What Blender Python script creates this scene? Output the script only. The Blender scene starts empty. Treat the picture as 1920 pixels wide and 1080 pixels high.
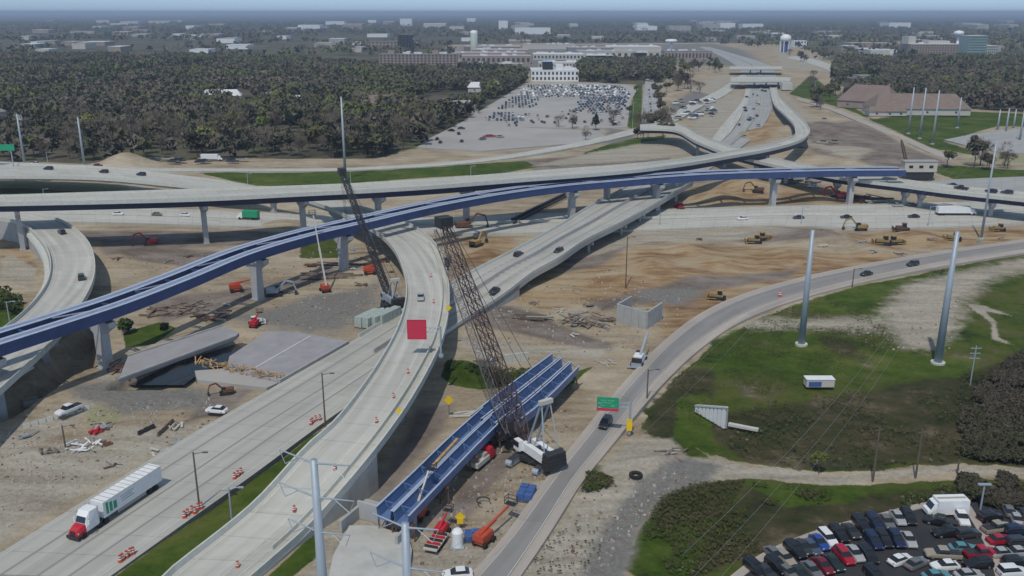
import bpy, math, random
import numpy as np
from mathutils import Vector
random.seed(7); np.random.seed(7)
R = math.radians
SC = bpy.context.scene
COL = SC.collection
# ------------------------------------------------------------------ camera, sky, sun, exposure
FPX = 1680.0; CAMH = 80.0; PITCH = math.atan((540-22)/FPX)
cam = bpy.data.cameras.new('camera'); cam_o = bpy.data.objects.new('camera', cam); COL.objects.link(cam_o)
cam.sensor_width = 36.0; cam.lens = 36.0*FPX/1920.0; cam.clip_start = 1.0; cam.clip_end = 90000
cam_o.location = (0, 0, CAMH); cam_o.rotation_euler = (math.pi/2-PITCH, 0, 0)
SC.camera = cam_o
SUN_EL = R(60); SUN_AZ = Vector((-0.32, -0.95))        # horizontal direction towards the sun
world = bpy.data.worlds.new('World'); SC.world = world; world.use_nodes = True
wn = world.node_tree; bgn = wn.nodes['Background']
sky = wn.nodes.new('ShaderNodeTexSky'); sky.sky_type = 'NISHITA'; sky.sun_disc = False
sky.sun_elevation = SUN_EL; sky.sun_rotation = math.atan2(SUN_AZ.x, SUN_AZ.y)
sky.air_density = 1.3; sky.dust_density = 0.6; sky.ozone_density = 2.0; sky.altitude = 200
_tc = wn.nodes.new('ShaderNodeTexCoord'); _sp = wn.nodes.new('ShaderNodeSeparateXYZ'); wn.links.new(_tc.outputs['Generated'], _sp.inputs[0])
_mr = wn.nodes.new('ShaderNodeMapRange'); _mr.interpolation_type = 'SMOOTHSTEP'; _mr.inputs['From Min'].default_value = 0.0; _mr.inputs['From Max'].default_value = 0.35; wn.links.new(_sp.outputs['Z'], _mr.inputs['Value'])
_mx = wn.nodes.new('ShaderNodeMix'); _mx.data_type = 'RGBA'; _mx.inputs['A'].default_value = (0.60, 0.93, 1.78, 1); _mx.inputs['B'].default_value = (1.05, 0.96, 0.82, 1); wn.links.new(_mr.outputs[0], _mx.inputs['Factor'])
_ml = wn.nodes.new('ShaderNodeMix'); _ml.data_type = 'RGBA'; _ml.blend_type = 'MULTIPLY'; _ml.inputs['Factor'].default_value = 1.0; wn.links.new(sky.outputs[0], _ml.inputs['A']); wn.links.new(_mx.outputs['Result'], _ml.inputs['B'])
wn.links.new(_ml.outputs['Result'], bgn.inputs[0]); bgn.inputs[1].default_value = 0.108
sl = bpy.data.lights.new('sun', 'SUN'); sl.energy = 2.35; sl.angle = R(0.9); sl.color = (1.0, 0.93, 0.82)
so = bpy.data.objects.new('sun', sl); COL.objects.link(so)
sd = Vector((SUN_AZ.x, SUN_AZ.y, 0)).normalized()*math.cos(SUN_EL); sd.z = math.sin(SUN_EL)
so.rotation_euler = sd.to_track_quat('Z', 'Y').to_euler(); so.location = (0, 0, 300)
SC.view_settings.view_transform = 'Standard'; SC.view_settings.look = 'None'
SC.view_settings.exposure = 0.0; SC.view_settings.gamma = 1.0; SC.view_settings.use_curve_mapping = False
try:
    SC.cycles.volume_bounces = 0; SC.cycles.max_bounces = 5; SC.cycles.transparent_max_bounces = 6
except Exception: pass

ordw = 'first second third fourth fifth sixth seventh eighth ninth tenth eleventh twelfth thirteenth fourteenth fifteenth'.split()
# ------------------------------------------------------------------ survey: photo point -> world point at height z
CS, SN = math.cos(PITCH), math.sin(PITCH)
def P(x, y, z=0.0):
    u = (x-960)/FPX; v = (y-540)/FPX
    t = (CAMH-z)/(SN+v*CS)
    return Vector((u*t, (CS-v*SN)*t, z))
def zat(Y, py):                      # height of a point on photo row py at distance Y
    v = (py-540)/FPX
    return CAMH-(SN+v*CS)/(CS-v*SN)*Y
def ang(a, b):
    d = b-a; return math.atan2(d.y, d.x)

# ------------------------------------------------------------------ materials
MATS = {}
def mat(name, c, rough=0.8, var=0.15, scale=1.0, metal=0.0, c2=None, bump=0.0, detail=4):
    if name in MATS: return MATS[name]
    m = bpy.data.materials.new(name); m.use_nodes = True; nt = m.node_tree; N = nt.nodes; L = nt.links
    b = N['Principled BSDF']; b.inputs['Roughness'].default_value = rough; b.inputs['Metallic'].default_value = metal
    tc = N.new('ShaderNodeTexCoord'); nz = N.new('ShaderNodeTexNoise'); nz.inputs['Scale'].default_value = scale
    nz.inputs['Detail'].default_value = detail; nz.inputs['Roughness'].default_value = 0.62
    L.new(tc.outputs['Object'], nz.inputs['Vector'])
    rp = N.new('ShaderNodeValToRGB'); rp.color_ramp.elements[0].position = 0.3; rp.color_ramp.elements[1].position = 0.7
    a = [x*(1-var) for x in c]; d = [min(1, x*(1+var)) for x in (c2 or c)]
    rp.color_ramp.elements[0].color = (*a, 1); rp.color_ramp.elements[1].color = (*d, 1)
    L.new(nz.outputs['Fac'], rp.inputs['Fac']); L.new(rp.outputs['Color'], b.inputs['Base Color'])
    if bump:
        bp = N.new('ShaderNodeBump'); bp.inputs['Strength'].default_value = bump; bp.inputs['Distance'].default_value = 0.3
        L.new(nz.outputs['Fac'], bp.inputs['Height']); L.new(bp.outputs['Normal'], b.inputs['Normal'])
    MATS[name] = m; return m
def road_mat(name, c, lane=3.7, joint=True, streak=0.16, rough=0.85):
    if name in MATS: return MATS[name]
    m = bpy.data.materials.new(name); m.use_nodes = True; nt = m.node_tree; N = nt.nodes; L = nt.links
    b = N['Principled BSDF']; b.inputs['Roughness'].default_value = rough
    uv = N.new('ShaderNodeUVMap'); sep = N.new('ShaderNodeSeparateXYZ'); L.new(uv.outputs[0], sep.inputs[0])
    def math_(op, a, b_=None, c_=None):
        n = N.new('ShaderNodeMath'); n.operation = op
        for i, q in enumerate((a, b_, c_)):
            if q is None: continue
            if isinstance(q, (int, float)): n.inputs[i].default_value = q
            else: L.new(q, n.inputs[i])
        return n.outputs[0]
    # wheel paths: dark where tyres run
    cx = math_('COSINE', math_('MULTIPLY', sep.outputs[0], 2*math.pi/lane*1.0))
    mp = N.new('ShaderNodeMapping'); mp.inputs['Scale'].default_value = (0.6, 0.02, 1); L.new(uv.outputs[0], mp.inputs[0])
    n1 = N.new('ShaderNodeTexNoise'); n1.inputs['Scale'].default_value = 1.0; n1.inputs['Detail'].default_value = 5; L.new(mp.outputs[0], n1.inputs['Vector'])
    n2 = N.new('ShaderNodeTexNoise'); n2.inputs['Scale'].default_value = 0.06; n2.inputs['Detail'].default_value = 8; n2.inputs['Roughness'].default_value = 0.7; L.new(uv.outputs[0], n2.inputs['Vector'])
    jt = math_('LESS_THAN', math_('FRACT', math_('MULTIPLY', sep.outputs[1], 1/6.0)), 0.035) if joint else 0.0
    f = math_('ADD', math_('MULTIPLY', cx, streak*0.25), math_('MULTIPLY', math_('SUBTRACT', n1.outputs['Fac'], 0.5), streak*2.2))
    f = math_('ADD', f, math_('MULTIPLY', math_('SUBTRACT', n2.outputs['Fac'], 0.5), 0.5))
    # slab to slab tone change
    wn_ = N.new('ShaderNodeTexWhiteNoise'); wn_.noise_dimensions = '2D'; cmb = N.new('ShaderNodeCombineXYZ')
    L.new(math_('FLOOR', math_('MULTIPLY', sep.outputs[0], 1/lane)), cmb.inputs[0]); L.new(math_('FLOOR', math_('MULTIPLY', sep.outputs[1], 1/18.0)), cmb.inputs[1]); L.new(cmb.outputs[0], wn_.inputs['Vector'])
    f = math_('ADD', f, math_('MULTIPLY', math_('SUBTRACT', wn_.outputs['Value'], 0.5), 0.12))
    f = math_('SUBTRACT', math_('ADD', f, 1.0), math_('MULTIPLY', jt, 0.2))
    vm = N.new('ShaderNodeVectorMath'); vm.operation = 'SCALE'; vm.inputs[0].default_value = c; L.new(f, vm.inputs['Scale'])
    L.new(vm.outputs[0], b.inputs['Base Color'])
    MATS[name] = m; return m
def paint_mat():
    m = bpy.data.materials.new('car_paint'); m.use_nodes = True; N = m.node_tree.nodes; L = m.node_tree.links
    b = N['Principled BSDF']; b.inputs['Roughness'].default_value = 0.35; b.inputs['Coat Weight'].default_value = 0.4
    oi = N.new('ShaderNodeObjectInfo'); L.new(oi.outputs['Color'], b.inputs['Base Color']); MATS['car_paint'] = m; return m
def soft_normal(N, L, b):                    # leaves in a crown face every way: shade them as a soft mass, lit mostly from above
    g = N.new('ShaderNodeNewGeometry'); mx = N.new('ShaderNodeMix'); mx.data_type = 'VECTOR'; mx.inputs['Factor'].default_value = 0.62; mx.inputs['B'].default_value = (0, 0, 1)
    L.new(g.outputs['Normal'], mx.inputs['A']); vn = N.new('ShaderNodeVectorMath'); vn.operation = 'NORMALIZE'; L.new(mx.outputs['Result'], vn.inputs[0]); L.new(vn.outputs[0], b.inputs['Normal'])
def attr_mat(name, attr='Col', rough=0.95, trans=0.0):
    m = bpy.data.materials.new(name); m.use_nodes = True; N = m.node_tree.nodes; L = m.node_tree.links
    b = N['Principled BSDF']; b.inputs['Roughness'].default_value = rough; b.inputs['Specular IOR Level'].default_value = 0.15
    at = N.new('ShaderNodeAttribute'); at.attribute_name = attr; L.new(at.outputs['Color'], b.inputs['Base Color']); soft_normal(N, L, b); MATS[name] = m; return m

M_conc = road_mat('concrete_pavement', (0.39, 0.39, 0.36))
M_conc2 = road_mat('bridge_deck_concrete', (0.435, 0.435, 0.40), streak=0.24)
M_concd = road_mat('old_concrete_pavement', (0.33, 0.335, 0.33), streak=0.2)
M_asph = road_mat('worn_asphalt', (0.235, 0.228, 0.222), joint=False, streak=0.2)
M_should = road_mat('dusty_shoulder', (0.37, 0.335, 0.30), joint=False, streak=0.2)
M_park = mat('car_park_asphalt', (0.030, 0.032, 0.037), 0.9, 0.25, 0.15)
M_flot = mat('far_car_park_concrete', (0.35, 0.34, 0.325), 0.9, 0.14, 0.02)
M_wall = mat('wall_concrete', (0.36, 0.365, 0.355), 0.85, 0.12, 0.5)
M_pier = mat('pier_concrete', (0.40, 0.41, 0.42), 0.85, 0.1, 0.4)
M_para = mat('parapet_concrete', (0.50, 0.51, 0.47), 0.8, 0.1, 0.8)
M_navy = mat('navy_girder_paint', (0.018, 0.023, 0.062), 0.6, 0.15, 0.3)
M_blue = mat('blue_girder_paint', (0.042, 0.072, 0.19), 0.6, 0.15, 0.3)
M_flange = mat('pale_primed_flange', (0.38, 0.435, 0.54), 0.6, 0.12, 0.6)
M_bright = mat('bright_blue_girder_paint', (0.11, 0.185, 0.36), 0.45, 0.15, 0.5)
M_galv = mat('galvanised_steel', (0.34, 0.40, 0.46), 0.5, 0.08, 0.4, 0.2)
M_dark = mat('dark_steel', (0.03, 0.03, 0.034), 0.5, 0.3, 1.0)
M_lat = mat('lattice_steel_red_brown', (0.045, 0.03, 0.03), 0.6, 0.4, 0.25, c2=(0.10, 0.065, 0.06))
M_white = mat('white_paint', (0.74, 0.76, 0.77), 0.45, 0.06, 0.7)
M_mark = mat('road_marking_paint', (0.55, 0.55, 0.52), 0.7, 0.1, 1.0)
M_red = mat('red_paint', (0.48, 0.02, 0.035), 0.5, 0.1, 1.0)
M_orange = mat('orange_paint', (0.46, 0.07, 0.03), 0.5, 0.12, 1.0)
M_signred = mat('red_sign_sheet', (0.56, 0.028, 0.07), 0.6, 0.04, 1.0)
M_yellow = mat('yellow_sign_sheet', (0.80, 0.55, 0.015), 0.5, 0.05, 1.0)
M_cat = mat('machine_yellow', (0.33, 0.225, 0.085), 0.7, 0.25, 1.0)
M_green = mat('green_sign_sheet', (0.015, 0.30, 0.15), 0.5, 0.05, 1.0)
M_rust = mat('rusty_steel', (0.14, 0.07, 0.045), 0.9, 0.4, 1.5)
M_timber = mat('formwork_timber', (0.42, 0.27, 0.12), 0.9, 0.3, 1.2)
M_wood = mat('weathered_pole_wood', (0.13, 0.10, 0.075), 0.9, 0.2, 1.0)
M_glass = mat('dark_glass', (0.02, 0.025, 0.03), 0.12, 0.1, 1.0)
M_tyre = mat('tyre_rubber', (0.02, 0.02, 0.02), 0.9, 0.2, 2.0)
M_membr = mat('grey_deck_membrane', (0.30, 0.295, 0.31), 0.8, 0.12, 0.25)
M_water = mat('murky_water', (0.045, 0.055, 0.085), 0.12, 0.2, 0.3)
M_bluep = mat('blue_tarp', (0.05, 0.11, 0.30), 0.6, 0.2, 1.0)
M_gcab = mat('pale_green_tank', (0.36, 0.42, 0.38), 0.7, 0.1, 1.0)
M_trunk = mat('tree_bark', (0.09, 0.075, 0.06), 0.95, 0.2, 2.0)
M_brick = mat('tan_brick_wall', (0.30, 0.24, 0.21), 0.9, 0.1, 0.1)
M_tan = mat('tan_roof_membrane', (0.36, 0.33, 0.33), 0.9, 0.12, 0.02)
M_wroof = mat('white_roof_membrane', (0.62, 0.64, 0.66), 0.8, 0.1, 0.02)
M_groof = mat('grey_shingle_roof', (0.22, 0.22, 0.24), 0.95, 0.15, 0.3)
M_broof = mat('brown_shingle_roof', (0.20, 0.155, 0.13), 0.95, 0.15, 0.3)
M_rroof = mat('red_brown_roof', (0.20, 0.15, 0.135), 0.95, 0.15, 0.05)
M_cream = mat('cream_wall', (0.50, 0.48, 0.43), 0.9, 0.08, 0.2)
M_rebar = mat('dirty_scrap', (0.20, 0.15, 0.12), 0.9, 0.5, 0.8)
M_navyt = mat('navy_tank_paint', (0.03, 0.06, 0.22), 0.5, 0.1, 0.3)
M_topp = mat('blue_grey_top_plate', (0.20, 0.25, 0.37), 0.6, 0.2, 0.5)
M_padc = mat('pale_pad_concrete', (0.43, 0.435, 0.41), 0.9, 0.14, 0.25)
M_paint = paint_mat()

# ------------------------------------------------------------------ mesh building
class MB:
    def __init__(s): s.v = []; s.f = []; s.mi = []; s.uv = {}
    def add(s, vs, fs, mi=0):
        o = len(s.v); s.v += [tuple(p) for p in vs]
        for f in fs: s.f.append(tuple(i+o for i in f)); s.mi.append(mi)
    def box(s, c, size, rz=0.0, mi=0, top=1.0):
        x, y, z = size[0]/2, size[1]/2, size[2]/2; ca, sa = math.cos(rz), math.sin(rz); vs = []
        for dz, k in ((-z, 1.0), (z, top)):
            for dx, dy in ((-x, -y), (x, -y), (x, y), (-x, y)):
                dx, dy = dx*k, dy*k; vs.append((c[0]+dx*ca-dy*sa, c[1]+dx*sa+dy*ca, c[2]+dz))
        s.add(vs, [(0, 3, 2, 1), (4, 5, 6, 7), (0, 1, 5, 4), (1, 2, 6, 5), (2, 3, 7, 6), (3, 0, 4, 7)], mi)
    def beam(s, a, b, w, h=None, mi=0):
        a = Vector(a); b = Vector(b); h = h or w; d = (b-a)
        if d.length < 1e-6: return
        d.normalize(); up = Vector((0, 0, 1)) if abs(d.z) < 0.95 else Vector((0, 1, 0))
        r = d.cross(up).normalized()*w/2; u = r.cross(d).normalized()*h/2
        vs = [p+q for p in (a, b) for q in (-r-u, r-u, r+u, -r+u)]
        s.add(vs, [(0, 3, 2, 1), (4, 5, 6, 7), (0, 1, 5, 4), (1, 2, 6, 5), (2, 3, 7, 6), (3, 0, 4, 7)], mi)
    def tube(s, a, b, r0, r1=None, n=8, mi=0, caps=True):
        a = Vector(a); b = Vector(b); r1 = r0 if r1 is None else r1; d = (b-a).normalized()
        up = Vector((0, 0, 1)) if abs(d.z) < 0.95 else Vector((0, 1, 0)); x = d.cross(up).normalized(); y = d.cross(x)
        vs = []
        for p, r in ((a, r0), (b, r1)):
            for i in range(n):
                t = 2*math.pi*i/n; vs.append(p+x*math.cos(t)*r+y*math.sin(t)*r)
        fs = [(i, (i+1) % n, n+(i+1) % n, n+i) for i in range(n)]
        if caps: fs += [tuple(range(n-1, -1, -1)), tuple(range(n, 2*n))]
        s.add(vs, fs, mi)
    def lathe(s, c, prof, n=14, mi=0):
        vs = []; 
        for r, z in prof:
            for i in range(n):
                t = 2*math.pi*i/n; vs.append((c[0]+r*math.cos(t), c[1]+r*math.sin(t), c[2]+z))
        fs = []
        for k in range(len(prof)-1):
            for i in range(n): fs.append((k*n+i, k*n+(i+1) % n, (k+1)*n+(i+1) % n, (k+1)*n+i))
        fs.append(tuple(range((len(prof)-1)*n, len(prof)*n)))
        s.add(vs, fs, mi)
    def poly(s, pts, z0, z1, mi=0):              # vertical prism from plan outline
        n = len(pts); vs = [(p[0], p[1], z0) for p in pts]+[(p[0], p[1], z1) for p in pts]
        s.add(vs, [tuple(range(n-1, -1, -1)), tuple(range(n, 2*n))]+[(i, (i+1) % n, n+(i+1) % n, n+i) for i in range(n)], mi)
    def mesh(s, name, mats, origin=(0, 0, 0), smooth=False):
        me = bpy.data.meshes.new(name); o = origin
        me.from_pydata([(v[0]-o[0], v[1]-o[1], v[2]-o[2]) for v in s.v], [], s.f)
        mats = mats if isinstance(mats, (list, tuple)) else [mats]
        for m in mats: me.materials.append(m)
        if len(mats) > 1: me.polygons.foreach_set('material_index', s.mi)
        if smooth: me.polygons.foreach_set('use_smooth', [True]*len(s.f))
        if s.uv:
            uvl = me.uv_layers.new(name='UVMap'); dat = np.zeros((len(me.loops), 2), np.float32)
            vi = np.zeros(len(me.loops), np.int32); me.loops.foreach_get('vertex_index', vi)
            arr = np.zeros((len(s.v), 2), np.float32)
            for k, q in s.uv.items(): arr[k] = q
            uvl.data.foreach_set('uv', arr[vi].ravel())
        me.update(); return me
def link(name, me, parent=None, loc=None, rz=0.0):
    o = bpy.data.objects.new(name, me); COL.objects.link(o)
    if parent: o.parent = parent
    if loc is not None: o.location = loc
    if rz: o.rotation_euler = (0, 0, rz)
    return o
def tag(o, label=None, cat=None, group=None, kind=None):
    if label: o['label'] = label
    if cat: o['category'] = cat
    if group: o['group'] = group
    if kind: o['kind'] = kind
    return o
def thing(name, label, cat, loc=(0, 0, 0), rz=0.0, group=None):
    return tag(link(name, None, None, loc, rz), label, cat, group)
def part(name, mb, mats, parent, smooth=False):      # mb in world axes; parent an unrotated Empty
    return link(name, mb.mesh(name, mats, tuple(parent.location) if parent and parent.type == 'EMPTY' else (0, 0, 0), smooth), parent)
def lpart(name, mb, mats, parent, smooth=False):     # mb in the parent's own axes
    return link(name, mb.mesh(name, mats, (0, 0, 0), smooth), parent)
def copy_tree(o, parent=None):
    c = o.copy(); COL.objects.link(c); c.parent = parent
    for ch in KIDS(o): copy_tree(ch, c)
    return c
def KIDS(o): return [q for q in COL.objects if q.parent is o] if o.name not in KC else KC[o.name]
KC = {}
class Proto:                                          # light-weight: parts as (name, mesh, sub-parts)
    def __init__(s, parts): s.parts = parts
    def place(s, name, label, cat, loc, rz=0.0, group=None, color=None, scale=None):
        e = thing(name, label, cat, loc, rz, group)
        if scale: e.scale = scale if isinstance(scale, tuple) else (scale,)*3
        for q in s.parts:
            o = link(q[0], q[1], e)
            if color: o.color = (*color, 1)
            for r_ in (q[2] if len(q) > 2 else []): link(r_[0], r_[1], o)
        return e

# ------------------------------------------------------------------ paths and lofts
def crom(pts, n):
    pts = [Vector(p) for p in pts]; q = [pts[0]*2-pts[1]]+pts+[pts[-1]*2-pts[-2]]; out = []
    for i in range(1, len(q)-2):
        p0, p1, p2, p3 = q[i-1], q[i], q[i+1], q[i+2]
        d0 = max((p1-p0).length**0.5, 1e-3); d1 = max((p2-p1).length**0.5, 1e-3); d2 = max((p3-p2).length**0.5, 1e-3)
        m1 = (p2-p1)+((p1-p0)/d0-(p2-p0)/(d0+d1))*d1; m2 = (p2-p1)+((p3-p2)/d2-(p3-p1)/(d1+d2))*d1
        for k in range(16):
            t = k/16; t2 = t*t; t3 = t2*t
            out.append(p1*(2*t3-3*t2+1)+m1*(t3-2*t2+t)+p2*(-2*t3+3*t2)+m2*(t3-t2))
    out.append(pts[-1]); cum = [0]
    for a, b in zip(out, out[1:]): cum.append(cum[-1]+(b-a).length)
    res = []; j = 0
    for i in range(n):
        s = cum[-1]*i/(n-1)
        while j < len(cum)-2 and cum[j+1] < s: j += 1
        w = (s-cum[j])/max(cum[j+1]-cum[j], 1e-9); res.append(out[j].lerp(out[j+1], min(max(w, 0), 1)))
    return res
class Path:
    def __init__(s, Lp, Rp, n=60):
        s.L = crom([P(*p) for p in Lp], n); s.R = crom([P(*p) for p in Rp], n); s.fin()
    def fin(s):
        s.n = len(s.L); s.A = []; s.D = [0.0]
        for a, b in zip(s.L, s.R):
            d = b-a; d.z = 0; s.A.append(d.normalized())
        s.C = [(a+b)/2 for a, b in zip(s.L, s.R)]
        for a, b in zip(s.C, s.C[1:]): s.D.append(s.D[-1]+(b-a).length)
    @classmethod
    def centre(cls, pts, w, n=60, world=False):
        o = cls.__new__(cls); C = crom([Vector(p) if world else P(*p) for p in pts], n); o.L = []; o.R = []
        for i in range(n):
            t = (C[min(i+1, n-1)]-C[max(i-1, 0)]); t.z = 0; t.normalize(); nr = Vector((t.y, -t.x, 0))
            o.L.append(C[i]-nr*w/2); o.R.append(C[i]+nr*w/2)
        o.fin(); return o
    def pt(s, i, fr, off, dz): return s.L[i].lerp(s.R[i], fr)+s.A[i]*off+Vector((0, 0, dz))
    def sub(s, i0, i1):
        o = Path.__new__(Path); o.L = s.L[i0:i1]; o.R = s.R[i0:i1]; o.fin(); return o
    def near(s, q):
        return min(range(s.n), key=lambda i: (s.C[i].x-q[0])**2+(s.C[i].y-q[1])**2)
def loft(mb, path, prof, closed=True, caps=True, mi=0, uv=True, i0=0, i1=None, zfloor=None):
    i1 = path.n if i1 is None else i1; m = len(prof); base = len(mb.v); vs = []
    for i in range(i0, i1):
        w = (path.R[i]-path.L[i]).length
        for (fr, off, dz) in prof:
            p = path.pt(i, fr, off, dz)
            if zfloor is not None and dz < -0.01: p.z = max(p.z, zfloor) if zfloor > -90 else p.z
            vs.append(p)
            if uv: mb.uv[base+len(vs)-1] = (fr*w+off, path.D[i])
    fs = []; k = i1-i0; r = m if closed else m-1
    for i in range(k-1):
        for j in range(r):
            a = i*m+j; b = i*m+(j+1) % m; fs.append((a, b, b+m, a+m))
    if closed and caps: fs += [tuple(range(m-1, -1, -1)), tuple((k-1)*m+j for j in range(m))]
    mb.add(vs, fs, mi)
def strip(path, fr, w=0.16, dz=0.03, dash=None, i0=0, i1=None):
    mb = MB(); i1 = path.n if i1 is None else i1
    if not dash: loft(mb, path, [(fr, -w/2, dz), (fr, w/2, dz)], closed=False, uv=False, i0=i0, i1=i1); return mb
    total = path.D[i1-1]; s = path.D[i0]
    def at(d):
        j = min(max(np.searchsorted(path.D, d)-1, 0), path.n-2); t = (d-path.D[j])/(path.D[j+1]-path.D[j])
        return [path.pt(j, fr, q, dz).lerp(path.pt(j+1, fr, q, dz), t) for q in (-w/2, w/2)]
    while s+dash[0] < total:
        a = at(s); b = at(s+dash[0]); mb.add([a[0], a[1], b[1], b[0]], [(0, 1, 2, 3)]); s += dash[1]
    return mb
def pave(name, path, m, z=0.0, skirt=1.8, label=None, cat=None, kind='structure'):
    mb = MB(); loft(mb, path, [(0, 0, z), (1, 0, z), (1, 0, z-skirt), (0, 0, z-skirt)])
    o = link(name, mb.mesh(name, m)); return tag(o, label, cat, None, kind)
# ------------------------------------------------------------------ terrain: one sheet to the horizon, ground cover as soft masks
def W(pts, z=0.0): return np.array([P(x, y, z)[:2] for x, y in pts])
_rng = np.random.RandomState(3)
_oct = [(_rng.uniform(-1, 1, 2), _rng.uniform(0, 6.28), 1) for _ in range(40)]
def noise2(X, Y, s, seed=0, octs=4):                # cheap value noise, vectorised
    out = np.zeros_like(X, dtype=np.float64); amp = 1.0; tot = 0
    for o in range(octs):
        fx = X/s*(2**o)+seed*17.3+o*5.1; fy = Y/s*(2**o)-seed*9.7+o*3.3
        ix = np.floor(fx).astype(np.int64); iy = np.floor(fy).astype(np.int64); tx = fx-ix; ty = fy-iy
        tx = tx*tx*(3-2*tx); ty = ty*ty*(3-2*ty)
        def h(a, b):
            v = np.sin(a*127.1+b*311.7+seed*74.7)*43758.5453; return v-np.floor(v)
        v = (h(ix, iy)*(1-tx)+h(ix+1, iy)*tx)*(1-ty)+(h(ix, iy+1)*(1-tx)+h(ix+1, iy+1)*tx)*ty
        out += amp*v; tot += amp; amp *= 0.55
    return out/tot
def inside(poly, X, Y, soft):                        # 1 inside, 0 outside, ramp of width soft around the outline
    n = len(poly); ins = np.zeros(X.shape, bool); d2 = np.full(X.shape, 1e18)
    x0, y0 = poly.min(0)-soft*2; x1, y1 = poly.max(0)+soft*2
    sel = (X >= x0) & (X <= x1) & (Y >= y0) & (Y <= y1); xs = X[sel]; ys = Y[sel]
    i_ = np.zeros(xs.shape, bool); d_ = np.full(xs.shape, 1e18)
    for k in range(n):
        ax, ay = poly[k]; bx, by = poly[(k+1) % n]
        c = ((ay > ys) != (by > ys))
        with np.errstate(divide='ignore', invalid='ignore'): xi = (bx-ax)*(ys-ay)/(by-ay)+ax
        i_ ^= c & (xs < xi)
        ex, ey = bx-ax, by-ay; t = np.clip(((xs-ax)*ex+(ys-ay)*ey)/(ex*ex+ey*ey+1e-9), 0, 1)
        d_ = np.minimum(d_, (xs-ax-t*ex)**2+(ys-ay-t*ey)**2)
    sd = np.sqrt(d_)*np.where(i_, 1, -1); r = np.zeros(X.shape); r[sel] = np.clip(0.5+sd/soft/2, 0, 1); return r
# zone outlines: surveyed points (photo coordinates on the ground plane)
Z = {'grass': [], 'clay': [], 'pale': [], 'scrub': [], 'lush': [], 'mulch_shade': [], 'wet': [], 'straw': []}
Z['lush'] += [([(1330, 640), (1420, 596), (1500, 600), (1560, 650), (1640, 690), (1500, 712), (1400, 690), (1340, 700)], 5), ([(1480, 572), (1600, 535), (1760, 505), (1700, 525), (1640, 570), (1560, 590)], 3), ([(1600, 640), (1720, 660), (1840, 670), (1800, 700), (1660, 700)], 5), ([(1270, 740), (1330, 730), (1340, 850), (1260, 815)], 2), ([(1215, 1095), (1200, 1000), (1260, 980), (1300, 1040), (1290, 1095)], 3), ([(1400, 905), (1640, 905), (1600, 935), (1480, 945)], 3), ([(190, 1095), (340, 985), (470, 893), (600, 800), (640, 790), (600, 860), (480, 950), (310, 1095)], 1),
  ([(370, 322), (480, 320), (640, 319), (860, 308), (985, 300), (1010, 312), (940, 322), (700, 338), (560, 352), (480, 345), (430, 335)], 2),
  ([(-60, 352), (40, 350), (130, 356), (215, 365), (130, 371), (-60, 366)], 3),
  ([(-50, 540), (18, 545), (45, 570), (30, 600), (-10, 625), (-60, 640)], 1.5),
  ([(838, 672), (920, 690), (1010, 692), (985, 712), (900, 724), (848, 716), (826, 700)], 1.2),
  ([(1045, 716), (1080, 690), (1115, 680), (1060, 722), (1030, 740)], .8),
  ([(230, 620), (300, 598), (330, 610), (290, 640), (235, 650)], 1),
  ([(1630, 223), (1760, 205), (1935, 212), (1935, 236), (1870, 235), (1770, 262), (1840, 290), (1740, 275), (1690, 250)], 5),
  ([(1480, 175), (1520, 140), (1560, 170), (1600, 200), (1650, 230), (1590, 205)], 6),
  ([(1725, 318), (1800, 312), (1935, 318), (1935, 340), (1800, 336)], 3),
  ([(1195, 145), (1205, 145), (1203, 235), (1180, 242), (1175, 235)], 5), ([(1090, 285), (1160, 262), (1250, 250), (1230, 285), (1130, 290)], 4),
  ([(1310, 230), (1390, 180), (1370, 212), (1330, 232)], 4), ([(550, 800), (590, 790), (585, 815), (545, 830)], .8),
  ([(560, 1020), (585, 990), (612, 990), (605, 1030), (560, 1062), (520, 1095), (480, 1095)], .8)]
Z['grass'] += [([(1215, 1095), (1170, 1060), (1205, 985), (1240, 930), (1300, 905), (1400, 890), (1560, 905), (1800, 893), (1935, 895), (1935, 940), (1760, 935), (1540, 992), (1440, 1032), (1360, 1095)], 1.2),
  ([(1210, 770), (1270, 700), (1330, 650), (1420, 592), (1560, 548), (1680, 520), (1830, 488), (1935, 472), (1935, 870), (1800, 866), (1560, 880), (1380, 860), (1250, 810), (1205, 800)], 1.5),
  ([(1085, 925), (1110, 870), (1150, 868), (1175, 890), (1130, 920)], .8), ([(1200, 760), (1260, 745), (1330, 860), (1280, 850)], 2),
  ([(1180, 330), (1240, 320), (1210, 345)], 2), ([(570, 445), (650, 440), (640, 480), (560, 480)], 1.5)]
Z['scrub'] += [([(1212, 765), (1285, 690), (1345, 690), (1330, 770), (1260, 830), (1215, 810)], 2.5), ([(1430, 640), (1560, 625), (1640, 645), (1560, 670), (1450, 672)], 3), ([(1240, 905), (1400, 895), (1360, 960), (1230, 985)], 2), ([(1300, 780), (1400, 760), (1560, 740), (1720, 705), (1850, 690), (1935, 640), (1935, 868), (1800, 862), (1560, 876), (1390, 856)], 3),
  ([(1400, 905), (1560, 920), (1935, 905), (1935, 940), (1760, 938), (1540, 990), (1300, 1080), (1330, 990)], 3)]
Z['straw'] += [([(-60, 337), (100, 338), (240, 345), (240, 366), (215, 366), (130, 354), (-60, 348)], 2), ([(1825, 292), (1935, 288), (1935, 305), (1810, 300)], 3),
  ([(165, 755), (240, 750), (225, 785), (160, 790)], 1.5)]
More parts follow.
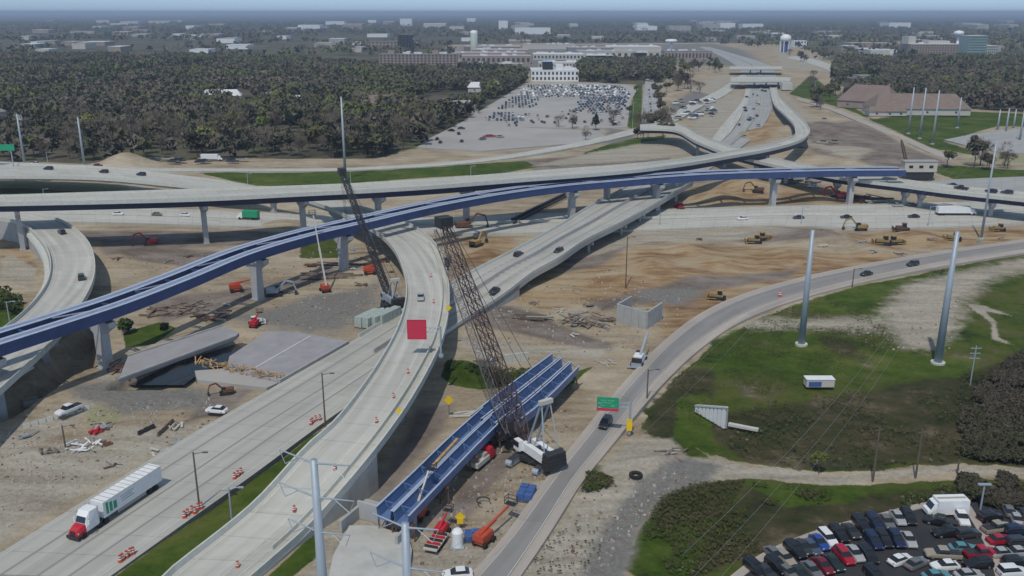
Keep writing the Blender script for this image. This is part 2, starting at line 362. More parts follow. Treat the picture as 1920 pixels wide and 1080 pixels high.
Z['pale'] += [([(1300, 200), (1390, 170), (1392, 200), (1345, 262), (1300, 250)], 6), ([(1445, 168), (1475, 175), (1530, 225), (1520, 250), (1500, 215)], 6), ([(1290, 165), (1370, 135), (1380, 150), (1310, 190)], 8), ([(1250, 258), (1320, 262), (1300, 285), (1200, 300), (1000, 310), (1100, 285)], 5), ([(1500, 262), (1640, 300), (1600, 315), (1520, 290)], 6), ([(1460, 100), (1540, 112), (1600, 140), (1500, 128), (1460, 128)], 15), ([(1200, 432), (1450, 428), (1500, 440), (1350, 448), (1180, 450)], 3), ([(1655, 580), (1700, 530), (1800, 505), (1935, 478), (1935, 500), (1860, 520), (1810, 560), (1800, 610), (1740, 655), (1690, 640), (1660, 610)], 6),
  ([(1810, 566), (1850, 570), (1900, 590), (1845, 578), (1868, 600), (1872, 628), (1905, 645), (1862, 632), (1858, 602)], .7),
  ([(1360, 868), (1440, 870), (1560, 886), (1650, 880), (1780, 870), (1935, 872), (1935, 882), (1780, 882), (1660, 890), (1560, 902), (1440, 892), (1380, 892)], .8),
  ([(1180, 820), (1260, 815), (1290, 850), (1400, 865), (1380, 892), (1290, 900), (1225, 935), (1190, 985), (1150, 1095), (960, 1095), (1060, 960), (1120, 880)], 1.5),
  ([(1390, 592), (1560, 594), (1670, 590), (1640, 622), (1540, 610), (1400, 612)], 7),
  ([(860, 625), (1000, 640), (1140, 650), (1130, 668), (1000, 662), (860, 650)], 1.5),
  ([(0, 800), (130, 750), (190, 690), (330, 715), (200, 740), (120, 800), (0, 860)], 2), ([(-60, 870), (200, 800), (380, 790), (240, 870), (0, 1010), (-60, 1040)], 3),
  ([(560, 1095), (600, 1020), (640, 955), (700, 965), (760, 985), (790, 1030), (780, 1095)], .8), ([(600, 940), (650, 945), (700, 975), (600, 1020)], .8),
  ([(780, 275), (880, 225), (1190, 240), (1150, 262), (1080, 272), (900, 285)], 3), ([(1000, 495), (1120, 425), (1300, 425), (1160, 470)], 2),
  ([(690, 1000), (760, 990), (940, 985), (1010, 900), (1060, 860), (1010, 940), (900, 1095), (690, 1095)], 1.5),
  ([(0, 520), (60, 540), (70, 500), (20, 470), (0, 480)], 1.5), ([(1460, 122), (1510, 105), (1540, 110), (1610, 145), (1600, 150), (1520, 125), (1470, 128)], 8)]
Z['clay'] += [([(1060, 490), (1200, 470), (1400, 458), (1560, 470), (1700, 480), (1600, 505), (1450, 530), (1330, 590), (1290, 640), (1240, 630), (1240, 570), (1130, 560), (1020, 580), (960, 560), (1000, 520)], 3),
  ([(1580, 440), (1660, 432), (1935, 425), (1935, 450), (1750, 462), (1640, 470), (1590, 455)], 3),
  ([(1290, 350), (1440, 340), (1440, 385), (1300, 380)], 3), ([(880, 440), (960, 440), (980, 465), (920, 500), (870, 500), (850, 460)], 3),
  ([(0, 440), (50, 470), (80, 510), (40, 520), (0, 500)], 2), ([(1460, 350), (1590, 348), (1580, 380), (1460, 380)], 3),
  ([(820, 960), (930, 800), (960, 830), (860, 985)], 2), ([(1350, 228), (1440, 212), (1480, 245), (1440, 262), (1400, 268)], 5)]
Z['mulch_shade'] += [([(820, 960), (900, 850), (960, 800), (1000, 830), (940, 890), (850, 990)], 2.5), ([(860, 560), (960, 570), (1150, 640), (1140, 655), (980, 625), (860, 600)], 2.5), ([(1040, 480), (1120, 455), (1180, 465), (1120, 500), (1060, 510)], 3), ([(1100, 560), (1300, 520), (1500, 500), (1480, 515), (1300, 545), (1130, 580)], 3), ([(280, 560), (480, 530), (620, 500), (640, 515), (470, 560), (300, 600)], 3), ([(0, 900), (120, 850), (230, 800), (240, 812), (100, 880), (0, 930)], 1.5), ([(390, 735), (480, 720), (420, 770), (340, 790)], 2), ([(780, 760), (850, 750), (830, 800), (760, 880), (700, 960), (690, 940), (740, 850)], 2), ([(180, 440), (420, 470), (400, 500), (200, 480)], 3), ([(960, 300), (1090, 288), (1250, 270), (1260, 300), (1000, 318)], 4), ([(1480, 240), (1600, 225), (1800, 320), (1640, 320), (1520, 300)], 6), ([(1280, 432), (1560, 428), (1580, 455), (1400, 452)], 3),  # dark earth; first outline paints the shade under the blue girder span
  ([(130, 428), (420, 430), (600, 436), (600, 455), (300, 460), (150, 445)], 2)]
Z['wet'] += [([(860, 131), (860, 86), (1340, 82), (1400, 95), (1430, 120), (1340, 125), (1100, 112), (990, 135)], 25), ([(1255, 195), (1300, 170), (1345, 180), (1300, 215), (1262, 228)], 6), ([(1140, 240), (1200, 245), (1180, 262), (1130, 268)], 4), ([(1080, 1100), (1120, 1000), (1160, 940), (1215, 888), (1290, 852), (1350, 866), (1335, 892), (1250, 925), (1200, 985), (1172, 1100)], 1.6), ([(140, 720), (230, 712), (340, 722), (400, 730), (380, 760), (240, 770), (150, 745)], 3), ([(420, 590), (560, 560), (720, 520), (700, 560), (640, 620), (560, 620), (470, 600)], 6),
  ([(1200, 540), (1320, 530), (1290, 570), (1200, 560)], 5), ([(640, 580), (740, 565), (740, 600), (680, 625)], 2)]
def widen(pts):                          # zones cut by the photo's edge go on beyond it
    out = []; n = len(pts)
    for i, (x, y) in enumerate(pts):
        for lim, far in ((1935, 2700), (-60, -900)):
            if x == lim:
                nx, pv = pts[(i+1) % n][0] == lim, pts[i-1][0] == lim
                out += [(x, y), (far, y)] if nx else ([(far, y), (x, y)] if pv else [(x, y)]); break
        else: out.append((x, y))
    return out
for _k in Z: Z[_k] = [(widen(p), s_) for p, s_ in Z[_k]]
PITS = [([(205, 724), (345, 722), (385, 700), (480, 660), (500, 630), (450, 620), (330, 655), (230, 700)], -3.6, .8), ([(70, 700), (110, 640), (175, 600), (180, 672), (120, 700), (20, 770), (-60, 800), (-60, 760)], -5.0, 2.0)]
BUMPS = [(1200, 470, 13, 1.8), (1290, 470, 10, 2.6), (1345, 492, 9, 1.6), (1150, 520, 9, 1.5), (1220, 500, 8, 2.0), (1480, 475, 12, 2.0), (1560, 450, 12, 3.2), (1640, 470, 9, 2.0), (1720, 445, 12, 2.6), (1060, 545, 7, 1.2), (950, 600, 6, 1.0), (60, 850, 6, 1.1), (260, 790, 5, .9), (330, 540, 8, 1.4), (580, 560, 7, 1.0), (230, 480, 10, 2.0), (540, 420, 12, 1.5), (1350, 372, 11, 4.5), (1520, 372, 12, 3.0), (1400, 352, 16, 5), (1540, 250, 40, 8), (235, 306, 16, 6.5), (1230, 868, 5.5, 1.6), (345, 748, 2.6, 0.8), (1480, 440, 16, 2.2), (1250, 505, 16, 1.6), (1100, 600, 5, 0.9),
         (1600, 300, 50, 7), (890, 500, 8, 1.8), (910, 470, 7, 1.5), (250, 655, 4, 1.2), (1440, 255, 22, 3), (1370, 480, 14, 1.2), (1000, 590, 6, .8), (880, 680, 6, 1.2)]
_pits = [(W(p), d, s) for p, d, s in PITS]; _bumps = [(P(a, b), r, h) for a, b, r, h in BUMPS]
FLAT_PATHS = []                                       # pavements: the ground stays level beneath them
def height(X, Y):
    X = np.asarray(X, float); Y = np.asarray(Y, float)
    near = np.clip((1500-Y)/800, 0, 1)
    h = (-0.5*noise2(X, Y, 8.0, 1, 4)-0.65*np.clip(noise2(X, Y, 34.0, 2, 3)*2.4-.7, 0, 1))*near - 0.12
    for c, r, a in _bumps:
        d2 = ((X-c.x)**2+(Y-c.y)**2)/(r*r); h = h+a*np.exp(-d2*1.6)*(0.8+0.4*noise2(X, Y, r*.6, 5, 3))
    for poly, d, s in _pits: h = h+d*inside(poly, X, Y, s)
    return h
def hz(p): return float(height(np.array([p[0]]), np.array([p[1]]))[0])
def G(x, y, dz=0.0):
    p = P(x, y); p.z = hz(p)+dz; return p

def build_ground():
    rows = [-260, -150, -60, 0, 40, 70]; py = 1180.0
    while py > 60:
        rows.append(P(960, py).y); py -= 2.3 if py > 250 else (1.5 if py > 120 else 1.0)
    y = rows[-1]
    while y < 60000: y *= 1.10; rows.append(y)
    rows = np.array(sorted(set(rows))); cols = np.linspace(-0.80, 0.80, 560); cols = np.sign(cols)*(np.abs(cols)/0.8)**1.1*0.8
    YY, UU = np.meshgrid(rows, cols, indexing='ij'); XX = UU*(np.maximum(YY, 60)*1.02+60)
    HH = height(XX, YY); far = YY > 3000; HH[far] = -0.3
    nr, nc = XX.shape; co = np.stack([XX, YY, HH], -1).reshape(-1, 3).astype(np.float32)
    me = bpy.data.meshes.new('ground'); me.vertices.add(nr*nc); me.vertices.foreach_set('co', co.ravel())
    a = (np.arange(nr-1)[:, None]*nc+np.arange(nc-1)[None, :]).ravel(); q = np.stack([a, a+1, a+1+nc, a+nc], -1).astype(np.int32)
    me.loops.add(q.size); me.loops.foreach_set('vertex_index', q.ravel()); me.polygons.add(len(q))
    me.polygons.foreach_set('loop_start', np.arange(len(q), dtype=np.int32)*4)
    me.polygons.foreach_set('use_smooth', np.ones(len(q), bool)); me.update(calc_edges=True)
    def mask(key):
        m = np.zeros(XX.shape)
        for pts, s in Z[key]: m = np.maximum(m, inside(W(pts), XX, YY, s))
        return m
    K = {k: mask(k) for k in Z}
    # beyond the works: woodland floor and suburbs
    wood = np.zeros(XX.shape)
    for pts, s in WOODS: wood = np.maximum(wood, inside(W(pts), XX, YY, s))
    wood = np.maximum(wood, np.clip((YY-1450)/200, 0, 1)*np.clip(1.1-1.6*inside(W([(840, 128), (850, 84), (1340, 80), (1480, 84), (1540, 105), (1480, 128), (1340, 128)]), XX, YY, 60), 0, 1))
    for nm, ks in (('MaskA', ('grass', 'clay', 'pale', 'scrub')), ('MaskB', ('lush', 'mulch_shade', 'wet', 'straw'))):
        at = me.color_attributes.new(nm, 'FLOAT_COLOR', 'POINT'); arr = np.stack([K[k].ravel() for k in ks], -1).astype(np.float32); at.data.foreach_set('color', arr.ravel())
    at = me.color_attributes.new('MaskC', 'FLOAT_COLOR', 'POINT'); arr = np.stack([wood.ravel(), np.clip((YY-2500)/3000, 0, 1).ravel(), 0*wood.ravel(), 0*wood.ravel()+1], -1).astype(np.float32); at.data.foreach_set('color', arr.ravel())
    m = bpy.data.materials.new('ground_cover'); m.use_nodes = True; nt = m.node_tree; N = nt.nodes; L = nt.links; b = N['Principled BSDF']
    b.inputs['Roughness'].default_value = 1.0; b.inputs['Specular IOR Level'].default_value = 0.1
    tc = N.new('ShaderNodeTexCoord')
    def noi(scale, det=6, rough=0.6, sx=1, sy=1, rot=0):
        mp = N.new('ShaderNodeMapping'); mp.inputs['Scale'].default_value = (sx, sy, 1); mp.inputs['Rotation'].default_value = (0, 0, rot); L.new(tc.outputs['Object'], mp.inputs[0])
        n = N.new('ShaderNodeTexNoise'); n.inputs['Scale'].default_value = scale; n.inputs['Detail'].default_value = det; n.inputs['Roughness'].default_value = rough; L.new(mp.outputs[0], n.inputs['Vector']); return n.outputs['Fac']
    def mth(op, a, c):
        n = N.new('ShaderNodeMath'); n.operation = op
        for i, q_ in enumerate((a, c)):
            if isinstance(q_, (int, float)): n.inputs[i].default_value = q_
            else: L.new(q_, n.inputs[i])
        return n.outputs[0]
    def ramp(f, stops):
        r = N.new('ShaderNodeValToRGB'); L.new(f, r.inputs[0])
        while len(r.color_ramp.elements) < len(stops): r.color_ramp.elements.new(0.5)
        for e, (p_, c) in zip(r.color_ramp.elements, stops): e.position = p_; e.color = (*c, 1)
        return r.outputs[0]
    def mix(f, a, c):
        n = N.new('ShaderNodeMix'); n.data_type = 'RGBA'; L.new(f, n.inputs['Factor']); L.new(a, n.inputs['A']); L.new(c, n.inputs['B']); return n.outputs['Result']
    ragged = noi(0.22, 8, 0.72); fine = noi(1.1, 7, 0.7); big = noi(0.03, 6, 0.6); streak = noi(0.35, 6, 0.6, 0.12, 1.0, R(62)); streak2 = noi(0.3, 5, 0.6, 0.22, 1.0, R(20)); mid = noi(0.10, 9, 0.72, 0.6, 1.0, R(-35)); gmid = noi(0.075, 10, 0.75, 0.7, 1.0, R(40))
    def sharpen(ch, k=0.8, w=0.12, n_=ragged):
        v = mth('ADD', ch, mth('MULTIPLY', mth('SUBTRACT', n_, 0.5), k*2)); mr = N.new('ShaderNodeMapRange'); L.new(v, mr.inputs['Value']); mr.inputs['From Min'].default_value = 0.5-w; mr.inputs['From Max'].default_value = 0.5+w; mr.interpolation_type = 'SMOOTHSTEP'; return mr.outputs[0]
    def chans(nm):
        at_ = N.new('ShaderNodeAttribute'); at_.attribute_name = nm; sp = N.new('ShaderNodeSeparateColor'); L.new(at_.outputs['Color'], sp.inputs[0]); return sp.outputs[0], sp.outputs[1], sp.outputs[2], at_.outputs['Alpha']
    grass, clay, pale, scrub = chans('MaskA'); lush, mulch_shade, wet, straw = chans('MaskB'); wood_, dist_, _, _ = chans('MaskC')
    dirt = ramp(mth('ADD', mth('MULTIPLY', streak, 0.22), mth('ADD', mth('MULTIPLY', big, 0.3), mth('ADD', mth('MULTIPLY', fine, 0.2), mth('MULTIPLY', mid, 0.28)))), [(0.38, (0.150, 0.113, 0.077)), (0.45, (0.268, 0.218, 0.155)), (0.52, (0.365, 0.310, 0.228)), (0.60, (0.465, 0.415, 0.325))])
    col = dirt
    claycol = ramp(mth('ADD', mth('MULTIPLY', streak2, 0.35), mth('ADD', mth('MULTIPLY', mid, 0.3), mth('MULTIPLY', big, 0.35))), [(0.40, (0.15, 0.090, 0.048)), (0.46, (0.25, 0.160, 0.088)), (0.52, (0.34, 0.255, 0.155)), (0.60, (0.40, 0.34, 0.24))])
    col = mix(sharpen(clay, 0.8, 0.35, mid), col, claycol)
    mulch_shade_c = ramp(mid, [(0.38, (0.13, 0.105, 0.088)), (0.62, (0.26, 0.225, 0.20))]); col = mix(sharpen(mulch_shade, 0.7, 0.3, mid), col, mulch_shade_c)
    strc = ramp(fine, [(0.3, (0.24, 0.24, 0.13)), (0.7, (0.33, 0.33, 0.20))]); col = mix(sharpen(straw, 0.3, 0.2), col, strc)
    gv = mth('ADD', mth('MULTIPLY', ragged, 0.3), mth('ADD', mth('MULTIPLY', gmid, 0.45), mth('MULTIPLY', big, 0.25)))
    grc = ramp(gv, [(0.40, (0.022, 0.034, 0.010)), (0.455, (0.048, 0.074, 0.013)), (0.51, (0.078, 0.096, 0.021)), (0.55, (0.095, 0.090, 0.044)), (0.60, (0.17, 0.155, 0.10)), (0.66, (0.26, 0.24, 0.17))]); col = mix(sharpen(grass, 0.7, 0.1), col, grc)
    scc = ramp(gv, [(0.40, (0.020, 0.025, 0.012)), (0.48, (0.042, 0.048, 0.020)), (0.54, (0.070, 0.060, 0.034)), (0.60, (0.13, 0.11, 0.07)), (0.67, (0.22, 0.20, 0.15))]); col = mix(sharpen(scrub, 0.9, 0.2), col, scc)
    luc = ramp(gv, [(0.40, (0.026, 0.050, 0.007)), (0.50, (0.056, 0.092, 0.014)), (0.57, (0.095, 0.118, 0.026)), (0.66, (0.14, 0.125, 0.055))]); col = mix(sharpen(lush, 0.35, 0.1), col, luc)
    palec = ramp(mth('ADD', mth('MULTIPLY', fine, 0.5), mth('MULTIPLY', streak, 0.5)), [(0.37, (0.24, 0.21, 0.165)), (0.5, (0.34, 0.31, 0.255)), (0.62, (0.43, 0.40, 0.34))]); col = mix(sharpen(pale, 0.6, 0.3), col, palec)
    wetc = ramp(fine, [(0.3, (0.14, 0.135, 0.125)), (0.7, (0.24, 0.235, 0.22))]); col = mix(sharpen(wet, 0.9, 0.35, mid), col, wetc)
    b2 = noi(0.012, 8, 0.65)
    wdc = ramp(b2, [(0.38, (0.055, 0.055, 0.036)), (0.48, (0.090, 0.085, 0.060)), (0.55, (0.125, 0.112, 0.085)), (0.62, (0.080, 0.105, 0.038)), (0.75, (0.20, 0.19, 0.16))]); col = mix(sharpen(wood_, 0.3, 0.15), col, wdc)
    farn = noi(0.0022, 10, 0.72, 0.35, 1.0); farc = ramp(farn, [(0.40, (0.020, 0.024, 0.018)), (0.55, (0.036, 0.040, 0.028)), (0.64, (0.05, 0.052, 0.04)), (0.70, (0.13, 0.13, 0.125))]); col = mix(dist_, col, farc)
    L.new(col, b.inputs['Base Color'])
    bp = N.new('ShaderNodeBump'); bp.inputs['Strength'].default_value = 0.55; bp.inputs['Distance'].default_value = 1.0; L.new(mth('ADD', ragged, mth('MULTIPLY', fine, 0.35)), bp.inputs['Height']); L.new(bp.outputs['Normal'], b.inputs['Normal'])
    me.materials.append(m); o = link('ground', me); tag(o, kind='structure')
WOODS = [([(-400, 322), (-100, 300), (60, 302), (160, 305), (300, 300), (480, 295), (700, 296), (790, 272), (870, 225), (985, 155), (985, 138), (880, 132), (700, 128), (500, 110), (300, 110), (-400, 108)], 6),
         ([(1570, 112), (1650, 115), (1850, 112), (2200, 110), (2300, 215), (1935, 210), (1760, 200), (1660, 205), (1590, 170), (1560, 145)], 8),
         ([(1090, 122), (1260, 118), (1270, 135), (1240, 155), (1200, 158), (1080, 152), (1085, 128)], 8)]
build_ground()
_wm = MB(); _wp = [P(x, y, -3.2) for x, y in [(205, 722), (345, 722), (380, 695), (480, 662), (500, 630), (450, 634), (300, 668)]]
_wm.add(_wp, [tuple(range(len(_wp)))]); tag(link('water', _wm.mesh('water', M_water)), kind='structure')
def patch(name, pts, m, z, kind='structure', skirt=1.8):
    mb = MB(); w = [P(x, y, z) for x, y in pts]; mb.poly(w, z-skirt, z); return tag(link(name, mb.mesh(name, m)), kind=kind)

# ------------------------------------------------------------------ roads on the ground
fwy = Path([(-60, 385, 0), (128, 388, 0), (378, 393, 0), (600, 404, 0), (760, 409, 0), (960, 402, 0), (1240, 392, 0), (1440, 387, 0), (1700, 381, 0), (1980, 374, 0)],
           [(-60, 416, 0), (128, 416, 0), (340, 421, 0), (600, 430, 0), (860, 437, 0), (1000, 436, 0), (1240, 430, 0), (1440, 423, 0), (1650, 428, 0), (1980, 416, 0)], 80)
fo = pave('freeway', fwy, M_conc2, 0.06)
for fr in (0.46, 0.52): tag(link('lane_line', strip(fwy, fr, 0.5, 0.09).mesh('lane_line', M_asph), fo), kind='structure')
for fr in (0.03, 0.97): link('lane_line', strip(fwy, fr, 0.2, 0.1).mesh('lane_line', M_mark), fo)
mb = MB(); loft(mb, fwy, [(0.49, -.3, 0.05), (0.49, .3, 0.05), (0.49, .12, 1.0), (0.49, -.12, 1.0)], uv=False)
tag(link('median_barrier', mb.mesh('median_barrier', M_para)), 'low pale concrete barrier along the middle of the cross freeway', 'barrier')

# main highway climbing to its bridge over the cross freeway
def zz(y): return 0.1 if y > 590 else min(5.5, 0.1+(590-y)/100*5.5)
hwL = [(-60, 1075), (0, 1037), (120, 962), (362, 812), (500, 733), (650, 645), (740, 592), (820, 548), (893, 507), (963, 471), (1047, 425), (1103, 390), (1157, 361), (1215, 330)]
hwR = [(200, 1085), (340, 985), (470, 893), (600, 797), (735, 702), (843, 622), (897, 586), (947, 553), (1000, 513), (1047, 487), (1097, 453), (1173, 415), (1257, 367), (1300, 341)]
hw = Path([(x, y, zz(y)) for x, y in hwL], [(x, y, zz(y)) for x, y in hwR], 110)
iB = min(range(hw.n), key=lambda i: abs(hw.C[i].z-3.6))
hwt = thing('highway_bridge', 'long concrete highway sweeping from beside the semi truck up and over the cross freeway', 'highway', tuple(hw.C[0]))
mb = MB(); loft(mb, hw, [(0, 0, 0), (1, 0, 0), (1, 0, -1.6), (0, 0, -1.6)]); part('deck', mb, M_conc, hwt)
mb = MB(); sub = hw.sub(0, iB+1)
for i in range(sub.n-1):
    for S_ in (sub.L, sub.R):
        a, b_ = S_[i], S_[i+1]; mb.add([(a.x, a.y, a.z-.1), (b_.x, b_.y, b_.z-.1), (b_.x, b_.y, -2), (a.x, a.y, -2)], [(0, 1, 2, 3)])
a, b_ = sub.L[-1], sub.R[-1]; mb.add([(a.x, a.y, a.z-.1), (b_.x, b_.y, b_.z-.1), (b_.x, b_.y, -2), (a.x, a.y, -2)], [(0, 1, 2, 3)])
part('embankment_wall', mb, M_wall, hwt)
for fr, sgn in ((0, 1), (1, -1)):
    mb = MB(); i0 = hw.near(P(760, 640)); loft(mb, hw, [(fr, 0, 0), (fr, 0, .9), (fr, sgn*.25, .9), (fr, sgn*.45, 0)], uv=False, i0=i0); part('parapet', mb, M_para, hwt)
mb = MB(); loft(mb, hw, [(.47, -.3, 0.02), (.47, -.12, .95), (.47, .12, .95), (.47, .3, 0.02)], uv=False, i0=hw.near(P(700, 660))); part('median_barrier', mb, M_wall, hwt)
for fr, dash in ((0.05, None), (0.93, None)):
    part('lane_line', strip(hw, fr, 0.16, 0.03, dash), M_mark, hwt)
for fr in (0.24, 0.5, 0.72): part('longitudinal_joint', strip(hw, fr, 0.45, 0.015, None), M_asph, hwt)
for fr in (.15, .38, .62, .85):
    mb = MB(); loft(mb, hw, [(fr, -.3, -1.55), (fr, .3, -1.55), (fr, .3, -2.6), (fr, -.3, -2.6)], uv=False, i0=iB); part('girder', mb, M_wall, hwt)
for q in ((1110, 470), (1205, 415), (1010, 418)):
    i = hw.near(P(*q)); c = hw.C[i]; mb = MB()
    mb.beam(hw.L[i].lerp(hw.R[i], .05)-Vector((0, 0, 2.9)), hw.L[i].lerp(hw.R[i], .95)-Vector((0, 0, 2.9)), 1.2, 1.0)
    for fr in (.15, .5, .85):
        p = hw.L[i].lerp(hw.R[i], fr); mb.tube((p.x, p.y, -1), (p.x, p.y, p.z-2.6), .55, n=10)
    part('pier', mb, M_pier, hwt)

# frontage asphalt road on the near side
frL = [(885, 1095), (960, 1008), (1040, 898), (1090, 835), (1150, 760), (1200, 703), (1260, 642), (1330, 590), (1400, 558), (1500, 528), (1600, 506), (1750, 479), (1950, 450)]
frR = [(945, 1095), (1010, 1000), (1075, 898), (1130, 830), (1190, 755), (1240, 700), (1300, 645), (1375, 596), (1450, 565), (1550, 536), (1650, 513), (1780, 488), (1950, 462)]
frs = Path([(x-14, y-4, 0) for x, y in frL], [(x+17, y+6, 0) for x, y in frR], 80); pave('road_shoulder', frs, M_should, 0.06)
fr_ = Path([(x, y, 0) for x, y in frL], [(x, y, 0) for x, y in frR], 80); ro = pave('asphalt_road', fr_, M_asph, 0.12)
for q in (0.04, 0.96): link('lane_line', strip(fr_, q, 0.12, 0.15).mesh('lane_line', M_mark), ro)
for r_, (a, b_) in enumerate([(1.02, .9), (1.02, .9)]): pass
# upper frontage road and ramps behind
up = Path([(-60, 300, 0), (250, 314, 0), (400, 316, 0), (640, 315, 0), (860, 302, 0), (960, 289, 0), (1110, 261, 0), (1235, 225, 0), (1290, 196, 0), (1345, 170, 0), (1392, 138, 0)],
          [(-60, 306, 0), (250, 320, 0), (400, 321, 0), (640, 320, 0), (860, 308, 0), (960, 296, 0), (1110, 270, 0), (1250, 234, 0), (1310, 203, 0), (1365, 175, 0), (1400, 142, 0)], 70)
pave('upper_road', up, M_conc2, 0.10)
nf = Path([(1180, 352, 0), (1262, 318, 0), (1345, 272, 0), (1388, 224, 0), (1396, 180, 0), (1396, 150, 0), (1378, 122, 0), (1340, 100, 0), (1310, 88, 0)],
          [(1290, 345, 0), (1355, 300, 0), (1412, 258, 0), (1444, 213, 0), (1452, 180, 0), (1456, 150, 0), (1440, 122, 0), (1372, 100, 0), (1330, 88, 0)], 70)
pave('north_freeway', nf, M_concd, 0.08)
for fr in (.48, .52): tag(link('median_barrier', (lambda m_: (loft(m_, nf, [(fr, -.3, .1), (fr, .3, .1), (fr, .2, 1.1), (fr, -.2, 1.1)], uv=False), m_)[1])(MB()).mesh('median_barrier', M_para)), 'low pale barrier on the %s side of the distant freeway median' % ('west' if fr < .5 else 'east'), 'barrier')
rv = Path([(1212, 138, 0), (1205, 190, 0), (1201, 245, 0)], [(1224, 138, 0), (1232, 190, 0), (1247, 238, 0)], 24); pave('avenue', rv, M_concd, 0.07)
# light collector road joining from the left of the north freeway
cl = Path([(1300, 196, 0), (1350, 172, 0), (1392, 150, 0)], [(1352, 236, 0), (1392, 200, 0), (1404, 160, 0)], 20)
mk = Path([(1290, 205, 0), (1345, 172, 0), (1396, 145, 0)], [(1304, 212, 0), (1360, 176, 0), (1404, 148, 0)], 20)
ex = Path([(1330, 268, 0), (1350, 240, 0), (1392, 188, 0), (1400, 160, 0)], [(1345, 272, 0), (1372, 245, 0), (1400, 195, 0), (1408, 165, 0)], 20); pave('slip_road', ex, M_conc2, 0.09)
# far upper-right road
er = Path([(1475, 108, 0), (1515, 118, 0), (1570, 138, 0), (1640, 165, 0), (1500, 180, 0)][:4], [(1490, 105, 0), (1530, 112, 0), (1590, 134, 0), (1660, 160, 0)], 20); pave('east_road', er, M_conc2, 0.07)
e2 = Path([(1492, 186, 0), (1560, 208, 0), (1660, 250, 0), (1775, 300, 0)], [(1496, 183, 0), (1566, 204, 0), (1672, 246, 0), (1795, 298, 0)], 30); pave('haul_road', e2, M_should, 0.07)
# collector road behind blue bridge on the right
cr = Path([(1700, 345, 0), (1780, 337, 0), (1950, 330, 0)][:3], [(1700, 352, 0), (1790, 352, 0), (1950, 372, 0)], 20); pave('collector_road', cr, M_concd, 0.06)
c2 = Path([(1770, 262, 0), (1850, 248, 0), (1960, 238, 0)], [(1810, 272, 0), (1870, 284, 0), (1960, 290, 0)], 20); pave('paved_yard', c2, M_concd, 0.06)
patch('far_car_park', [(985, 156), (1060, 154), (1170, 158), (1196, 166), (1182, 190), (1176, 238), (1120, 241), (900, 236), (870, 226), (930, 190)], M_flot, 0.05)
patch('far_car_park', [(782, 276), (800, 262), (868, 228), (1000, 240), (1120, 246), (1140, 258), (1085, 268), (900, 283)], M_flot, 0.04)
# near car park
LOT = [(1365, 1100), (1440, 1046), (1540, 1004), (1700, 961), (1760, 946), (1960, 930), (2120, 930), (2150, 1110)]
patch('car_park', LOT, M_park, 0.05)
kp = Path([(1345, 1100, 0), (1430, 1038, 0), (1535, 994, 0), (1640, 966, 0), (1730, 944, 0), (1775, 938, 0)], [(1370, 1100, 0), (1443, 1047, 0), (1541, 1004, 0), (1645, 975, 0), (1733, 953, 0), (1775, 946, 0)], 30)
pave('kerb_path', kp, M_should, 0.16, 0.4)
ki = Path([(1808, 955, 0), (1845, 1020, 0), (1872, 1100, 0)], [(1820, 950, 0), (1862, 1020, 0), (1890, 1100, 0)], 14); pave('kerb_island', ki, M_should, 0.18, 0.3)
mb = MB()
for k in range(26):
    a = P(1450+k*11, 1047-k*3.6, .055); 
# ------------------------------------------------------------------ elevated structures
def pier_mb(base, ztop, capw, dirv, shaft=(2.4, 1.6), flare=True):
    mb = MB(); rz = math.atan2(dirv.y, dirv.x); zb = hz(base)-.5
    n = 4; w, d = shaft
    prof = [(zb, w*1.25, d*1.2), (zb+.9, w*1.25, d*1.2), (zb+.9, w, d), (ztop-3.2, w, d), (ztop-1.2, capw, d*1.05), (ztop, capw, d*1.05)]
    ca, sa = math.cos(rz), math.sin(rz); vs = []
    for z, a, b_ in prof:
        for dx, dy in ((-a/2, -b_/2), (a/2, -b_/2), (a/2, b_/2), (-a/2, b_/2)): vs.append((base.x+dx*ca-dy*sa, base.y+dx*sa+dy*ca, z))
    fs = [(0, 3, 2, 1), (len(vs)-4, len(vs)-3, len(vs)-2, len(vs)-1)]
    for k in range(len(prof)-1):
        for j in range(4): fs.append((k*4+j, k*4+(j+1) % 4, (k+1)*4+(j+1) % 4, (k+1)*4+j))
    mb.add(vs, fs); return mb
def flyover(name, label, path, under, gmat, gdepth=2.2, nbox=2, boxw=2.0, piers=(), deckm=None, para=M_para, lines=(), thick=.45, capw=None, pier_mat=None, cat='bridge', i0=0, i1=None, parh=.95, inset=1.0):
    t = thing(name, label, cat, tuple(path.C[path.n//2]-Vector((0, 0, path.C[path.n//2].z))))
    mb = MB(); loft(mb, path, [(0, 0, 0), (1, 0, 0), (1, 0, -thick), (0, 0, -thick)]); part('deck', mb, deckm or M_conc2, t)
    for fr, sg in ((0, 1), (1, -1)):
        mb = MB(); loft(mb, path, [(fr, -sg*.06, -thick-.02), (fr, -sg*.06, parh), (fr, sg*.25, parh), (fr, sg*.42, .02), (fr, sg*.1, .02), (fr, sg*.1, -thick-.02)], uv=False); part('parapet', mb, para, t)
    for k in range(nbox):
        fr = (k+.5)/nbox; mb = MB(); loft(mb, path, [(fr, -boxw*.6, -thick+.01), (fr, boxw*.6, -thick+.01), (fr, boxw*.45, -thick-gdepth), (fr, -boxw*.45, -thick-gdepth)], uv=False); part('box_girder', mb, gmat, t)
    for fr, dash in lines: part('lane_line', strip(path, fr, .16, .025, dash), M_mark, t)
    for q in piers:
        i = path.near(P(*q)); c = path.C[i]; part('pier', pier_mb(Vector((c.x, c.y, 0)), c.z-thick-gdepth, capw or (path.R[i]-path.L[i]).length*.72, path.A[i]), pier_mat or M_pier, t)
    return t
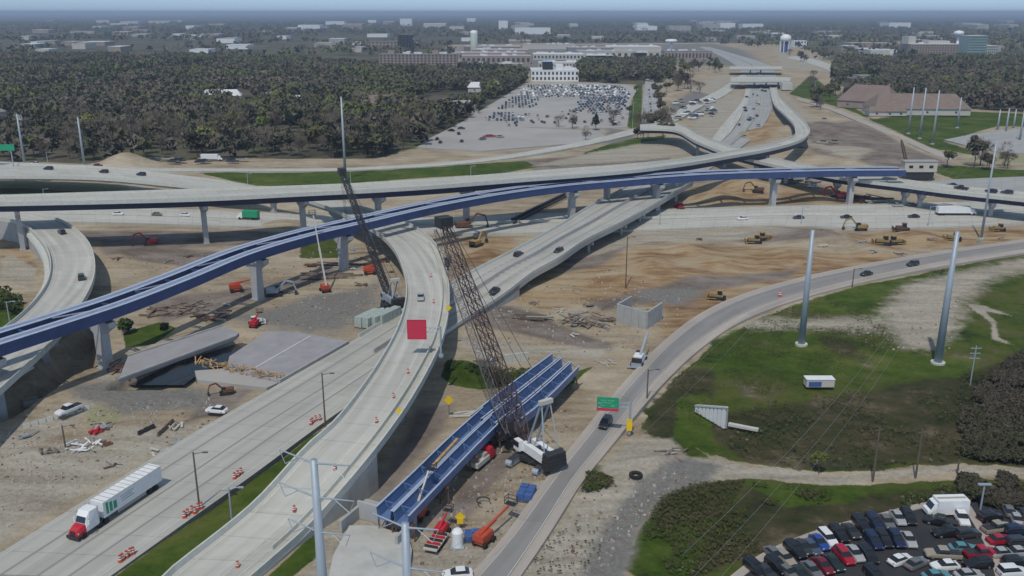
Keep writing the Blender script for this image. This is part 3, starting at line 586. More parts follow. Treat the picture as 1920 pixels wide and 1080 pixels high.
# curved concrete ramp
def rz_(y): return max(0.15, min(8.0, (1010-y)/150*6.2)) if y > 800 else 8.0
rmL = [(300, 1095), (320, 1075), (475, 950), (575, 842), (625, 798), (685, 722), (720, 668), (743, 625), (757, 585), (762, 547), (755, 507), (738, 470), (712, 443), (660, 412), (600, 386), (520, 363), (430, 344), (330, 331), (200, 316), (0, 309), (-80, 307)]
rmR = [(465, 1095), (490, 1073), (580, 992), (650, 915), (702, 852), (748, 790), (786, 730), (816, 673), (830, 640), (842, 580), (841, 533), (831, 490), (816, 460), (788, 434), (740, 410), (660, 386), (560, 368), (430, 359), (300, 346), (180, 336), (0, 333), (-80, 333)]
def rzz(p): return (rz_(p[1]) if p[0] > 150 and p[1] > 450 else 8.0)
ramp = Path([(x, y, rzz((x, y))) for x, y in rmL], [(x, y, rzz((x, y))) for x, y in rmR], 150)
iw = ramp.near(P(690, 880, 5)); ie = ramp.near(P(280, 330, 8))
rt = thing('curved_ramp', 'pale concrete ramp curving under the blue girders with the red sign on it', 'ramp', (ramp.C[40].x, ramp.C[40].y, 0))
mb = MB(); loft(mb, ramp, [(0, 0, 0), (1, 0, 0), (1, 0, -.4), (0, 0, -.4)]); part('deck', mb, M_conc2, rt)
for fr, sg in ((0, 1), (1, -1)):
    mb = MB(); loft(mb, ramp, [(fr, -sg*.06, -.5), (fr, -sg*.06, .95), (fr, sg*.25, .95), (fr, sg*.42, .02), (fr, sg*.1, .02), (fr, sg*.1, -.5)], uv=False); part('parapet', mb, M_para, rt)
mb = MB(); loft(mb, ramp, [(1, -2.35, .02), (1, -2.25, .85), (1, -2.05, .85), (1, -1.95, .02)], uv=False, i0=iw-8, i1=ramp.near(P(805, 445, 8))); part('inner_barrier', mb, M_para, rt)
for fr, dash in ((.1, None), (.62, None), (.80, None)): part('lane_line', strip(ramp, fr, .18, .025, dash, 0, ie), M_mark, rt)
for fr in (.2, .5, .8):
    mb = MB(); loft(mb, ramp, [(fr, -1.0, -.38), (fr, 1.0, -.38), (fr, .8, -2.1), (fr, -.8, -2.1)], uv=False, i0=iw); part('box_girder', mb, M_wall, rt)
# approach walls: panels stepping up with the ramp
for side, S_ in (('R', ramp.R), ('L', ramp.L)):
    for i in range(0, iw, 2):
        a, b_ = S_[i], S_[min(i+2, iw)]; d = (b_-a).normalized(); mb = MB()
        q = ramp.A[i]*(.1 if side == 'R' else -.1); a2, b2 = a+q+d*.04, b_+q-d*.04
        mb.add([a2-Vector((0, 0, .45)), b2-Vector((0, 0, .45)), (b2.x, b2.y, -.8), (a2.x, a2.y, -.8)]+[p-q*3 for p in (a2-Vector((0, 0, .45)), b2-Vector((0, 0, .45)), Vector((b2.x, b2.y, -.8)), Vector((a2.x, a2.y, -.8)))],
               [(0, 1, 2, 3), (4, 7, 6, 5), (0, 4, 5, 1), (1, 5, 6, 2), (2, 6, 7, 3), (3, 7, 4, 0)]); part('wall_panel', mb, M_wall, rt)
a, b_ = ramp.L[iw], ramp.R[iw]; mb = MB(); mb.add([(a.x, a.y, a.z-.4), (b_.x, b_.y, b_.z-.4), (b_.x, b_.y, -.8), (a.x, a.y, -.8)], [(0, 1, 2, 3)]); part('abutment', mb, M_wall, rt)
for q in ((775, 790), (800, 700), (815, 590), (800, 510), (745, 440), (600, 410), (480, 385), (360, 362)):
    i = ramp.near(P(*q, )) if q[1] > 430 else ramp.near(P(q[0], q[1]-18, 8)); c = ramp.C[i]
    part('pier', pier_mb(Vector((c.x, c.y, 0)), c.z-2.1, 7.5, ramp.A[i], (2.2, 1.5)), M_pier, rt)

# left curved ramp with retaining wall
lrL = [(-120, 412), (-40, 408), (10, 413), (45, 424), (70, 445), (88, 470), (95, 500), (88, 535), (62, 572), (20, 610), (-60, 665), (-150, 720)]
lrR = [(-120, 395), (-40, 392), (40, 398), (105, 412), (140, 431), (166, 457), (178, 490), (176, 527), (160, 563), (118, 625), (72, 671), (0, 737), (-100, 830)]
lr = Path([(x, y, 7.0) for x, y in lrL], [(x, y, 7.0) for x, y in lrR], 90)
lt = flyover('loop_ramp', 'grey concrete ramp bending round at the western edge below the first blue span', lr, None, M_wall, 1.4, 3, 1.6, piers=((140, 545), (100, 660), (20, 760), (185, 500)), lines=((.12, None), (.88, None)), thick=.5, cat='ramp')
i0 = lr.near(P(60, 430, 7)); 
mb = MB(); loft(mb, lr, [(0, -.35, -.5), (0, -.1, -.5), (0, -.1, -7.6), (0, -.35, -7.6)], uv=False, i0=0, i1=lr.near(P(20, 640, 7))); part('retaining_wall', mb, M_wall, lt)
mb = MB(); loft(mb, lr, [(0, -2.2, -1.2), (0, -1.9, -.2), (0, -.4, -.2), (0, -.4, -1.2)], uv=False, i0=lr.near(P(60, 430, 7)), i1=lr.near(P(10, 640, 7))); part('side_kerb', mb, M_para, lt)
for k, (x0, y0, x1, y1) in enumerate(((-60, 720, 52, 665), (-60, 690, 100, 640), (-60, 760, 60, 688))):
    mb = MB(); mb.beam(P(x0, y0, 5.4-k*.3), P(x1, y1, 5.4-k*.3), 1.1, .5)
    tag(part('guard_beam', mb, M_para, lt))

# back flyover
bfT = [(-90, 372), (0, 370), (378, 358), (560, 352), (700, 346), (800, 340), (980, 326), (1100, 317), (1200, 309), (1289, 299), (1378, 284), (1443, 272), (1487, 257), (1491, 245), (1487, 234), (1470, 216), (1452, 198), (1446, 180), (1443, 160)]
bfB = [(-90, 385), (0, 384), (378, 375), (560, 366), (700, 359), (800, 353), (980, 339), (1100, 330), (1200, 321), (1289, 309), (1366, 296), (1452, 280), (1502, 265), (1517, 252), (1515, 238), (1496, 216), (1476, 198), (1460, 180), (1456, 160)]
def bz(x, y): return 17.0 if (x < 1200 and y > 300) else (17.0-5.0*min(1, max(0, (x-1200)/300)) if y > 252 else max(1.0, 12.0-(252-y)/80*11))
bf = Path([(x, y, bz(x, y)) for x, y in bfT], [(x, y, bz(x, y)) for x, y in bfB], 140)
flyover('girder_flyover', 'long thin flyover with dark navy girders passing behind the blue span and hooking north', bf, None, M_navy, 2.3, 3, 1.8,
        piers=((118, 412), (378, 460), (568, 430), (718, 425), (898, 430), (1117, 392), (1285, 378), (1392, 325)), lines=((.2, None), (.8, None)), thick=.5)
# second flyover crossing beneath it
sfT = [(1200, 236), (1262, 233), (1318, 257), (1384, 280), (1440, 295), (1511, 312), (1600, 328), (1690, 339), (1765, 349), (1940, 366), (2050, 376)]
sfB = [(1200, 243), (1256, 245), (1306, 268), (1366, 291), (1425, 306), (1500, 322), (1590, 338), (1690, 350), (1765, 360), (1940, 379), (2050, 391)]
sf = Path([(x, y, 9.0) for x, y in sfT], [(x, y, 9.0) for x, y in sfB], 90)
flyover('crossing_flyover', 'lower concrete flyover slanting down under the hooked navy flyover towards the east edge', sf, None, M_navy, 2.0, 3, 1.8,
        piers=((1285, 290), (1340, 312), (1400, 330), (1480, 345), (1580, 365), (1725, 390), (1860, 400), (1700, 385)), thick=.5)
# north overpasses
for k, (py, pw, x0, x1, lab) in enumerate(((150, 7, 1384, 1468, 'near concrete overpass crossing the distant freeway, dark gap beneath it'), (128, 4, 1382, 1452, 'far thin overpass crossing the distant freeway behind the nearer one'))):
    op = Path([(x0-14, py-pw/2, 7.5), (x1+14, py-pw/2, 7.5)], [(x0-14, py+pw/2, 7.5), (x1+14, py+pw/2, 7.5)], 6)
    flyover('overpass', lab, op, None, M_conc if k else M_wall, 1.1, 3, 1.5, piers=((x0+25, py+10), ((x0+x1)/2, py+10), (x1-20, py+10)), deckm=M_conc2)
tw = MB(); a_ = P(1476, 170); tw.box((a_.x, a_.y+4, 4.5), (11, 8, 7)); tg = tw.mesh('abutment_wall', M_para); tag(link('abutment_wall', tg), 'bright pale abutment wall at the east end of the near overpass', 'wall')

# ------------------------------------------------------------------ the blue girder viaduct (no deck yet)
blE = [(-190, 742), (-60, 693), (0, 671), (120, 631), (240, 590), (360, 542), (480, 491), (590, 457), (700, 430), (790, 408), (860, 393), (960, 375), (1063, 361), (1160, 352), (1240, 345), (1330, 339), (1440, 335), (1570, 332), (1698, 331)]
e = crom([P(x, y, 12.2) for x, y in blE], 150)
blp = Path.__new__(Path); blp.L = []; blp.R = []
for i in range(150):
    t = e[min(i+1, 149)]-e[max(i-1, 0)]; t.z = 0; t.normalize(); nr = Vector((-t.y, t.x, 0)); q = Vector((e[i].x, e[i].y, 15.0)); blp.R.append(q); blp.L.append(q+nr*9.6)
blp.fin()
bt = thing('girder_viaduct', 'long undecked viaduct of twin blue box girders sweeping across the middle on tall piers', 'bridge', (blp.C[70].x, blp.C[70].y, 0))
BW = 3.1
for fr, s0 in ((0, 0.0), (1, -BW)):
    mb = MB(); loft(mb, blp, [(fr, s0+.02, -.06), (fr, s0+BW-.02, -.06), (fr, s0+BW-.35, -2.8), (fr, s0+.35, -2.8)], uv=False); g = part('box_girder', mb, M_blue, bt)
    for k in ((0, 1) if True else ()):
        o_ = s0-.12 if k == 0 else s0+BW-.83
        mb = MB(); loft(mb, blp, [(fr, o_, .0), (fr, o_+.95, .0), (fr, o_+.95, -.07), (fr, o_, -.07)], uv=False); link('top_flange', mb.mesh('top_flange', M_flange, tuple(bt.location)), g)
    mb = MB(); loft(mb, blp, [(fr, s0+.85, -.035), (fr, s0+BW-.85, -.035)], closed=False, uv=False); link('top_plate', mb.mesh('top_plate', M_topp, tuple(bt.location)), g)
    # web stiffeners
    mb = MB()
    for i in range(2, 149):
        p = blp.pt(i, fr, s0+(BW-.12 if s0 < 0 else .12), -.2); q = blp.pt(i, fr, s0+(BW-.42 if s0 < 0 else .42), -2.7); mb.beam(p, q, .12, .16)
    link('stiffeners', mb.mesh('stiffeners', M_blue, tuple(bt.location)), g)['kind'] = 'stuff'
for i in range(3, 148, 4):
    mb = MB(); a, b_ = blp.pt(i, 0, BW-.1, -.5), blp.pt(i, 1, -BW+.1, -.5); c, d = blp.pt(i, 0, BW-.4, -2.4), blp.pt(i, 1, -BW+.4, -2.4)
    mb.beam(a, b_, .3); mb.beam(c, d, .25); mb.beam(a, d, .2); mb.beam(b_, c, .2); part('cross_frame', mb, M_blue, bt)
for i in range(5, 145, 9):
    mb = MB(); a, b_ = blp.pt(i, 0, BW, -.25), blp.pt(i+3, 1, -BW, -.25); mb.beam(a, b_, .22); part('bracing', mb, M_flange, bt)
for q in ((20, 770), (190, 683), (495, 560), (664, 512), (1070, 412), (1263, 408), (1455, 386), (1597, 383), (870, 440)):
    i = blp.near(P(*q)); c = blp.C[i]
    if q == (870, 440): continue
    p_ = part('pier', pier_mb(Vector((c.x, c.y, 0)), 11.5, 8.6, blp.A[i], (2.9, 2.0)), M_pier, bt)
    mb = MB()
    for fr, s0 in ((0, BW/2), (1, -BW/2)):
        w = blp.pt(i, fr, s0, -3.15); mb.box(w, (1.2, 1.2, .7))
    link('bearing', mb.mesh('bearing', M_dark, tuple(bt.location)), p_)
# site trailer at the end of the viaduct
c = P(1720, 336, 0); tr = thing('site_office', 'small cream and grey site cabin at the eastern tip of the blue viaduct', 'cabin', (c.x, c.y, 0))
mb = MB(); mb.box((0, 0, 6.5), (16, 5, 5.0)); lpart('wall', mb, M_cream, tr); mb = MB(); mb.box((0, 0, 9.2), (17, 5.6, .4)); lpart('roof', mb, M_flot, tr); mb = MB(); mb.box((0, 0, 2.0), (14, 4, 4)); lpart('base', mb, M_dark, tr)
for dx in (-5, 0, 5): mb = MB(); mb.box((dx, -2.53, 6.6), (2.0, .1, 1.4)); lpart('window', mb, M_glass, tr)

# ------------------------------------------------------------------ girder spans laid out in the middle
def tub_span(name, label, Lp, Rp, n_tub, z, depth, nfr, shores):
    pth = Path([(x, y, z) for x, y in Lp], [(x, y, z) for x, y in Rp], 34)
    t = thing(name, label, 'girders', (pth.C[16].x, pth.C[16].y, 0)); W_ = (pth.L[16]-pth.R[16]).length; w = W_/n_tub
    for k in range(n_tub):
        fa, fb = k/n_tub+.03, (k+1)/n_tub-.03
        mb = MB(); loft(mb, pth, [(fa, 0, 0), (fa, .3, -depth), (fb, -.3, -depth), (fb, 0, 0), (fb, -.05, 0), (fb, -.35, -depth+.06), (fa, .35, -depth+.06), (fa, .05, 0)], uv=False); g = part('tub_girder', mb, M_bright, t)
        for f in (fa, fb):
            mb = MB(); loft(mb, pth, [(f, -.17, .05), (f, .17, .05), (f, .17, 0), (f, -.17, 0)], uv=False); link('top_flange', mb.mesh('top_flange', M_flange, tuple(t.location)), g)
        for i in range(2, 33, 5):
            mb = MB(); a, b_ = pth.pt(i, fa, .1, -.15), pth.pt(i, fb, -.1, -.15); mb.beam(a, b_, .12); m_ = (a+b_)/2-Vector((0, 0, depth-.2)); mb.beam(a, m_, .1); mb.beam(b_, m_, .1); link('internal_frame', mb.mesh('internal_frame', M_bright, tuple(t.location)), g)
    for i in nfr:
        mb = MB()
        for k in range(n_tub-1 if n_tub > 1 else 0):
            f1, f2 = (k+1)/n_tub-.03, (k+1)/n_tub+.03; mb.beam(pth.pt(i, f1, 0, -.4), pth.pt(i, f2, 0, -.4), .2); mb.beam(pth.pt(i, f1, 0, -depth+.3), pth.pt(i, f2, 0, -depth+.3), .2)
        part('cross_frame', mb, M_bright, t)
    for i in shores:
        mb = MB()
        for fr in (.1, .5, .9):
            a = pth.pt(i, fr, 0, -depth); 
            for dx in (-.7, .7): mb.beam((a.x+dx, a.y, hz(a)-.2), (a.x+dx, a.y, a.z), .25)
            mb.beam((a.x-.7, a.y, hz(a)+.3), (a.x+.7, a.y, a.z-.3), .12)
        a, b_ = pth.pt(i, 0, 0, -depth-.2), pth.pt(i, 1, 0, -depth-.2); mb.beam(a, b_, .5, .4); part('shoring_frame', mb, M_rust, t)
    return pth
spA = tub_span('girder_span', 'curved blue tub girders running from the pale concrete pad up to the crane boom', [(703, 950), (765, 892), (840, 820), (905, 762)], [(768, 968), (825, 908), (888, 842), (938, 792)], 2, 4.6, 2.0, (1, 9, 17, 25, 32), (1, 12, 23, 32))
spB = tub_span('girder_span', 'set of three wide blue tub girders behind the big white crane, open ends pointing away', [(880, 778), (925, 742), (965, 712), (1034, 662)], [(955, 802), (1000, 770), (1040, 735), (1088, 686)], 3, 4.4, 2.1, (2, 10, 18, 26, 31), (2, 16, 31))
mb = MB(); mb.beam(P(812, 873, 5.0), P(858, 823, 5.0), .5, .4); tag(link('timber_beam', mb.mesh('timber_beam', M_timber)), 'pale timber beam lying along the top of the curved blue tub girders', 'beam')
# abutment beneath their near end and the pale pad before it
c0, c1 = P(697, 958, 0), P(772, 978, 0); d = (c1-c0).normalized(); nrm = Vector((-d.y, d.x, 0))
at_ = thing('bridge_abutment', 'concrete bridge seat under the near end of the curved blue girders', 'abutment', tuple((c0+c1)/2))
mb = MB(); m_ = (c0+c1)/2-nrm*.8; mb.box((m_.x, m_.y, .6), ((c1-c0).length+2, 1.6, 3.0), math.atan2(d.y, d.x)); part('seat_wall', mb, M_wall, at_)
mb = MB(); m_ = m_-nrm*.9; mb.box((m_.x, m_.y, .9), ((c1-c0).length+3, .5, 3.2), math.atan2(d.y, d.x)); part('back_wall', mb, M_pier, at_)
for s in (-1, 1):
    q = m_+d*s*((c1-c0).length/2+1.4)-nrm*2.6; mb = MB(); mb.box((q.x, q.y, .3), (.5, 5.2, 2.6), math.atan2(d.y, d.x)); part('wing_wall', mb, M_wall, at_)
patch('concrete_pad', [(612, 1100), (625, 1040), (655, 985), (700, 985), (765, 1003), (772, 1030), (765, 1100)], M_padc, .15)
mb = MB(); w_ = [P(x, y, .0) for x, y in [(672, 888), (702, 862), (704, 872), (690, 905), (642, 950), (628, 945)]]

# old bridge decks being demolished, middle left
def slab(name, label, top, z, th, m, cat='bridge deck', side=None):
    t = thing(name, label, cat, tuple(P(*top[0]))); w = [P(x, y, z) for x, y in top]; mb = MB(); mb.poly(w, z-th, z); part('deck', mb, m, t); return t, w
t1, w1 = slab('old_bridge_deck', 'narrow grey old bridge deck spanning the dark water pit', [(240, 668), (372, 622), (418, 611), (448, 624), (440, 632), (330, 672), (222, 712)], 2.6, .9, M_membr)
for k, (a, b_) in enumerate(((w1[6], w1[4]), (w1[0], w1[2]))):
    mb = MB(); mb.beam(a+Vector((0, 0, .15)), b_+Vector((0, 0, .15)), .4, .4); part('parapet', mb, M_wall, t1)
for fr in (.2, .5, .8):
    mb = MB(); a, b_ = w1[6].lerp(w1[0], fr), w1[4].lerp(w1[2], fr); mb.beam(a-Vector((0, 0, 1.3)), b_-Vector((0, 0, 1.3)), .5, .8); part('girder', mb, M_rust, t1)
t2, w2 = slab('old_bridge_deck', 'wide bluish grey deck being stripped beside the highway, a pale seam along it', [(430, 668), (500, 622), (560, 623), (655, 640), (525, 716), (425, 690)], .45, 1.4, M_membr)
mb = MB(); mb.beam(P(478, 690, .5), P(582, 630, .5), .5, .12); part('seam', mb, M_para, t2)
mb = MB(); mb.beam(P(524, 714, .6), P(652, 641, .6), .4, .5); part('parapet', mb, M_wall, t2)
for k in range(9):
    a = P(372+k*18, 682+k*3.2, .4); mb = MB(); rr = random.Random(k)
    for j in range(9):
        mb.beam(a+Vector((rr.uniform(-2, 2), rr.uniform(-1.5, 1.5), rr.uniform(-.3, 1.5))), a+Vector((rr.uniform(-2, 2), rr.uniform(-1.5, 1.5), rr.uniform(-.3, 1.5))), .22, .12)
    tag(link('formwork_heap', mb.mesh('formwork_heap', M_timber)), 'tangled heap of yellow formwork timber, number %s along the stripped deck from the pit' % ('first second third fourth fifth sixth seventh eighth ninth'.split()[k]), 'timber heap', 'timber heaps by the stripped bridge deck')['kind'] = 'stuff'
mb = MB(); w_ = [P(x, y, .12) for x, y in [(365, 695), (425, 690), (525, 716), (500, 727), (370, 712)]]; mb.poly(w_, -1.2, .12); tag(link('concrete_apron', mb.mesh('concrete_apron', M_flot)), 'broken pale concrete apron in front of the stripped deck', 'slab')
# concrete box abutment (U-shaped walls)
bx = thing('wing_wall_box', 'open three sided concrete abutment standing alone in the brown dirt', 'abutment', tuple(P(1200, 606)))
def wall_panels(t, a, b_, h0, h1, th, n, m=M_wall, nm='wall_panel', z0=-1.4):
    for k in range(n):
        p, q = a.lerp(b_, k/n), a.lerp(b_, (k+1)/n); d = (q-p).normalized(); nn = Vector((-d.y, d.x, 0))*th/2; p = p+d*.03; q = q-d*.03
        zp, zq = h0+(h1-h0)*k/n, h0+(h1-h0)*(k+1)/n; mb = MB()
        vs = [(v.x, v.y, z) for v, z in ((p-nn, z0), (q-nn, z0), (q-nn, zq), (p-nn, zp), (p+nn, z0), (q+nn, z0), (q+nn, zq), (p+nn, zp))]
        mb.add(vs, [(0, 1, 2, 3), (4, 7, 6, 5), (0, 4, 5, 1), (1, 5, 6, 2), (2, 6, 7, 3), (3, 7, 4, 0)]); part(nm, mb, m, t)
A_, B_, C_, D_ = P(1157, 600), P(1212, 614), P(1240, 596), P(1183, 583)
wall_panels(bx, A_, B_, 4.6, 4.3, .5, 4); wall_panels(bx, B_, C_, 4.3, 4.5, .5, 3); wall_panels(bx, A_, D_, 4.6, 4.4, .5, 3)
# white ribbed wall in the grass
rw = thing('ribbed_wall', 'white ribbed retaining wall set in the grassy bank', 'wall', tuple(P(1340, 790)))
A_, B_ = P(1304, 768), P(1360, 801)
for k in range(8):
    p, q = A_.lerp(B_, (k+.06)/8), A_.lerp(B_, (k+.8)/8); zt = zat((p.y+q.y)/2, 761+k*.6); d = (q-p).normalized(); mb = MB(); mb.box(((p.x+q.x)/2, (p.y+q.y)/2, zt/2-.2), ((q-p).length, .4, zt+.4), math.atan2(d.y, d.x)); part('rib_panel', mb, M_white, rw)
    p, q = A_.lerp(B_, (k+.8)/8), A_.lerp(B_, (k+1.06)/8); nn = Vector((-d.y, d.x, 0))*.22; mb = MB(); mb.box(((p.x+q.x)/2+nn.x, (p.y+q.y)/2+nn.y, zt/2-.2), ((q-p).length, .3, zt+.3), math.atan2(d.y, d.x)); part('recess_panel', mb, M_wall, rw)
mb = MB(); mb.beam(P(1304, 768)+Vector((0, 0, zat(A_.y, 760))), B_+Vector((0, 0, zat(B_.y, 764))), .7, .3); part('cap', mb, M_para, rw)
mb = MB(); mb.beam(P(1366, 795, .4), P(1422, 806, .4), .9, .5); tag(link('concrete_kerb', mb.mesh('concrete_kerb', M_para)), 'pale concrete kerb running east from the white ribbed wall', 'kerb')
bb = thing('blue_machine', 'white and blue plant cabinet half sunk in the scrub above the ribbed wall', 'cabinet', tuple(P(1535, 722)))
mb = MB(); mb.box((0, 0, .8), (6.2, 2.2, 1.7)); lpart('body', mb, M_cream, bb); mb = MB(); mb.box((-1.2, -1.13, .7), (2.8, .1, 1.1)); lpart('panel', mb, M_bluep, bb); mb = MB(); mb.box((0, 0, 1.75), (6.4, 2.4, .15)); lpart('lid', mb, M_white, bb)

# ------------------------------------------------------------------ poles
def steel_pole(label, bx_, by_, topy, r=0.9, arms=(), group=None):
    b_ = P(bx_, by_); H = zat(b_.y, topy); t = thing('transmission_pole', label, 'pole', (b_.x, b_.y, hz(b_)), 0, group)
    mb = MB(); mb.tube((0, 0, -.5), (0, 0, H), r, r*.5, 12); lpart('shaft', mb, M_galv, t, True)
    mb = MB(); mb.tube((0, 0, -.6), (0, 0, .5), r*1.7, r*1.7, 12); lpart('footing', mb, M_para, t)
    for (z, rz, ln) in arms:
        for s in (-1, 1):
            d = Vector((math.cos(rz), math.sin(rz), 0))*s; mb = MB(); mb.tube((0, 0, H+z), d*ln+Vector((0, 0, H+z+.7)), .12, .07, 6); a_ = lpart('crossarm', mb, M_galv, t)
            mb = MB(); e_ = d*ln+Vector((0, 0, H+z+.7)); mb.tube(e_, e_-Vector((0, 0, 1.6))-d*.7, .045, .045, 5); mb.tube(e_-Vector((0, 0, 1.6))-d*.7, d*(ln-2.6)+Vector((0, 0, H+z+.3)), .05, .05, 4); link('insulator', mb.mesh('insulator', M_galv), a_)
    return t, H
wires = []
tA, hA = steel_pole('tall grey steel pole with three crossarms standing before the curved ramp', 622, 1330, 856, .8, ((-.4, R(-24), 4.6), (-4.6, R(-24), 5.0), (-9.0, R(-24), 4.2)))
tB, hB = steel_pole('tall grey steel pole with crossarms in front of the concrete bridge seat', 778, 1440, 975, .8, ((-.5, R(-24), 3.8), (-5.2, R(-24), 4.4)))
tC, hC = steel_pole('tall grey pole in the green field, the closer one to the ribbed wall', 1503, 640, 424, .92)
tD, hD = steel_pole('tall grey pole in the green field beside the pale gravel track', 1759, 676, 428, .98)
steel_pole('tall grey pole behind the navy flyover, above the second crane', 648, 335, 180, .75)
for (bx_, by_, ty, lab) in ((46, 305, 212, 'tall pale pole at the wood edge nearest the green highway sign'), (158, 308, 218, 'tall pale pole at the wood edge by the upper west freeway'), (1703, 250, 163, 'westernmost of the three tall poles in the far green field'), (1724, 259, 164, 'middle of the three tall poles in the far green field'),
        (1748, 269, 168, 'easternmost of the three tall poles in the far green field'), (1795, 237, 180, 'lone tall pole east of the three in the far green field'), (1840, 445, 262, 'tall dark grey pole rising past the east end of the cross freeway'), (1870, 243, 203, 'substation pole on the west side of the substation'), (1886, 246, 200, 'substation pole in the middle of the substation yard'), (1900, 240, 203, 'substation pole behind the others at the yard edge'), (1912, 262, 200, 'tallest substation pole on the near side of the yard')):
    steel_pole(lab, bx_, by_, ty, .75 if by_ < 400 else .5)
def lamp_post(label, bx_, by_, topy, m=None, z0=0.0, arm=1.6, rz=0.0, head=True, r=.13):
    b_ = P(bx_, by_, z0); H = zat(b_.y, topy)-z0; t = thing('lamp_post', label, 'lamp post', (b_.x, b_.y, z0+(hz(b_) if z0 == 0 else 0)), rz, 'lamp posts along the roads')
    mb = MB(); mb.tube((0, 0, -.2), (0, 0, H), r*1.4, r, 7); lpart('pole', mb, m or M_galv, t)
    if head:
        mb = MB(); mb.tube((0, 0, H-.3), (arm, 0, H), .08, .06, 5); lpart('arm', mb, m or M_galv, t); mb = MB(); mb.box((arm+.4, 0, H), (.9, .35, .18)); lpart('lamp_head', mb, m or M_galv, t)
    return t
for a in (('dark thin lamp post in the middle of the grass strip beside the highway', 610, 796, 692, M_wood), ('dark thin lamp post among the red drums beyond the semi truck', 374, 952, 838, M_wood), ('pale post in the grass strip between highway and curved ramp', 435, 977, 906, M_galv),
          ('thin brown post in the brown dirt east of the highway bridge', 1173, 537, 440, M_rust), ('dark post beside the asphalt road near the small rough terrain crane', 1213, 747, 684, M_wood), ('short post at the bend of the asphalt road under the tall pole', 1598, 536, 500, M_wood),
          ('lamp post on the cross freeway beside the white box truck', 1740, 424, 384, M_galv), ('lamp post on the cross freeway below the second pier', 1502, 420, 386, M_galv), ('lamp post on the cross freeway east of the highway bridge', 1237, 422, 396, M_galv),
          ('slim post in the far grass bank west of the second crane', 465, 350, 322, M_galv), ('slim post in the far grass bank just east of the second crane', 658, 350, 318, M_galv), ('slim post in the far grass bank near its eastern end', 883, 338, 308, M_galv), ('slim post on the straw coloured verge by the west freeway', 82, 366, 352, M_galv),
          ('lamp post on the grass east of the avenue', 1186, 240, 190, M_galv), ('lamp post on the far grass between the ramps', 1630, 225, 200, M_galv), ('post by the grass triangle near the distant freeway', 1525, 192, 150, M_galv), ('thin pole by the west construction yard', 122, 835, 792, M_wood), ('short pole in the dark bush at the far western edge', 18, 602, 560, M_galv),
          ('thin lamp post behind the west freeway traffic', 90, 308, 284, M_galv)):
    lamp_post(*a)
for lab, x, y, ty in (('wooden utility pole standing on the pale track above the car park', 1637, 898, 800), ('slim wooden utility pole further east on the pale track', 1717, 892, 805), ('short wooden pole at the east end of the pale track', 1795, 884, 862)):
    b_ = P(x, y); H = zat(b_.y, ty); t = thing('utility_pole', lab, 'pole', (b_.x, b_.y, 0)); mb = MB(); mb.tube((0, 0, -.3), (0, 0, H), .2, .13, 7); lpart('shaft', mb, M_wood, t)
    mb = MB(); mb.box((0, 0, H-.6), (1.8, .14, .14), R(20)); lpart('crossarm', mb, M_wood, t)
t = lamp_post('twin headed car park lamp at the edge of the dark bare trees', 1838, 956, 898, M_galv, arm=.01, head=False); H = zat(P(1838, 956).y, 898)
mb = MB(); mb.box((0, 0, H), (2.2, .5, .2)); lpart('lamp_head', mb, M_galv, t)
hf = thing('pole_frame', 'small pale H shaped pole with crossbars in the eastern grass', 'pole', tuple(G(1820, 716))); H = zat(P(1820, 716).y, 642)
mb = MB(); mb.tube((0, 0, -.3), (0, 0, H), .16, .12, 6); lpart('shaft', mb, M_galv, hf)
for z in (.6, 1.8, 3.0): mb = MB(); mb.box((0, 0, H-z), (2.4, .15, .15)); lpart('crossarm', mb, M_galv, hf)
# wires hanging between the poles
def wire(a, b_, sag, label):
    mb = MB(); a = Vector(a); b_ = Vector(b_); prev = a
    for k in range(1, 15):
        t = k/14; q = a.lerp(b_, t); q.z -= sag*4*t*(1-t); mb.tube(prev, q, .014, .014, 3, caps=False); prev = q
    tag(link('power_line', mb.mesh('power_line', M_galv)), label, 'cable', 'power lines strung between the tall poles')
TC, TD = P(1503, 640), P(1759, 676); TB = P(778, 1440)
for k in range(3):
    wire((TC.x, TC.y, hC-.5-k*3.2), (TB.x+3, TB.y, hB-k*4.5), 5, '%s power line from the ribbed wall pole towards the concrete bridge seat' % ('topmost', 'middle', 'lowest')[k])
    e_ = P(1840, 445); wire((TC.x, TC.y, hC-.5-k*3.2), (e_.x, e_.y, 42-k*3), 6, '%s power line from the ribbed wall pole to the dark freeway pole' % ('topmost', 'middle', 'lowest')[k])
for k in range(3):
    e_ = P(1250, 1500); wire((TD.x, TD.y, hD-.5-k*3), (e_.x, e_.y, 30-k*4), 5, '%s power line from the gravel track pole down over the drive' % ('topmost', 'middle', 'lowest')[k])
# ------------------------------------------------------------------ vehicles
def wheel_mesh(r, w, n=12):
    mb = MB(); mb.tube((0, -w/2, 0), (0, w/2, 0), r, r, n); mb.tube((0, -w/2-.01, 0), (0, w/2+.01, 0), r*.55, r*.55, 8, 1); return mb
def loft_x(mb, sts, mi=0):                 # stations: x, zlow, zhigh, half width low, half width high
    vs = [];
    for x, zl, zh, wl, wh in sts: vs += [(x, -wl, zl), (x, -wl*1.0, (zl+zh)/2), (x, -wh, zh), (x, wh, zh), (x, wl, (zl+zh)/2), (x, wl, zl)]
    fs = []; n = len(sts)
    for k in range(n-1):
        for j in range(6): fs.append((k*6+j, k*6+(j+1) % 6, (k+1)*6+(j+1) % 6, (k+1)*6+j))
    fs += [tuple(range(5, -1, -1)), tuple(range((n-1)*6, n*6))]; mb.add(vs, fs, mi)
M_lampw = mat('lamp_lens', (0.6, 0.6, 0.58), 0.2, 0.1, 2.0); M_rim = mat('wheel_rim', (0.35, 0.35, 0.36), 0.4, 0.1, 2.0, 0.5)
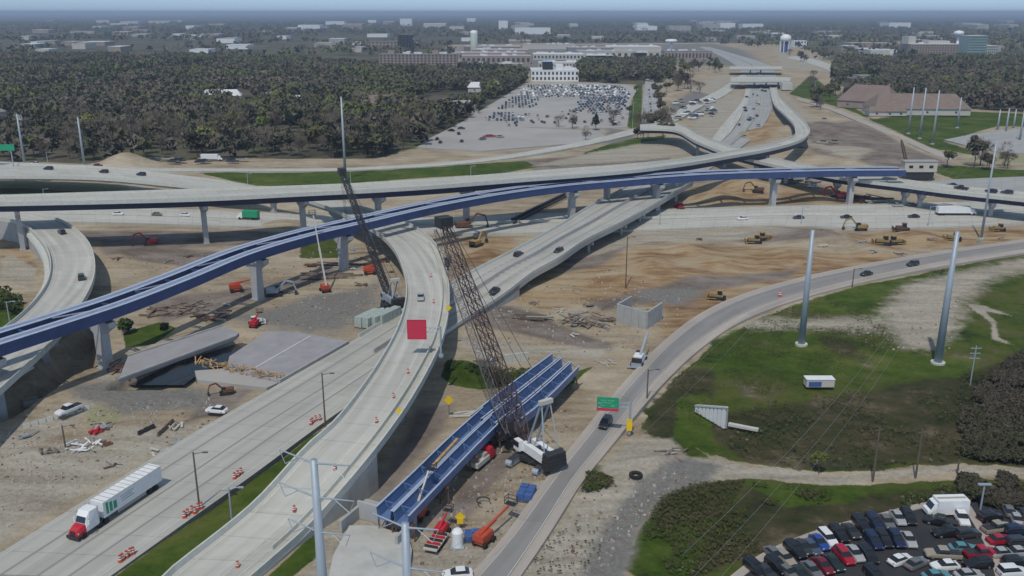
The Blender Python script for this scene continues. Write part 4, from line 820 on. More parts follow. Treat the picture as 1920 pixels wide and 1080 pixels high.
def car_proto(kind):
    b = MB(); g = MB(); r_ = MB(); LP_ = []; L2, W2 = 2.3, .9
    if kind == 'sedan':
        loft_x(b, [(-2.3, .45, .72, .72, .62), (-2.15, .28, .86, .86, .76), (-1.4, .25, .94, .9, .82), (-.9, .25, .97, .9, .84), (.9, .25, .97, .9, .84), (1.5, .25, .9, .9, .80), (2.15, .28, .76, .84, .70), (2.3, .4, .62, .68, .58)])
        loft_x(g, [(-1.75, .9, .95, .78, .66), (-1.05, .93, 1.36, .80, .60), (.15, .93, 1.38, .80, .60), (1.05, .9, .95, .78, .66)]); loft_x(r_, [(-1.12, 1.37, 1.42, .60, .56), (-.8, 1.38, 1.46, .62, .56), (.0, 1.38, 1.46, .62, .56), (.25, 1.36, 1.41, .58, .52)])
    elif kind in ('suv', 'van'):
        h = 1.7 if kind == 'suv' else 1.85
        loft_x(b, [(-2.3, .45, .95, .8, .72), (-2.25, .32, 1.08, .9, .82), (-1.0, .3, 1.1, .93, .86), (1.0, .3, 1.1, .93, .86), (1.6, .3, 1.02, .92, .82), (2.25, .32, .88, .88, .74), (2.38, .45, .7, .7, .6)])
        loft_x(g, [(-2.2, 1.05, 1.12, .84, .76), (-1.95, 1.06, h-.08, .84, .68), (.35, 1.06, h-.08, .84, .68), (1.15, 1.04, 1.1, .82, .72)]); loft_x(r_, [(-2.0, h-.09, h-.03, .68, .62), (-1.7, h-.09, h, .69, .62), (.1, h-.09, h, .69, .62), (.45, h-.1, h-.05, .66, .58)])
        L2, W2 = 2.4, .93
    elif kind == 'pickup':
        loft_x(b, [(-2.8, .5, 1.0, .9, .86), (-2.75, .4, 1.05, .95, .92), (1.2, .4, 1.1, .97, .9), (2.1, .4, 1.08, .95, .84), (2.75, .45, .95, .9, .76), (2.85, .5, .8, .8, .68)])
        loft_x(g, [(-.75, 1.05, 1.1, .86, .8), (-.6, 1.06, 1.78, .86, .7), (.7, 1.06, 1.78, .86, .7), (1.35, 1.05, 1.1, .84, .76)]); loft_x(r_, [(-.65, 1.78, 1.82, .72, .66), (-.4, 1.78, 1.88, .72, .66), (.5, 1.78, 1.88, .72, .66), (.8, 1.77, 1.8, .68, .6)]); L2, W2 = 2.9, .97
    for s in (-1, 1):
        m1 = MB(); m1.box((L2-.12, s*.58, .68), (.16, .34, .14)); LP_.append(('headlight', m1.mesh('headlight', [M_lampw]))); m1 = MB(); m1.box((-L2+.1, s*.62, .78), (.12, .28, .16)); LP_.append(('tail_light', m1.mesh('tail_light', [M_red])))
    body = b.mesh('body', [M_paint], smooth=False); roof = r_.mesh('roof', [M_paint]); win = g.mesh('windows', [M_glass])
    parts = [('body', body), ('roof', roof), ('windows', win)]+LP_
    if kind == 'pickup': mb = MB(); mb.box((-1.75, 0, 1.1), (1.9, 1.6, .04)); parts.append(('load_bed', mb.mesh('load_bed', [M_dark])))
    wb = 1.42 if kind != 'pickup' else 1.85; wr = .34 if kind != 'pickup' else .40
    for sx in (-1, 1):
        for sy in (-1, 1):
            mb = MB(); mb.tube((sx*wb, sy*(W2-.14)-.1, wr), (sx*wb, sy*(W2-.14)+.12, wr), wr, wr, 10, 0); mb.tube((sx*wb, sy*(W2-.13)-.12, wr), (sx*wb, sy*(W2-.13)+.14, wr), wr*.55, wr*.55, 8, 1); parts.append(('wheel', mb.mesh('wheel', [M_tyre, M_rim])))
    return Proto(parts)
CARP = {k: car_proto(k) for k in ('sedan', 'suv', 'van', 'pickup')}
COLR = {'black': (.012, .012, .015), 'dark grey': (.035, .038, .042), 'grey': (.14, .145, .15), 'silver': (.36, .37, .38), 'white': (.72, .73, .74), 'navy': (.012, .02, .06), 'blue': (.02, .06, .28), 'maroon': (.16, .008, .02), 'red': (.36, .01, .03), 'dark green': (.012, .03, .025), 'beige': (.33, .29, .23), 'slate blue': (.06, .085, .13), 'teal': (.08, .25, .30)}
def z_on(x, y, cand):                      # height of the deck crossed at this photo point
    return cand
def car_at(kind, colr, label, x, y, x2, y2, z=.1, group='cars on the roads', name=None, scale=1.0):
    a, b = P(x, y, z), P(x2, y2, z); a.z = z+.02
    return CARP[kind].place(name or {'sedan': 'car', 'suv': 'car', 'van': 'van', 'pickup': 'pickup_truck'}[kind], label, {'van': 'van', 'pickup': 'pickup'}.get(kind, 'car'), a, ang(a, b), group, COLR[colr], scale)
ROADCARS = [
 ('sedan', 'silver', 'silver car alone on the curved ramp just north of the red sign', 789, 561, 788, 590, 8.02),
 ('suv', 'black', 'black car at the top of the loop ramp near the pier', 116, 438, 104, 430, 7.02), ('suv', 'dark grey', 'dark car on the loop ramp halfway round the bend', 153, 523, 152, 500, 7.02),
 ('suv', 'black', 'black car on the highway bridge left of its median wall', 972, 480, 1000, 464, 5.2), ('suv', 'dark grey', 'dark car on the highway bridge right of its median wall', 1047, 474, 1020, 488, 5.2),
 ('sedan', 'black', 'black car climbing the highway just past the crane boom', 927, 548, 900, 563, 2.6),
 ('suv', 'black', 'black car on the asphalt road under the green sign', 1135, 798, 1117, 822, .12), ('sedan', 'dark green', 'dark green car leading on the asphalt road by the far grass edge', 1624, 516, 1600, 521, .12), ('suv', 'dark grey', 'dark car following on the asphalt road near the brown dirt edge', 1711, 498, 1690, 502, .12),
 ('sedan', 'black', 'black car in the near lane of the cross freeway under the second eastern pier', 1586, 409, 1560, 409, .08), ('sedan', 'black', 'black car further east in the near lane of the cross freeway', 1713, 408, 1690, 408, .08), ('sedan', 'dark grey', 'dark car beside the lamp post on the cross freeway', 1497, 410, 1470, 411, .08),
 ('sedan', 'grey', 'grey car in the far lane of the cross freeway', 1711, 386, 1730, 386, .08), ('sedan', 'silver', 'silver car in the far lane of the cross freeway', 1683, 387, 1700, 387, .08), ('sedan', 'white', 'white car on the cross freeway east of the highway bridge', 1392, 412, 1370, 413, .08),
 ('sedan', 'grey', 'grey car on the cross freeway west stretch between white cars', 295, 404, 320, 405, .08), ('sedan', 'white', 'white car on the cross freeway before the first navy flyover pier', 348, 405, 370, 406, .08), ('sedan', 'white', 'faint white car furthest west on the cross freeway', 222, 403, 245, 403, .08),
 ('suv', 'black', 'black car on the upper west freeway closest to the wood', 91, 318, 70, 317, 8.02), ('suv', 'black', 'black car on the upper west freeway in the middle of three', 195, 324, 170, 322, 8.02), ('suv', 'navy', 'dark blue car on the upper west freeway nearest the split', 265, 329, 240, 327, 8.02),
 ('sedan', 'white', 'white car at the far side of the upper west freeway', 66, 309, 50, 309, 8.02), ('sedan', 'maroon', 'maroon car behind the domed spoil heap on the upper west freeway', 184, 312, 200, 313, 8.02),
 ('suv', 'dark grey', 'dark car on the crossing flyover where it meets the east edge', 1888, 363, 1860, 360, 9.02), ('suv', 'black', 'black car behind the crossing flyover parapet by the grey pole', 1858, 361, 1840, 358, 9.02), ('pickup', 'black', 'black pickup on the crossing flyover east of the site cabin', 1802, 355, 1780, 352, 9.02), ('sedan', 'black', 'black car on the crossing flyover just behind the pickup', 1785, 349, 1765, 347, 9.02),
 ('sedan', 'white', 'white car at the bottom edge beside the asphalt road', 858, 1082, 835, 1084, .1), ('pickup', 'white', 'white pickup by the debris in the west yard', 130, 773, 118, 778, .05), ('sedan', 'white', 'white car parked by the dirt edge of the highway', 407, 773, 395, 772, .05),
 ('sedan', 'white', 'white car on the dirt near the dark pier shadow', 1523, 351, 1500, 350, .05), ('van', 'white', 'white van on the upper ground behind the blue viaduct', 1470, 340, 1450, 338, .05),
 ('sedan', 'black', 'black car on the distant freeway low in the left lanes', 1386, 235, 1380, 245, .1), ('sedan', 'silver', 'silver car on the distant freeway in the right lanes', 1404, 248, 1398, 258, .1), ('sedan', 'black', 'small black car highest on the distant freeway right lanes', 1436, 172, 1432, 185, .1), ('sedan', 'grey', 'grey car below the near overpass on the distant freeway', 1420, 180, 1418, 190, .1), ('sedan', 'white', 'white car below the near overpass on the distant freeway', 1407, 194, 1404, 203, .1), ('sedan', 'dark grey', 'dark car beside the white one on the distant freeway', 1412, 178, 1410, 190, .1)]
for c_ in ROADCARS: car_at(*c_)
for k in range(10): car_at('sedan' if k % 2 else 'suv', ('black', 'silver', 'dark grey', 'white')[k % 4], '%s in the queue on the straight avenue, %s from its top' % (('tall black car', 'silver car', 'dark grey tall car', 'white car')[k % 4], ordw[k]), 1217+k*.6, 170+k*6.5, 1217.5+k*.6, 176+k*6.5, .1, 'cars queueing on the avenue')
# near car park
def hv(x): f_ = min(1, max(0, (x-1450)/260)); return (38-21*f_, 33-5*f_)
ROWA = [(1452, 1045, 'sedan', 'grey'), (1471, 1051, 'sedan', 'beige'), (1490, 1037, 'suv', 'black'), (1505, 1031, 'sedan', 'dark grey'), (1521, 1031, 'sedan', 'slate blue'), (1536, 1022, 'sedan', 'blue'), (1551, 1015, 'suv', 'white'), (1572, 1007, 'suv', 'black'), (1595, 1001, 'sedan', 'dark grey'), (1614, 988, 'suv', 'black'), (1639, 984, 'suv', 'navy'), (1662, 983, 'sedan', 'grey'), (1683, 976, 'sedan', 'silver'), (1702, 975, 'suv', 'black')]
ROWB = [(1416, 1071, 'suv', 'black'), (1436, 1078, 'sedan', 'dark grey'), (1456, 1066, 'suv', 'black'), (1500, 1082, 'sedan', 'dark green'), (1522, 1074, 'sedan', 'grey'), (1543, 1066, 'sedan', 'maroon'), (1563, 1061, 'sedan', 'dark green'), (1582, 1048, 'suv', 'red'), (1602, 1043, 'sedan', 'silver'), (1627, 1046, 'suv', 'black'), (1637, 1020, 'suv', 'navy'), (1656, 1017, 'suv', 'black'), (1680, 1017, 'suv', 'navy'), (1703, 1017, 'sedan', 'silver')]
ordw_ = 'first second third fourth fifth sixth seventh eighth ninth tenth eleventh twelfth thirteenth fourteenth fifteenth'.split()
for row, nm in ((ROWA, 'the kerb row'), (ROWB, 'the second row')):
    for k, (x, y, kd, cl_) in enumerate(row):
        dx, dy = hv(x); car_at(kd, cl_, '%s %s, %s from west in %s of the near car park' % (cl_, 'car' if kd == 'sedan' else 'tall car', ordw[k], nm.replace('the ', '')), x, y, x+dx, y+dy, .06, 'cars in the near car park', 'parked_car', .93)
LOTX = [(1687, 1055, 1730, 1040, 'sedan', 'white', 'white car turning in the aisle of the near car park'), (1717, 1062, 1750, 1048, 'sedan', 'grey', 'grey car just behind the white one turning in the aisle'), (1771, 1066, 1740, 1068, 'sedan', 'white', 'white car low in the car park behind the grey one'), (1755, 1085, 1790, 1082, 'sedan', 'teal', 'pale teal car at the bottom edge of the near car park'),
 (1767, 1045, 1735, 1043, 'pickup', 'beige', 'dusty pickup with open bed in the middle of the near car park'), (1763, 984, 1735, 978, 'pickup', 'black', 'black pickup just below the white box van'), (1778, 1004, 1745, 1006, 'pickup', 'black', 'long black pickup below the other black pickup'), (1812, 1006, 1845, 1002, 'suv', 'dark grey', 'dark tall car between black pickup and kerb island'),
 (1805, 1033, 1835, 1034, 'sedan', 'teal', 'pale teal car beside the maroon pickup'), (1838, 1043, 1870, 1040, 'pickup', 'red', 'red pickup against the kerb island'), (1833, 1063, 1800, 1066, 'suv', 'black', 'black tall car below the red pickup by the kerb island'), (1800, 975, 1812, 995, 'pickup', 'white', 'white pickup tucked behind the box van'),
 (1855, 974, 1885, 968, 'suv', 'black', 'black tall car in the bay past the kerb island'), (1868, 996, 1898, 991, 'pickup', 'beige', 'beige pickup in the bay past the kerb island'), (1874, 1017, 1904, 1014, 'sedan', 'red', 'red car in the bay past the kerb island'), (1880, 1042, 1912, 1040, 'sedan', 'silver', 'silver car in the bay past the kerb island'), (1905, 1060, 1940, 1058, 'suv', 'black', 'black tall car low beside the eastern edge of the car park'),
 (1903, 975, 1890, 950, 'sedan', 'silver', 'silver car nosing up to the eastern grass'), (1890, 962, 1878, 940, 'sedan', 'grey', 'grey car beside the silver one at the eastern grass'), (1918, 970, 1905, 946, 'suv', 'black', 'black car last along the eastern grass'), (1905, 1000, 1935, 998, 'suv', 'navy', 'dark blue tall car beside the beige pickup'), (1910, 1022, 1940, 1020, 'suv', 'dark grey', 'dark tall car beside the red car past the island'), (1912, 1040, 1945, 1038, 'sedan', 'silver', 'second silver car past the island beside the first'), (1897, 1078, 1930, 1076, 'van', 'white', 'white van at the lower corner of the car park'),
 (1477, 1078, 1510, 1102, 'sedan', 'grey', 'grey car half cut by the bottom edge of the car park'), (1640, 1085, 1665, 1110, 'suv', 'black', 'black car at the bottom edge below the second row'), (1815, 1083, 1850, 1080, 'sedan', 'silver', 'silver car at the bottom edge near the kerb island')]
for x, y, x2, y2, kd, cl_, lab in LOTX: car_at(kd, cl_, lab, x, y, x2, y2, .06, 'cars in the near car park', 'parked_car', .93)
# white box van
a, b_ = P(1732, 962), P(1808, 960); bv = thing('box_van', 'large white box van with dark windscreen parked at the head of the car park', 'van', tuple((a+b_)/2+Vector((0, -.5, .06))), ang(b_, a))
mb = MB(); mb.box((-.6, 0, 1.75), (5.4, 2.3, 2.5), 0, 0, .97); lpart('body', mb, M_white, bv); mb = MB(); loft_x(mb, [(2.1, .5, 2.6, 1.1, 1.0), (2.6, .5, 2.4, 1.1, .95), (3.1, .5, 1.35, 1.05, .95), (3.6, .55, 1.2, .95, .85)]); lpart('cab', mb, M_white, bv)
mb = MB(); mb.add([(2.63, -.9, 2.35), (2.63, .9, 2.35), (3.13, .9, 1.4), (3.13, -.9, 1.4)], [(0, 1, 2, 3)]); mb.add([(2.3, -1.12, 1.5), (2.9, -1.1, 1.5), (2.6, -1.05, 2.2), (2.3, -1.06, 2.2)], [(0, 1, 2, 3)]); lpart('windscreen', mb, M_glass, bv)
mb = MB(); mb.box((-.6, 0, .5), (5.4, 2.1, .3)); lpart('chassis', mb, M_dark, bv); mb = MB(); mb.box((-.6, 0, 3.02), (4.8, .5, .06)); lpart('roof_rib', mb, M_flot, bv)
for x in (2.7, -2.2):
    for s in (-1, 1): mb = MB(); mb.tube((x, s*.95-.13, .42), (x, s*.95+.13, .42), .42, n=12); lpart('wheel', mb, M_tyre, bv)
# semi truck
a, b_ = P(129, 1020, .1), P(297, 908, .1); rz = ang(b_, a); tk = thing('semi_truck', 'white articulated lorry with red front and green patch driving down the highway', 'lorry', tuple(a.lerp(b_, .5)), rz); Lh = (a-b_).length/2
mb = MB(); mb.box((-3.0, 0, 2.65), (2*Lh-6.6, 2.6, 2.8)); tl_ = lpart('trailer', mb, M_white, tk)
mb = MB(); 
for k in range(12): mb.box((-3.0-(2*Lh-6.6)/2+.5+k*((2*Lh-7.6)/11), 0, 4.08), (.08, 2.5, .06))
link('roof_bows', mb.mesh('roof_bows', M_flot), tl_)['kind'] = 'stuff'
x0 = -3.0+(2*Lh-6.6)/2
for s in (-1, 1):
    mb = MB(); 
    for k, (dx, w_) in enumerate(((-.8, .5), (-1.6, .6), (-2.5, .7))): mb.box((x0+dx, s*1.31, 2.7-.1*k), (w_, .02, 2.0-.3*k))
    link('green_emblem', mb.mesh('green_emblem', M_green), tl_)
    mb = MB()
    for k, (dx, ln) in enumerate(((-5.2, 3.0), (-5.0, 2.4), (-5.3, 2.8))): mb.box((x0+dx, s*1.31, 3.2-.45*k), (ln, .02, .16))
    link('grey_bands', mb.mesh('grey_bands', M_galv), tl_)
    mb = MB(); mb.box((-2.5, s*1.2, .95), (6.5, .05, .7)); lpart('side_skirt', mb, M_flot, tk)
mb = MB(); mb.box((-2.5, 0, 1.1), (2*Lh-7.5, 1.1, .3)); mb.box((x0+2.2, 0, .85), (4.6, .9, .35)); lpart('chassis', mb, M_dark, tk)
mb = MB(); loft_x(mb, [(x0+.9, .9, 3.9, 1.2, 1.15), (x0+2.6, .9, 3.9, 1.25, 1.1), (x0+3.2, .9, 3.2, 1.25, 1.0), (x0+3.6, .9, 2.2, 1.2, 1.0)]); cb = lpart('cab', mb, M_white, tk)
mb = MB(); mb.add([(x0+3.23, -.95, 3.15), (x0+3.23, .95, 3.15), (x0+3.63, .95, 2.25), (x0+3.63, -.95, 2.25)], [(0, 1, 2, 3)])
for s in (-1, 1): mb.add([(x0+2.3, s*1.24, 2.2), (x0+3.2, s*1.22, 2.2), (x0+3.05, s*1.14, 3.0), (x0+2.3, s*1.16, 3.0)], [(0, 1, 2, 3)])
link('windows', mb.mesh('windows', M_glass), cb)
mb = MB(); loft_x(mb, [(x0+3.5, .6, 2.15, 1.15, 1.0), (x0+4.6, .6, 1.95, 1.1, .85), (x0+5.3, .65, 1.6, .95, .65)]); lpart('bonnet', mb, M_red, tk)
mb = MB(); mb.box((x0+5.4, 0, .6), (.3, 2.4, .5)); lpart('bumper', mb, M_dark, tk); mb = MB(); mb.box((x0+5.33, 0, 1.25), (.1, .9, .9)); lpart('grille', mb, M_dark, tk)
for s in (-1, 1):
    mb = MB(); mb.box((x0+5.1, s*.85, 1.2), (.2, .35, .25)); lpart('headlight', mb, M_lampw, tk); mb = MB(); mb.tube((x0+1.1, s*1.25, 1.2), (x0+1.1, s*1.25, 4.2), .09, n=6); lpart('exhaust_stack', mb, M_galv, tk); mb = MB(); mb.box((x0+3.3, s*1.5, 2.4), (.15, .25, .7)); lpart('mirror', mb, M_white, tk)
for x in (x0+4.3, x0+.9, x0-.4, -3-(2*Lh-6.6)/2+1.5, -3-(2*Lh-6.6)/2+2.8):
    for s in (-1, 1): mb = MB(); mb.tube((x, s*1.0-.25, .52), (x, s*1.0+.28, .52), .52, n=14); lpart('wheel', mb, M_tyre, tk)
# box truck on the cross freeway and green lorry
def small_lorry(label, x, y, x2, y2, z, length, boxm, cabm, name='box_truck'):
    a = P(x, y, z); b = P(x2, y2, z); t = thing(name, label, 'lorry', tuple(a), ang(a, b)); h = length/2
    mb = MB(); mb.box((-1.2, 0, 2.3), (length-2.6, 2.5, 2.6)); lpart('cargo_box', mb, boxm, t); mb = MB(); loft_x(mb, [(h-2.4, .6, 2.6, 1.15, 1.1), (h-1.2, .6, 2.5, 1.15, 1.0), (h-.6, .6, 1.6, 1.1, 1.0), (h, .6, 1.4, 1.0, .85)]); c_ = lpart('cab', mb, cabm, t)
    mb = MB(); mb.add([(h-1.17, -.9, 2.45), (h-1.17, .9, 2.45), (h-.57, .95, 1.65), (h-.57, -.95, 1.65)], [(0, 1, 2, 3)]); link('windscreen', mb.mesh('windscreen', M_glass), c_)
    mb = MB(); mb.box((-.5, 0, .8), (length-1.5, 1.0, .3)); lpart('chassis', mb, M_dark, t)
    for xx in (h-1.2, -h+1.2, -h+2.4):
        for s in (-1, 1): mb = MB(); mb.tube((xx, s*.95-.2, .5), (xx, s*.95+.25, .5), .5, n=10); lpart('wheel', mb, M_tyre, t)
    return t
small_lorry('long white lorry heading east on the cross freeway', 1792, 403, 1815, 403, .1, 16, M_white, M_white)
small_lorry('green and white lorry on the cross freeway between the navy piers', 466, 411, 440, 410, .1, 9, M_green, M_white)
small_lorry('small white lorry parked beyond the upper west freeway', 398, 301, 420, 301, .1, 12, M_white, M_white); small_lorry('white lorry standing in the distant works area by the overpass', 1335, 208, 1340, 200, .1, 8, M_white, M_white)
# ------------------------------------------------------------------ signs
def sign_panel(mb, c, w, h, rz, th=.12, mi=0): mb.box(c, (w, th, h), rz, mi)
# red sign over the ramp
b_ = P(827, 667, 8.0); zt = zat(b_.y, 612); t = thing('overhead_sign', 'square red sign panel held out over the curved ramp on one arm', 'sign', tuple(b_))
mb = MB(); mb.tube((0, 0, -.6), (0, 0, zt-8), .26, .2, 8); mb.tube((0, 0, -.2), (0, 0, .4), .6, .5, 8); lpart('post', mb, M_galv, t)
l_ = P(768, 640, 8); ux = Vector((-1, 0, 0)); HH = zt-8; w_ = 6.6
mb = MB(); 
for dz in (0, -1.0): mb.tube((0, 0, HH-.3+dz), (-w_, 0, HH-.3+dz), .1, n=6)
for k in range(7): mb.tube((-k, 0, HH-.3), (-k-.9, 0, HH-1.3), .05, n=4)
lpart('truss_arm', mb, M_galv, t); mb = MB(); mb.box((-5.1, -.22, HH-.65), (4.0, .12, 4.3)); pn = lpart('panel', mb, M_signred, t)
mb = MB()
for dx in (-6.6, -5.1, -3.6): mb.box((dx, -.1, HH-.65), (.12, .1, 4.0))
link('stiffener', mb.mesh('stiffener', M_galv), pn)
for cx_, cz_, sx_, sz_ in ((-5.1, HH+1.53, 4.2, .12), (-5.1, HH-2.83, 4.2, .12), (-7.13, HH-.65, .12, 4.4), (-3.07, HH-.65, .12, 4.4)): mb = MB(); mb.box((cx_, -.25, cz_), (sx_, .16, sz_)); link('edge_trim', mb.mesh('edge_trim', M_red), pn)
# green guide sign
b_ = P(1180, 812); H = zat(b_.y, 754); t = thing('guide_sign', 'green road sign with red lower band hung over the asphalt road', 'sign', (b_.x, b_.y, 0))
mb = MB(); mb.tube((0, 0, -.3), (0, 0, H), .24, .18, 8); lpart('post', mb, M_galv, t); mb = MB()
for dz in (0, -.9): mb.tube((0, 0, H-.2+dz), (-6.4, 0, H-.2+dz), .09, n=6)
for k in range(7): mb.tube((-k*.9, 0, H-.2), (-k*.9-.9, 0, H-1.1), .05, n=4)
lpart('truss_arm', mb, M_galv, t); rz = R(-8)
mb = MB(); mb.box((-4.5, -.2, H-.05), (4.3, .1, 2.3), rz); pn = lpart('panel', mb, M_green, t)
mb = MB(); mb.box((-4.5, -.2, H-1.5), (4.3, .1, .6), rz); lpart('red_band', mb, M_signred, t)
mb = MB()
for (dx, dz, w, h) in ((-.9, .5, 1.1, .22), (.6, .5, 1.3, .22), (-.3, .0, 2.0, .2), (.9, -.55, .7, .3), (-1.0, -.55, 1.0, .18)): mb.box((-4.5+dx*math.cos(rz), -.27+dx*math.sin(rz), H-.05+dz), (w, .02, h), rz)
link('legend', mb.mesh('legend', mat('faded_legend', (.12, .42, .26), .6)), pn)['kind'] = 'stuff'
mb = MB(); mb.box((-.1, -.3, 1.9), (1.1, .1, 2.5)); lpart('yellow_panel', mb, M_yellow, t)
# green sign at far left
t = thing('guide_sign', 'green road sign half cut by the western edge above the far freeway', 'sign', tuple(P(-6, 312, 8))); mb = MB(); mb.box((3.0, 0, 9.2), (14, .3, 3.0)); lpart('panel', mb, M_green, t); [lpart('post', (lambda m_: (m_.tube((q_, .3, -8), (q_, .3, 10), .3, n=6), m_)[1])(MB()), M_galv, t) for q_ in (8, -4)]
def warn(label, bx_, by_, z, topy, diamond=True, w=1.3, base=False):
    b = P(bx_, by_, z); H = zat(b.y, topy)-z; t = thing('warning_sign', label, 'sign', (b.x, b.y, z+(hz(b) if z == 0 else 0)), 0); mb = MB(); mb.tube((0, 0, -.2), (0, 0, H), .07, .06, 6); lpart('post', mb, M_wood, t)
    mb = MB()
    if diamond:
        r_ = w*.75; n_ = [(0, -.1, H-r_*2), (r_, -.1, H-r_), (0, -.1, H), (-r_, -.1, H-r_)]; mb.add(n_+[(x_, y_+.05, z_) for x_, y_, z_ in n_], [(0, 1, 2, 3), (4, 7, 6, 5), (0, 4, 5, 1), (1, 5, 6, 2), (2, 6, 7, 3), (3, 7, 4, 0)])
    else: mb.box((0, -.1, H-w*.6), (w, .08, w*1.2))
    lpart('panel', mb, M_yellow, t); 
    if base: mb = MB(); mb.box((0, 0, .1), (1.4, .6, .2)); lpart('base', mb, M_galv, t)
warn('round yellow sign on a leaning thin post in the dirt beside the curved ramp', 842, 776, 0, 735, True, 1.4); warn('yellow plaque on the ramp parapet high above the red sign', 841, 586, 8.9, 571, True, 1.1); warn('small yellow plaque on the lower ramp parapet', 749, 778, 8.3, 764, True, .9)
warn('yellow diamond sign stacked over a yellow plate near the blue crates', 863, 985, 0, 952, True, 1.2); b = P(863, 985); mb = MB(); mb.box((b.x, b.y-.15, .9), (1.0, .08, 1.0)); tag(link('sign_plate', mb.mesh('sign_plate', M_yellow)), 'yellow plate leaning below the diamond sign near the red trailer', 'sign')
# drums and cones
def drum_proto():
    b = MB(); b.lathe((0, 0, 0), [(.34, 0), (.34, .05), (.26, .06), (.25, .35)], 10); b.lathe((0, 0, .35), [(.245, 0), (.24, .18)], 10, 1); b.lathe((0, 0, .53), [(.235, 0), (.23, .18)], 10); b.lathe((0, 0, .71), [(.225, 0), (.22, .15)], 10, 1); b.lathe((0, 0, .86), [(.21, 0), (.2, .16), (.06, .2)], 10); return Proto([('body', b.mesh('body', [M_orange, M_white]))])
DP = drum_proto()
drs = [(765, 700), (738, 746), (706, 792), (628, 880), (552, 958), (446, 1063), (803, 445), (808, 519), (813, 568)]
for k, (x, y) in enumerate(drs):
    z = rzz((x, y)); DP.place('traffic_drum', 'orange and white traffic drum on the curved ramp, %s from the bottom edge' % ordw[[5, 4, 3, 2, 1, 0, 8, 7, 6][k] if k < 9 else k], 'drum', tuple(P(x, y, z+.02)), 0, 'traffic drums', None, 1.0)
def hwz(x, y): return .12
clus = {'beside the highway edge west of the lamp post': [(352, 966), (360, 960), (346, 970), (372, 955), (378, 953), (366, 962)], 'low on the highway verge near the bottom edge': [(230, 1050), (238, 1045), (245, 1040), (250, 1038), (226, 1053)], 'on the highway verge higher up the grass': [(440, 897), (446, 893), (452, 888), (586, 793), (592, 789), (600, 787), (583, 796)]}
for kk, pl in clus.items():
    for k, (x, y) in enumerate(pl): DP.place('traffic_drum', 'orange drum %s, %s of its cluster' % (kk, ordw[k]), 'drum', tuple(P(x, y, .14)), 0, 'traffic drums', None, 1.15)
mbx = DP.place('traffic_drum', 'orange drum at the edge of the asphalt road by the green grass bend', 'drum', tuple(P(1462, 556, .1)), 0, 'traffic drums', None, 1.8)
